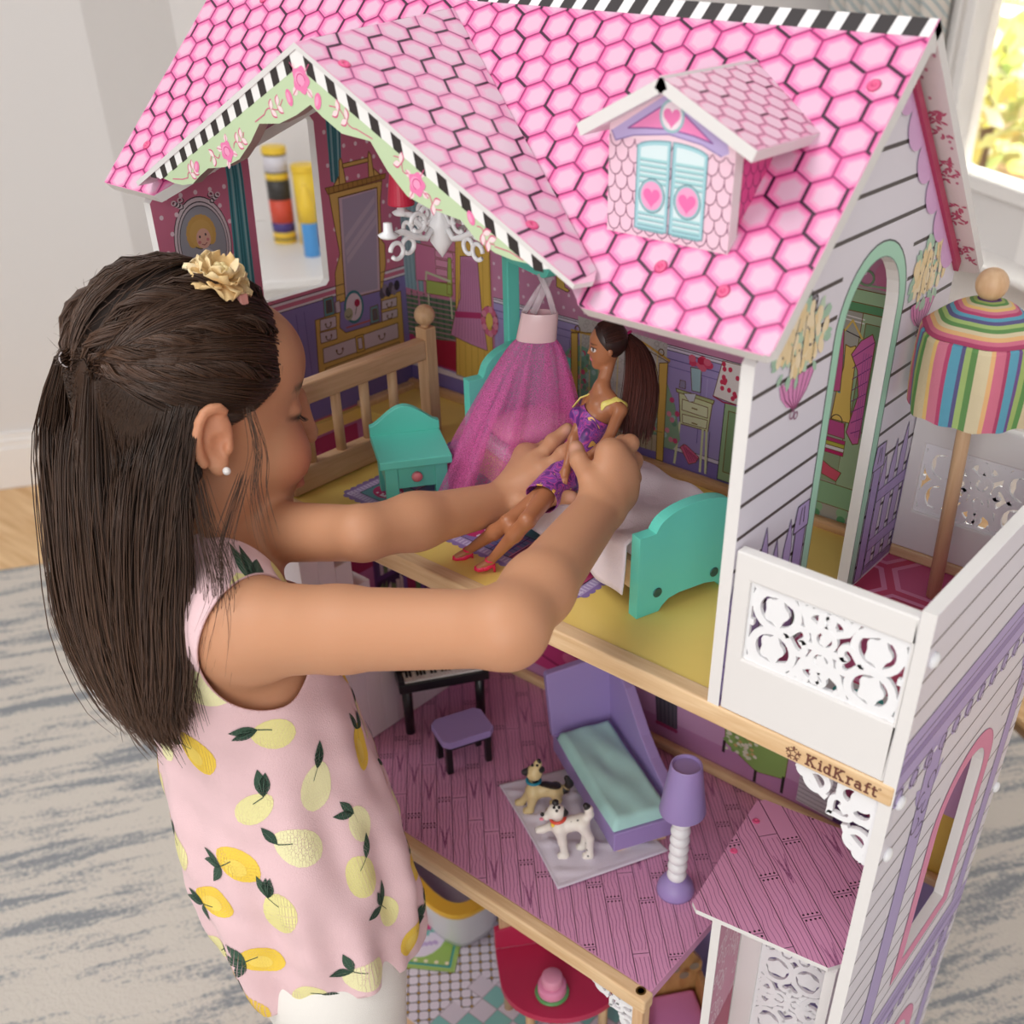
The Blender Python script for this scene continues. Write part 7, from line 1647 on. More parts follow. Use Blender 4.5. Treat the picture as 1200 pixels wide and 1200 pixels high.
# back pocket stitching and side seam on the trousers
# ================================================================ hair, flower, earring
H = dict(
 g0=[(-0.5452,-0.1048,0.1468),(-0.5416,-0.1262,0.1130),(-0.5240,-0.1519,0.0721),(-0.4941,-0.1768,0.0280),(-0.4546,-0.1990,-0.0163),(-0.4170,-0.2103,-0.0497),(-0.3770,-0.2097,-0.0715)],
 g1=[(-0.5193,-0.1118,0.1507),(-0.5118,-0.1396,0.1112),(-0.4914,-0.1644,0.0688),(-0.4601,-0.1893,0.0234),(-0.4237,-0.2070,-0.0145),(-0.3837,-0.2131,-0.0441),(-0.3503,-0.2151,-0.0664)],
 g2=[(-0.4770,-0.1206,0.1554),(-0.4612,-0.1478,0.1144),(-0.4415,-0.1704,0.0733),(-0.4141,-0.1945,0.0288),(-0.3806,-0.2110,-0.0086),(-0.3480,-0.2177,-0.0356),(-0.3237,-0.2207,-0.0543)],
 g3=[(-0.4312,-0.1217,0.1605),(-0.4132,-0.1494,0.1222),(-0.3961,-0.1728,0.0827),(-0.3724,-0.1961,0.0390),(-0.3453,-0.2132,0.0013),(-0.3208,-0.2224,-0.0267),(-0.3037,-0.2270,-0.0441)],
 g4=[(-0.3844,-0.1239,0.1509),(-0.3740,-0.1521,0.1154),(-0.3574,-0.1750,0.0769),(-0.3384,-0.1947,0.0380),(-0.3206,-0.2112,0.0043),(-0.3069,-0.2213,-0.0202),(-0.2978,-0.2259,-0.0339)],
 g5=[(-0.3515,-0.1293,0.1269),(-0.3449,-0.1538,0.0991),(-0.3315,-0.1727,0.0684),(-0.3209,-0.1894,0.0391),(-0.3093,-0.2021,0.0117),(-0.3035,-0.2154,-0.0109),(-0.3005,-0.2224,-0.0238)],
 g6=[(-0.3490,-0.1411,0.1125),(-0.3268,-0.1543,0.0856),(-0.3080,-0.1625,0.0624),(-0.2921,-0.1739,0.0398),(-0.2853,-0.1882,0.0149)],
 e1=[(-0.4741,-0.1227,0.1593)],
 e2=[(-0.5400,-0.1103,0.1482)],
 flower=[(-0.3956,-0.0642,0.2240)],
 ear=[(-0.3162,-0.1278,0.1338)],
 w1=[(-0.3156,-0.1108,0.1622),(-0.2982,-0.1209,0.1399),(-0.2936,-0.1309,0.1167),(-0.2802,-0.1381,0.0887)],
 w2=[(-0.3066,-0.1305,0.1219),(-0.3046,-0.1561,0.0811),(-0.2924,-0.1711,0.0522),(-0.2893,-0.1863,0.0299)],
 w3=[(-0.5166,-0.1519,0.0744),(-0.5001,-0.1864,0.0223),(-0.4703,-0.2120,-0.0243),(-0.4247,-0.2167,-0.0537)],
)
for k in list(H): H[k] = np.array(H[k])
for k, x in (('g3', (.058, -.058, .030)), ('g4', (.074, -.032, .016)), ('g5', (.076, -.022, -.004)), ('g2', (.030, -.078, .032)), ('g1', (.004, -.082, .030)), ('g0', (-.030, -.078, .026))): H[k] = np.concatenate([[hd(*x)], H[k][(1 if k in ('g3', 'g4', 'g5') else 0):]])
def catmull(P, m):
    P = np.asarray(P, float); n = len(P); Q = np.concatenate([[2*P[0]-P[1]], P, [2*P[-1]-P[-2]]]); out = []
    for t in np.linspace(0, n-1-1e-9, m):
        i = int(t); u_ = t-i; a, b, c, d = Q[i], Q[i+1], Q[i+2], Q[i+3]; out.append(.5*((2*b)+(-a+c)*u_+(2*a-5*b+4*c-d)*u_**2+(-a+3*b-3*c+d)*u_**3))
    return np.array(out)
def strands_mesh(name, P, rad, col, m, parent):
    """P: strands x points x 3, thin three-sided tubes"""
    N, L, _ = P.shape; T = np.gradient(P, axis=1); T /= np.linalg.norm(T, axis=2)[:, :, None]+1e-12
    up = np.array([.3, -.5, .81]); a = np.cross(T, up); a /= np.linalg.norm(a, axis=2)[:, :, None]+1e-9; b = np.cross(T, a)
    R = rad if rad.ndim == 2 else np.tile(rad, (N, 1)); V = np.stack([P+R[:, :, None]*(a*math.cos(g)+b*math.sin(g)) for g in (0, 2.0944, 4.1888)], 2).reshape(-1, 3)
    base = np.arange(N)[:, None, None]*L*3+np.arange(L-1)[None, :, None]*3; k = np.arange(3)[None, None, :]; k2 = (k+1) % 3
    F = np.stack([base+k, base+k2, base+3+k2, base+3+k], 3).reshape(-1, 4)
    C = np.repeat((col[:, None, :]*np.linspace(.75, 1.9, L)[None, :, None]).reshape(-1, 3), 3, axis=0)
    me = bpy.data.meshes.new(name); me.vertices.add(len(V)); me.vertices.foreach_set('co', V.ravel()); me.loops.add(F.size); me.loops.foreach_set('vertex_index', F.ravel().astype(np.int32))
    me.polygons.add(len(F)); me.polygons.foreach_set('loop_start', np.arange(0, F.size, 4, dtype=np.int32)); me.polygons.foreach_set('use_smooth', np.ones(len(F), bool)); me.update(calc_edges=True)
    at = me.color_attributes.new('Col', 'FLOAT_COLOR', 'POINT'); at.data.foreach_set('color', np.concatenate([C, np.ones((len(C), 1))], 1).ravel())
    me.materials.append(m); o = bpy.data.objects.new(name, me); COL.objects.link(o); put(o, parent); return o
rs_ = np.random.RandomState(5)
HAIRM = mat('dark_hair', attr='Col', rough=.38, spec=.45); HBASE = mat('hair_base', (34, 24, 20), .6, spec=.2)
cc_, cr_ = np.array([0, -.006, .021]), np.array([.0745, .0790, .0785])
def onskull(d, s=1.0): d = np.asarray(d, float); d = d/np.linalg.norm(d/cr_*1.0, axis=-1, keepdims=True); return cc_+d*s
def dirl(p): return (np.asarray(p)-cc_)
# cap
Fc = Field(HC-.13, HC+.13, .003); Fc.ell(HC+HR3@cc_, cr_-.0025, HR3, .004); Fc.cap(hd(0, -.050, -.035), hd(0, -.045, -.075), .030, .026, .02)
Vc, Fq3 = Fc.mesh(); Lc = hl(Vc); zz = [-.12, -.06, -.012, .004, .02, .05, .075, .10, .14]; yy = [-.040, -.030, -.022, .004, .030, .058, .078, .074, .066]
sc_ = Lc[:, 1]-np.interp(Lc[:, 2], zz, yy)-.004*np.sin(Lc[:, 2]*90)
Vc2, Tc, _ = clip_tris(Vc, q2t(Fq3), sc_)
# bulk of the hanging hair
Fm = Field((-.62, -.34, -.20), (-.28, .02, .22), .004)
for k, r in (('g0', .007), ('g1', .009), ('g2', .010), ('g3', .010), ('g4', .0075), ('g5', .003)):
    C = catmull(H[k], 12); C = C+np.array(fw)*.010
    for i in range(10): Fm.cap(C[i], C[i+1], r*(1.0-.055*i), r*(1.0-.055*(i+1)), .010)
Vm, Fm_ = Fm.mesh(); Vm = relax(Vm, Fm_, 2, .5); Tm = q2t(Fm_)
HAIR = npmesh('hair', np.concatenate([Vc2, Vm]), np.concatenate([Tc, Tm+len(Vc2)]), HBASE, GIRL); HAIR['label'] = 'long dark brown hair, upper half twisted back'
S, RD, CL = [], [], []
M_ = 18
def addS(P, r, tip=1, dark=0):
    S.append(P); t = np.linspace(0, 1, len(P)); RD.append(r*(1-.75*np.clip((t-.7)/.3, 0, 1)*tip)); v = rs_.uniform(.55, 1.35)*(1-dark); CL.append(np.array(lin((60, 42, 33)))*v+np.array([.004, .0015, .0])*rs_.rand()*4)
E1, E2 = hd(.036, -.077, .032), hd(.003, -.0855, .030); e1l, e2l = hl(E1), hl(E2)
def sweep(root, tgt, lift, n=M_):
    a, b = dirl(root), dirl(tgt); P = []
    for t in np.linspace(0, 1, n):
        d = a*(1-t)+b*t; q = onskull(d, 1+lift*math.sin(math.pi*min(t*1.1, 1))); P.append(q)
    P = np.array(P); P[-1] = P[-1]*.3+np.asarray(tgt)*.7; P[-2] = P[-2]*.6+np.asarray(tgt)*.4*.5+P[-2]*.4*.5
    return HC+P@HR3.T
# swept-back hair over the right temple and crown
for i in range(1500):
    t = rs_.rand()
    z = np.interp(t, [0, .35, .7, 1], [.004, .03, .062, .088]); y = np.interp(z, zz, yy)-rs_.rand()**2*.055+.003
    x = math.sqrt(max(0, 1-((y-cc_[1])/cr_[1])**2-((z-cc_[2])/cr_[2])**2))*cr_[0]*(1 if rs_.rand() < .70 else -1) if t < .85 else rs_.uniform(-.05, .055)
    tgt = (e1l if x > -.004+rs_.normal(0, .011) else e2l)+rs_.normal(0, .0030, 3); P = sweep((x, y, z), tgt, .030+.02*rs_.rand()); P += rs_.normal(0, .0006, 3); addS(P, .00048, 0)
# rows of twisted hair
def rope(pts, rad, turns, n, r=.00055):
    C = catmull([onskull(dirl(p), 1.02) for p in pts], 26); C = HC+C@HR3.T
    T = np.gradient(C, axis=0); T /= np.linalg.norm(T, axis=1)[:, None]; Nn = C-HC; Nn -= T*(Nn*T).sum(1)[:, None]; Nn /= np.linalg.norm(Nn, axis=1)[:, None]; B = np.cross(T, Nn); tt_ = np.linspace(0, 1, 26)
    env = rad*np.clip(np.minimum(tt_*7+.25, (1-tt_)*7+.35), 0, 1)
    for k in range(n):
        lobe = k % 2; ph = lobe*math.pi+rs_.normal(0, .45); rr_ = env*(.45+.35*rs_.rand())+rs_.normal(0, .0004); g = ph+turns*2*math.pi*tt_
        bl_ = .5+.5*np.cos(2*(g-ph))*.0; P = C+Nn*(rr_*np.cos(g))[:, None]+B*(rr_*1.15*np.sin(g))[:, None]; addS(P, r, 0)
rope([(.020, .062, .090), (.034, .030, .094), (.042, -.010, .090), (.040, -.050, .072), (.034, -.080, .044), e1l], .0095, 2.6, 170)
rope([(.050, .052, .062), (.060, .020, .066), (.064, -.020, .058), (.058, -.055, .046), e1l], .0080, 2.4, 140)
rope([(.064, .036, .030), (.072, .004, .036), (.072, -.030, .034), (.060, -.066, .030), e1l], .0072, 2.2, 120)
rope([(-.018, .062, .092), (-.024, .020, .101), (-.026, -.030, .094), (-.026, -.070, .062), e2l], .0095, 2.6, 150)
# loose locks
GD = [catmull(H[k], M_) for k in ('g0', 'g1', 'g2', 'g3', 'g4', 'g5')]
tt_ = np.linspace(0, 1, M_)
clump = rs_.normal(0, 1, (90, 3)); cph = rs_.uniform(0, 6.28, 90)
for i in range(4600):
    u_ = rs_.beta(1.0, 1.0)*(len(GD)-1); a = min(int(u_), len(GD)-2); f = u_-a; P = GD[a]*(1-f)+GD[a+1]*f
    c = int(u_/5*89.9); wd = .0052+.0040*tt_
    off = clump[c]*.55+rs_.normal(0, .62, 3); P = P+off[None, :]*wd[:, None]*np.array([1, 1, .45])
    ph = cph[c]; P = P+np.stack([np.sin(tt_*5+ph), np.cos(tt_*4+ph), 0*tt_], 1)*(.0030*tt_)[:, None]
    P = P+(np.sin(tt_*11+rs_.uniform(0, 6))*.0012*tt_)[:, None]*rs_.normal(0, 1, 3)
    L = int(M_*rs_.uniform(.86, 1)); Pn = catmull(P[:L], M_) if L < M_ else P
    ra, rb_ = hl(GD[a][0]), hl(GD[a+1][0]); rl_ = ra*(1-f)+rb_*f+np.array([rs_.normal(0, .004), rs_.normal(0, .004), rs_.uniform(-.030, .016)]); root = HC+onskull(dirl(rl_), 1.005)@HR3.T
    Pn = Pn+(root-Pn[0])*((1-np.clip(tt_*2.0, 0, 1))**2)[:, None]
    addS(Pn, .00050)
# pony tails tied at the elastics
for (E, ks, n) in ((E1, ('g2', 'g3'), 820), (E2, ('g0', 'g1'), 460)):
    for i in range(n):
        f = rs_.rand()*.6; Gq = catmull(H[ks[0]], M_)*(1-f)+catmull(H[ks[1]], M_)*f; o_ = (E-HC)/np.linalg.norm(E-HC); j_ = rs_.normal(0, 1, 3)
        a_ = E+rs_.normal(0, .0022, 3); c_ = E+o_*.003+(Gq[4]-E)*.30+j_*.0030; P = catmull([a_, a_*.55+c_*.45+o_*.002, c_, Gq[6]+o_*.007+j_*.005, Gq[9]+j_*.006, Gq[12]+j_*.007, Gq[15]+j_*.007, Gq[17]+j_*.006], M_); addS(P, .00050)
# wisps
for k, n, sp in (('g6', 60, .010), ('w1', 22, .006), ('w2', 22, .008), ('w3', 10, .003)):
    for i in range(n): P = catmull(H[k], M_)+rs_.normal(0, sp, 3)*np.linspace(.35, 1, M_)[:, None]; P = P+np.sin(tt_*6+rs_.uniform(0, 6))[:, None]*rs_.normal(0, .0008, 3); addS(P, .00018)
for i in range(70):     # fine flyaways at the crown
    d = rs_.normal(0, 1, 3); d[2] = abs(d[2]); d[1] -= .5; q = onskull(d, 1.03); e = onskull(d+rs_.normal(0, .5, 3), 1.10+rs_.rand()*.06); P = HC+catmull([q, (q+e)/2*1.01, e], M_)@HR3.T; addS(P, .00013)
for i in range(900):    # baby hairs along the hairline and in front of the ear
    z = rs_.uniform(-.010, .082); y = np.interp(z, zz, yy)+.002; x = math.sqrt(max(0, 1-((y-cc_[1])/cr_[1])**2-((z-cc_[2])/cr_[2])**2))*cr_[0]
    q = np.array([x, y+rs_.uniform(0, .013), z]); e = np.array([x+.004, y-.035, z-.004]); P = np.array([onskull(dirl(q)*(1-t)+dirl(e)*t, 1.0+.02*t) for t in np.linspace(0, 1, M_)]); addS(HC+P@HR3.T, .00022)
SA = np.array([catmull(p, M_) if len(p) != M_ else p for p in S]); sh_ = SA.shape; Q = hl(SA.reshape(-1, 3))
dq = (Q-cc_)/(cr_*1.012); rq = np.linalg.norm(dq, axis=1); ins = rq < 1; Q[ins] = cc_+(Q-cc_)[ins]/rq[ins][:, None]
na, nb2 = np.array([0, -.050, -.030]), np.array([0, -.044, -.085]); t = np.clip(((Q-na)@(nb2-na))/((nb2-na)@(nb2-na)), 0, 1); cq = na+t[:, None]*(nb2-na); dv = Q-cq; rv = np.linalg.norm(dv, axis=1); ins = rv < .033; Q[ins] = cq[ins]+dv[ins]/rv[ins][:, None]*.033
SA = (HC+Q@HR3.T).reshape(sh_)
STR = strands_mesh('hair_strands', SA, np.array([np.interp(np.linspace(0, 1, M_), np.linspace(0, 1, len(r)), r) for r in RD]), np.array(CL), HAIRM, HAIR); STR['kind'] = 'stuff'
# elastics
for E in (E1, E2):
    ax = Vector(H['g2'][1]-H['g2'][0]).normalized(); a = ax.orthogonal().normalized(); b = ax.cross(a); mb = MB()
    for k in range(3): mb.tube([Vector(E)+ax*(.0012*(k-1)+.002)+(a*math.cos(g)+b*math.sin(g))*.0058 for g in [i*.4488 for i in range(14)]], .0006, 6, closed=True)
    mb.build('hair_elastic', mat('clear_elastic', (190, 180, 180), .3), GIRL, smooth=True)
# fabric flower on its clip
fc = Vector(H['flower'][0]); fn = (Vector(HR3[:, 2])*.80+Vector(HR3[:, 0])*.42+Vector(HR3[:, 1])*.05).normalized(); fa = fn.orthogonal().normalized(); fb_ = fn.cross(fa)
FL = thing('hair_flower', 'cream fabric flower with a pearl centre', 'hair ornament'); del FL['category']; del FL['label']
bpy.data.objects.remove(FL)
mb = MB(); rg = random.Random(4)
def petal(ang, r0, L, wd, lift, curl):
    d = fa*math.cos(ang)+fb_*math.sin(ang); s = fn.cross(d); vs, fs = [], []; NA, NB = 9, 8
    for i in range(NA+1):
        t = i/NA
        for j in range(NB+1):
            v = (j/NB-.5)*2; w_ = wd*min(1, .30+t*1.7)*math.sqrt(max(.04, 1-max(0, (t-.5)/.53)**4)); z = lift*t+curl*t*t+.004*v*v*t+.0016*math.sin(v*7+ang*5)*t; vs.append(fc+d*(r0+L*t*(1-.20*v*v))+s*(w_*v)+fn*z)
    for i in range(NA):
        for j in range(NB): a = i*(NB+1)+j; fs.append((a, a+1, a+NB+2, a+NB+1))
    c = lin(rg.choice(['#ecd2a0', '#e6c48c', '#f0dcb4'])); mb.add(vs, fs, 0, c)
for k in range(6): petal(k*1.047, .003, .0215, .0128, .002, -.004)
for k in range(5): petal(k*1.257+.4, .002, .0165, .0110, .006, .001)
for k in range(4): petal(k*1.571+.2, .001, .011, .0085, .008, .004)
FLW = mb.build('hair_flower', mat('petal_fabric', attr='Col', rough=.8, vary=.12, vscale=120, bump=.3, bscale=500), GIRL, smooth=True, label='cream fabric flower clipped in the hair'); so = FLW.modifiers.new('cloth', 'SOLIDIFY'); so.thickness = .0005
mb = MB()
for k in range(4): g = k*1.57; q = fc+fa*(.0028*math.cos(g))+fb_*(.0028*math.sin(g))+fn*.0085; mb.ball(tuple(q), .0030, 12)
mb.build('pearl', mat('pearl', (236, 216, 160), .25), FLW, smooth=True)
mb = MB(); q0_ = fc-Vector(HR3[:, 2])*.012+Vector(HR3[:, 0])*.010+Vector(HR3[:, 1])*.012; mb.box((q0_.x-.004, q0_.y-.003, q0_.z-.004), (q0_.x+.004, q0_.y+.004, q0_.z+.004)); mb.build('ribbon', mat('pink_ribbon', (216, 150, 140), .6), FLW, bevel=.001)
# pearl earring in the right lobe
er = hd(.0835, -.006, -.0335); mb = MB(); mb.ball(tuple(er), .0030, 14); mb.build('earring', mat('pearl_white', (240, 236, 232), .15, spec=.8), GIRL, smooth=True, label='small pearl stud earring')
# ================================================================ the doll and the two toy dogs
DSK = mat('doll_skin', (186, 122, 84), .38, spec=.5)
Dh, Dc, Dn, Dd = G['Dhip'][0], G['Dch'][0], G['Dnk'][0], G['Dhd'][0]
DOLL = thing('doll', 'fashion doll with a long brown ponytail and purple swirl dress held in two hands', 'doll', (Dh[0], Dh[1], .05))
Ff = Field((-.285, .012, -.002), (-.150, .190, .192), .00075)
fd_ = np.array([-.70, -.70, -.10]); fd_ /= np.linalg.norm(fd_); ud_ = np.array([.02, .06, 1.0]); ud_ -= fd_*(ud_@fd_); ud_ /= np.linalg.norm(ud_); rd_ = np.cross(fd_, ud_); D3 = np.stack([rd_, fd_, ud_], 1)
def dh(x, y, z): return Dd+D3@np.array([x, y, z])
Ff.ell(dh(0, -.0015, .0030), (.0118, .0138, .0138), D3, .003); Ff.ell(dh(0, .0030, -.0065), (.0095, .0100, .0105), D3, .004); Ff.ell(dh(0, .0085, -.0150), (.0038, .0036, .0034), D3, .004)
Ff.cap(dh(0, .0118, -.001), dh(0, .0138, -.0045), .0010, .0014, .0015); Ff.ell(dh(0, .0122, -.0093), (.0031, .0011, .0015), D3, .001)
for sg in (1, -1): Ff.ell(dh(sg*.0052, .0122, -.0010), (.0026, .0014, .0016), D3, .0015, '-'); Ff.ell(dh(sg*.0122, -.0015, -.0025), (.0012, .0022, .0032), D3, .001)
nb = Dn; Ff.cap(dh(0, -.003, -.010), nb, .0050, .0052, .003)
sR, sL = G['DR'][0], G['DL'][0]
Ff.cap(sR, nb, .0050, .0056, .004); Ff.cap(sL, nb, .0050, .0056, .004); mc = (sR+sL)/2
Ff.cap(mc*.8+Dc*.2, Dc, .0125, .0112, .006); Ff.cap(Dc, Dc*.35+Dh*.65, .0108, .0095, .004); Ff.cap(Dc*.3+Dh*.7, Dh, .0098, .0138, .006)
fwd = np.array([-.70, -.70, 0])
for S_ in (sR, sL): Ff.ell(Dc*.75+mc*.25+(S_-mc)*.40+fwd*.0095, (.0058,)*3, None, .004)
for A in (G['DR'], G['DL']):
    Ff.path(list(A), [.0050, .0042, .0032], .003); d = A[2]-A[1]; d /= np.linalg.norm(d); e = A[2]+d*.004; Ff.cap(A[2], e, .0034, .0030, .002); sd = np.cross(d, [0, 0, 1]); sd /= np.linalg.norm(sd)
    for k in range(4): Ff.cap(e+sd*(k-1.5)*.0017, e+sd*(k-1.5)*.0019+d*(.0065-.0006*abs(k-1.2))-np.array([0, 0, .001*(k == 0)]), .00095, .0008, .0008)
    Ff.cap(A[2]+sd*.003, A[2]+sd*.0052+d*.004, .0012, .0009, .001)
hs = np.cross([0, 0, 1], fwd); hs /= np.linalg.norm(hs)
for K, Fo, sg in ((G['DKR'][0], G['DFR'][0], 1), (G['DKL'][0], G['DFL'][0], -1)):
    h0 = Dh+hs*-.0075*sg; Ff.cap(h0, K, .0100, .0064, .004); Ff.cap(K, K+(Fo-K)*.35, .0062, .0062, .003); Ff.cap(K+(Fo-K)*.33, Fo, .0060, .0034, .003)
    Ff.cap(Fo, Fo+fwd*.010+np.array([0, 0, -.0055]), .0032, .0027, .002)
Vd, Fq4 = Ff.mesh(); Vd = relax(Vd, Fq4, 2, .4); Ld = (Vd-Dd)@D3; cd_ = np.tile(np.array(lin((178, 116, 80))), (len(Vd), 1))
def dt(p, r, c, a=1, sq=(1, 1, 1)):
    d = np.linalg.norm((Ld-np.array(p))*np.array(sq), axis=1); w_ = (a*(np.clip(1.25-d/r, 0, .25)*4))[:, None]; cd_[:] = cd_*(1-w_)+np.array(lin(c))*w_
for sg in (1, -1):
    dt((sg*.0052, .0115, -.0010), .0026, (236, 230, 226), 1, (1, .5, 1.7)); dt((sg*.0050, .0115, -.0010), .0013, (40, 26, 22), 1, (1, .4, 1)); dt((sg*.0054, .0112, .0006), .0030, (36, 24, 22), .9, (1, .5, 4.5)); dt((sg*.0056, .0112, .0036), .0032, (92, 56, 38), .8, (1, .5, 5))
dt((0, .0128, -.0093), .0030, (226, 110, 140), 1, (1, .5, 1.9)); dt((0, .0132, -.0091), .0017, (244, 232, 232), .9, (1, .5, 4))
npmesh('body', Vd, Fq4, mat('doll_vinyl', attr='Col', rough=.36, spec=.5), DOLL, cd_)
# dress
Fr = Field((-.275, .02, .02), (-.160, .175, .140), .0009)
Fr.cap(mc*.75+Dc*.25, Dc, .0140, .0126, .006); Fr.cap(Dc, Dc*.35+Dh*.65, .0122, .0112, .004); Fr.cap(Dc*.3+Dh*.7, Dh, .0112, .0155, .006)
for S_ in (sR, sL): Fr.ell(Dc*.75+mc*.25+(S_-mc)*.40+fwd*.0098, (.0072,)*3, None, .004)
for K, sg in ((G['DKR'][0], 1), (G['DKL'][0], -1)): h0 = Dh+hs*-.0075*sg; Fr.cap(h0, K, .0122, .0115, .008)
Vr, Fq5 = Fr.mesh(); Vr = relax(Vr, Fq5, 2, .5); ax_ = (mc-Dh)/np.linalg.norm(mc-Dh); tv = (Vr-Dh)@ax_; Lax = np.linalg.norm(mc-Dh)
side = (Vr-mc)@((sR-sL)/np.linalg.norm(sR-sL)); topc = tv-(Lax-.0085)+.18*side
kk = np.maximum.reduce([((Vr-(Dh*.42+G[k][0]*.58))@((G[k][0]-Dh)/np.linalg.norm(G[k][0]-Dh))) for k in ('DKR', 'DKL')])
Vr2, Tr2, _ = clip_tris(Vr, q2t(Fq5), np.maximum(topc, kk))
dm_ = bpy.data.materials.new('swirl_satin'); dm_.use_nodes = True; nt = dm_.node_tree; b = nt.nodes['Principled BSDF']; b.inputs['Roughness'].default_value = .35
tc = nt.nodes.new('ShaderNodeTexCoord'); n1 = nt.nodes.new('ShaderNodeTexNoise'); n1.inputs['Scale'].default_value = 70; n1.inputs['Detail'].default_value = 1; n1.inputs['Distortion'].default_value = 2.5; nt.links.new(tc.outputs['Object'], n1.inputs[0])
cr = nt.nodes.new('ShaderNodeValToRGB'); e = cr.color_ramp.elements; e[0].position = .30; e[0].color = (*lin((92, 44, 120)), 1); e[1].position = .74; e[1].color = (*lin((240, 190, 96)), 1)
for pos, c in ((.40, (120, 60, 150)), (.455, (214, 84, 160)), (.48, (126, 66, 158)), (.56, (150, 84, 176)), (.575, (214, 96, 168)), (.60, (104, 50, 132)), (.665, (112, 56, 140)), (.685, (240, 186, 90))): x = e.new(pos); x.color = (*lin(c), 1)
nt.links.new(n1.outputs[0], cr.inputs[0]); nt.links.new(cr.outputs[0], b.inputs['Base Color'])
DRS = npmesh('dress', Vr2, Tr2, dm_, DOLL); so = DRS.modifiers.new('cloth', 'SOLIDIFY'); so.thickness = .0006
YS = mat('yellow_satin', (240, 222, 120), .3)
for S_, sg in ((sR, 1), (sL, -1)):
    mb = MB(); o_ = Dc*.25+mc*.75+(S_-mc)*.75+fwd*.0135; t_ = mc+(S_-mc)*.74+np.array([0, 0, .0085]); bk_ = mc+(S_-mc)*.80-fwd*.0105+np.array([0, 0, -.004])
    mb.tube([o_, (o_+t_)/2+fwd*.002+np.array([0, 0, .002]), t_, (t_+bk_)/2-fwd*.002+np.array([0, 0, .0015]), bk_], .0026, 8, flat=.3, up=(t_-mc+np.array([0, 0, .01]))); mb.build('dress_strap', YS, DRS, smooth=True)
HP_ = mat('hot_pink_plastic', (232, 36, 92), .3)
for Fo in (G['DFR'][0], G['DFL'][0]):
    mb = MB(); tt0 = Fo+fwd*.0105+np.array([0, 0, -.0062]); hz = Fo-fwd*.002
    mb.tube([hz+np.array([0, 0, -.0022]), (hz+tt0)/2+np.array([0, 0, -.0030]), tt0+np.array([0, 0, -.0005]), tt0+fwd*.0030], [.0030, .0030, .0031, .0018], 12); mb.tube([hz+np.array([0, 0, -.002]), np.array([hz[0]-fwd[0]*.001, hz[1]-fwd[1]*.001, -.0015])], [.0016, .0010], 8)
    mb.tube([tt0-fwd*.0035+hs*.0034+np.array([0, 0, -.001]), tt0-fwd*.003+np.array([0, 0, .0034]), tt0-fwd*.0035-hs*.0034+np.array([0, 0, -.001])], .0013, 8)
    mb.tube([Fo+np.array([0, 0, .001])+np.array([hs[0]*math.cos(g)-fwd[0]*math.sin(g), hs[1]*math.cos(g)-fwd[1]*math.sin(g), 0])*.0040 for g in [k*.4488 for k in range(14)]], .0009, 6, closed=True); mb.build('shoe', HP_, DOLL, smooth=True)
# doll hair
Fh = Field(Dd-.024, Dd+.024, .0008); Fh.ell(dh(0, -.0028, .0036), (.0132, .0146, .0148), D3, .002); Vh, Fq6 = Fh.mesh(); Lh2 = (Vh-Dd)@D3
Vh2, Th, _ = clip_tris(Vh, q2t(Fq6), Lh2[:, 1]-np.interp(Lh2[:, 2], [-.015, -.004, .0, .006, .011, .02], [-.004, -.002, .0015, .0055, .0075, .0075]))
DHB = npmesh('hair', Vh2, Th, mat('doll_hair_base', (48, 26, 22), .4), DOLL)
S2, C2 = [], []; Pn = np.array(G['Dpony']); R0 = Pn[0]; rs2 = np.random.RandomState(3); M2 = 14; tq = np.linspace(0, 1, M2)
for i in range(1500):
    o_ = rs2.normal(0, 1, 3); o_ /= max(1, np.linalg.norm(o_)); wdt = .0030+.0105*np.sin(np.pi*np.clip(tq*.62+.03, 0, 1))
    P = catmull(Pn, M2)+o_[None]*wdt[:, None]*np.array([1.0, .8, .5])+rs2.normal(0, .0014, 3)*tq[:, None]; L = rs2.uniform(.82, 1.06); P = P[0]+(P-P[0])*L; S2.append(P); C2.append(np.array(lin((74, 38, 32)))*rs2.uniform(.55, 1.5))
for i in range(420):
    th = rs2.uniform(-1.5, 1.5); q = np.array([.0132*math.sin(th), .0055-.004*abs(math.sin(th)), .0036+.0140*math.cos(th)*.9]); e_ = (R0-Dd)@D3; P = []
    for t in np.linspace(0, 1, M2):
        d = (q*(1-t)+e_*t)-np.array([0, -.0028, .0036]); P.append(np.array([0, -.0028, .0036])+d/np.linalg.norm(d/np.array([.0134, .0148, .0150])))
    P = Dd+np.array(P)@D3.T; S2.append(P+rs2.normal(0, .0001, 3)); C2.append(np.array(lin((62, 34, 28)))*rs2.uniform(.6, 1.4))
o = strands_mesh('hair_strands', np.array(S2), np.tile(.00028*(1-.5*np.clip((tq-.8)/.2, 0, 1)), (len(S2), 1)), np.array(C2), mat('doll_hair', attr='Col', rough=.34, spec=.5), DHB); o['kind'] = 'stuff'
mb = MB(); axh = Vector(Pn[1]-Pn[0]).normalized(); a = axh.orthogonal().normalized(); b_ = axh.cross(a); mb.tube([Vector(R0)+(a*math.cos(g)+b_*math.sin(g))*.0042 for g in [k*.4488 for k in range(14)]], .0011, 8, closed=True); mb.build('hair_band', mat('magenta_band', (196, 40, 110), .4), DHB, smooth=True)
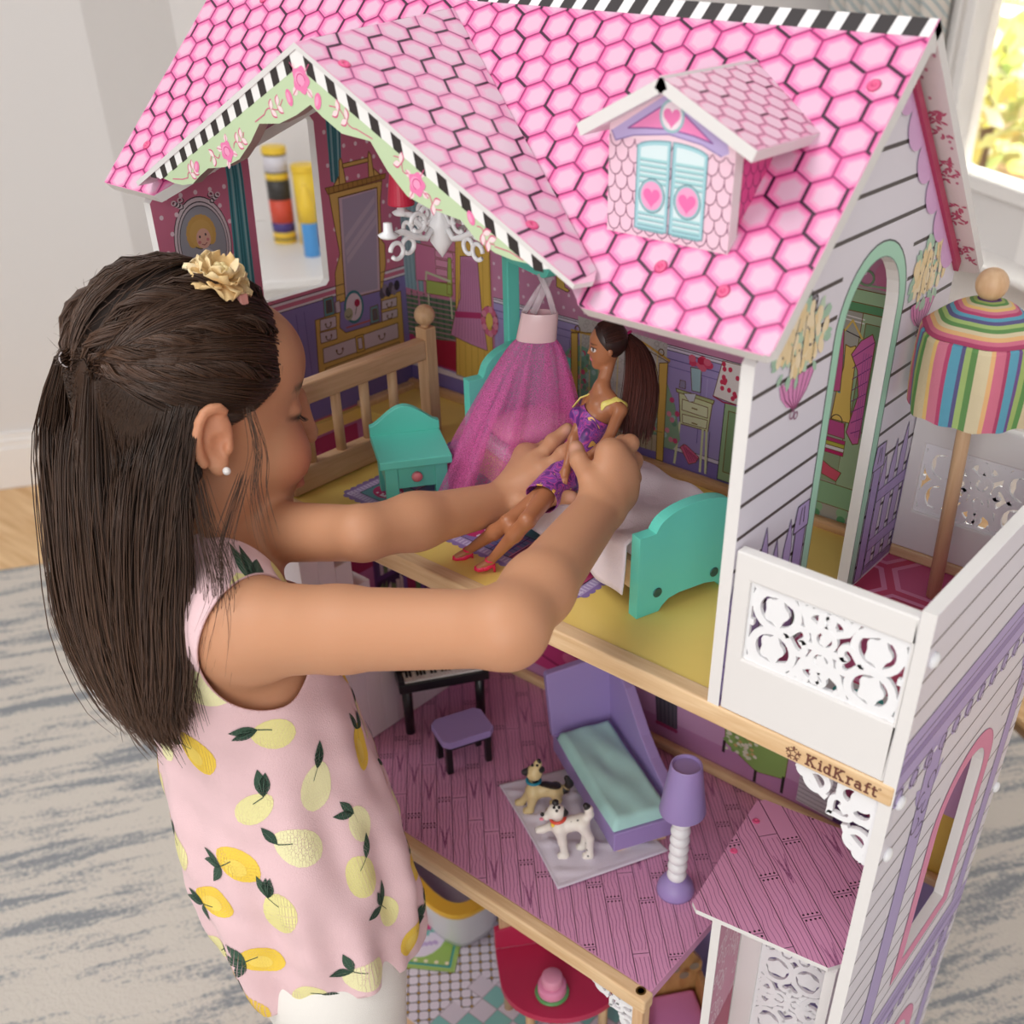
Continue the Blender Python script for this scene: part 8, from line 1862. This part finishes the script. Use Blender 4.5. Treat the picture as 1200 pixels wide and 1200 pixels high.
DG=dict(
 a=dict(FR=(-0.2603,0.1045,-0.3436), FL=(-0.2673,0.0990,-0.3210), HR=(-0.2415,0.1194,-0.3305), HL=(-0.2391,0.1213,-0.3205), ch=(-0.2574,0.1068,-0.3084), nk=(-0.2575,0.1068,-0.2970), hd=(-0.2569,0.1072,-0.2831), mz=(-0.2537,0.1097,-0.2698), rump=(-0.2399,0.1206,-0.3063), t0=(-0.2379,0.1222,-0.3081), t1=(-0.2322,0.1267,-0.3053), t2=(-0.2287,0.1295,-0.2973), t3=(-0.2310,0.1277,-0.2895), er=(-0.2642,0.1014,-0.2806), el=(-0.2512,0.1117,-0.2769), co=(-0.2567,0.1073,-0.2940), mid=(-0.2481,0.1141,-0.3047), eye=(-0.2562,0.1077,-0.2728), ),
 b=dict(FR=(-0.1935,0.0789,-0.3348), FL=(-0.2107,0.0653,-0.3060), HR=(-0.1745,0.0939,-0.3238), HL=(-0.1793,0.0901,-0.3151), ch=(-0.1975,0.0757,-0.2954), nk=(-0.1985,0.0749,-0.2886), hd=(-0.2004,0.0734,-0.2759), mz=(-0.2077,0.0677,-0.2819), rump=(-0.1811,0.0887,-0.2900), t0=(-0.1792,0.0902,-0.2882), t1=(-0.1754,0.0932,-0.2797), t2=(-0.1760,0.0927,-0.2730), t3=(-0.1782,0.0910,-0.2680), er=(-0.1940,0.0785,-0.2767), el=(-0.2009,0.0730,-0.2634), co=(-0.1992,0.0744,-0.2903), mid=(-0.1893,0.0822,-0.2918), eye=(-0.2002,0.0736,-0.2709), tag=(-0.2029,0.0715,-0.2946), no=(-0.2086,0.0669,-0.2782), ),
)

def dog(key, name, label, body_c, dark_c, spots):
    d = {k: np.array(v) for k, v in DG[key].items()}; nn = np.array([-.62, .785, 0]); gz = MZ+.0022
    lo = np.min(list(d.values()), 0)-.02; hi = np.max(list(d.values()), 0)+.02; Fg = Field(lo, hi, .00080)
    def off(p, s): return p+nn*s
    Fg.cap(off(d['ch'], 0), d['mid'], .0088, .0072, .004); Fg.cap(d['mid'], d['rump'], .0070, .0080, .004); Fg.cap(d['ch'], d['nk'], .0068, .0058, .004)
    Fg.ell(d['hd'], (.0085, .0082, .0080), None, .003); dm = d['mz']-d['hd']; dm /= np.linalg.norm(dm); Fg.cap(d['hd']+dm*.003, d['mz'], .0058, .0036, .003); Fg.ell(d['mz']-np.array([0, 0, .0010]), (.0036,)*3, None, .002)
    legs = {}
    for k, at, s in (('FR', 'ch', -.0050), ('FL', 'ch', .0050), ('HR', 'rump', -.0050), ('HL', 'rump', .0050)):
        f = off(d[k], s*(1.2 if k[1] == 'R' else 1.2)); 
        if not (key == 'b' and k == 'FL'): f[2] = gz+.0024
        j = off(d[at], s*.8); mdl = (j+f)/2+np.array([0, 0, .003])*(k[0] == 'H')
        if k[0] == 'H': mdl = mdl+np.array([.78, .62, 0])*.0035
        Fg.cap(j, mdl, .0062, .0044, .003); Fg.cap(mdl, f, .0043, .0036, .002); t = f+np.array([-.35, -.35, 0])*.007-np.array([0, 0, .0004]); Fg.cap(f, t, .0040, .0038, .002)
        for q in (-1, 0, 1): Fg.ell(t+np.array([-.7, -.7, 0])*.0022+np.array([.7, -.7, 0])*q*.0022, (.0019,)*3, None, .001)
        legs[k] = f
    Fg.path([d['t0'], d['t1'], d['t2'], d['t3']], [.0042, .0038, .0036, .0030], .003)
    for k in ('er', 'el'): e = d[k]; Fg.cap(d['hd']*.35+e*.65+np.array([0, 0, .002]), e-np.array([0, 0, .0014]), .0030, .0036, .002)
    V, F = Fg.mesh(); V = relax(V, F, 2, .5); col = np.tile(np.array(lin(body_c)), (len(V), 1)); dk = np.array(lin(dark_c))
    def paint(p, r, c=dk): w_ = np.clip((r-np.linalg.norm(V-p, axis=1))/.0005+.5, 0, 1)[:, None]; col[:] = col*(1-w_)+c*w_
    for p, r in spots(d, legs): paint(np.asarray(p), r)
    eye = d['eye']; cv = np.array(CAM)-eye; cv /= np.linalg.norm(cv)
    D_ = thing(name, label, 'toy dog', (legs['FR'][0], legs['FR'][1], MZ), 'toy dogs on the lilac cloth'); del D_['group']
    ob = npmesh('body', V, F, mat('dog_vinyl', attr='Col', rough=.4, spec=.5), D_, col)
    for s in (-1, 1):
        q = eye+np.array([.78, .62, 0])*.0024*s+cv*.0048; mb = MB(); mb.ball(tuple(q), .0016, 10); mb.build('eye', mat('eye_black', (24, 20, 20), .2), ob, smooth=True)
    mb = MB(); no = d.get('no', d['mz'])+dm*.0034+cv*.002*(key == 'b'); mb.ball(tuple(no), .0021, 12); mb.build('nose', mat('nose_black', (26, 22, 22), .25), ob, smooth=True)
    return D_, d
DA, da = dog('a', 'toy_dog', 'tan and black toy dog with a teal collar and raised muzzle', (206, 184, 134), (38, 34, 34),
    lambda d, l: [(d['er'], .0058), (d['el'], .0050), (d['t0'], .0055), (d['t1'], .0055), (d['t2'], .0058), (d['t3'], .006)]+[(d['rump']*(1-t)+d['nk']*t+np.array([0, 0, .0078]), .0062) for t in np.linspace(0, .85, 9)]+[(d['rump']+np.array([0, 0, -.002]), .0070), (d['mz']+np.array([.002, 0, .003]), .0022)])
DB, db = dog('b', 'toy_dog', 'white toy dog with black spots and a red collar on the lilac cloth', (236, 230, 220), (34, 30, 30),
    lambda d, l: [(d['er'], .0052), (d['el'], .0042), (d['t3'], .0045)]+[(l['FR']*(1-t)+d['ch']*t+np.array([.001, -.003, .0]), .0011) for t in (.05, .2, .36, .52, .66)]+[(l['HR']*(1-t)+d['rump']*t+np.array([.0012, -.0035, 0]), .0012) for t in (.06, .24, .45, .66, .9)]+[(d['mid']*(1-t)+d['rump']*t+np.array([.001*s, -.004, .0055*s]), .0013) for t, s in ((.2, 1), (.55, .6), (.8, 1.1), (.9, -.2))]+[(d['hd']+np.array([.004, -.004, .006]), .0015)])
for d, D_, c, nm in ((da, DA, (24, 126, 150), 'teal_collar_plastic'), (db, DB, (222, 84, 66), 'red_collar_plastic')):
    axd = Vector(d['hd']-d['ch']).normalized(); a = axd.orthogonal().normalized(); b_ = axd.cross(a); cc0 = Vector(d['nk']*.72+d['hd']*.28); mb = MB(); mb.tube([cc0+(a*math.cos(g)+b_*math.sin(g))*.0068 for g in [k*.3696 for k in range(17)]], .0016, 8, closed=True); mb.build('collar', mat(nm, c, .35), D_, smooth=True)
q = Vector(db['tag']); q = q+(CAM-q).normalized()*.006; mb = MB(); mb.ball(tuple(q), .0026, 12, sc=(1, .6, 1.1)); mb.build('tag', mat('yellow_tag', (244, 210, 70), .35), DB, smooth=True)
q = Vector(db['mz'])+Vector((-.003, -.004, -.0032)); mb = MB(); mb.ball(tuple(q), .0022, 12, sc=(1, 1, .5)); mb.build('tongue', mat('pink_tongue', (238, 140, 160), .4), DB, smooth=True)
bpy.context.view_layer.update()
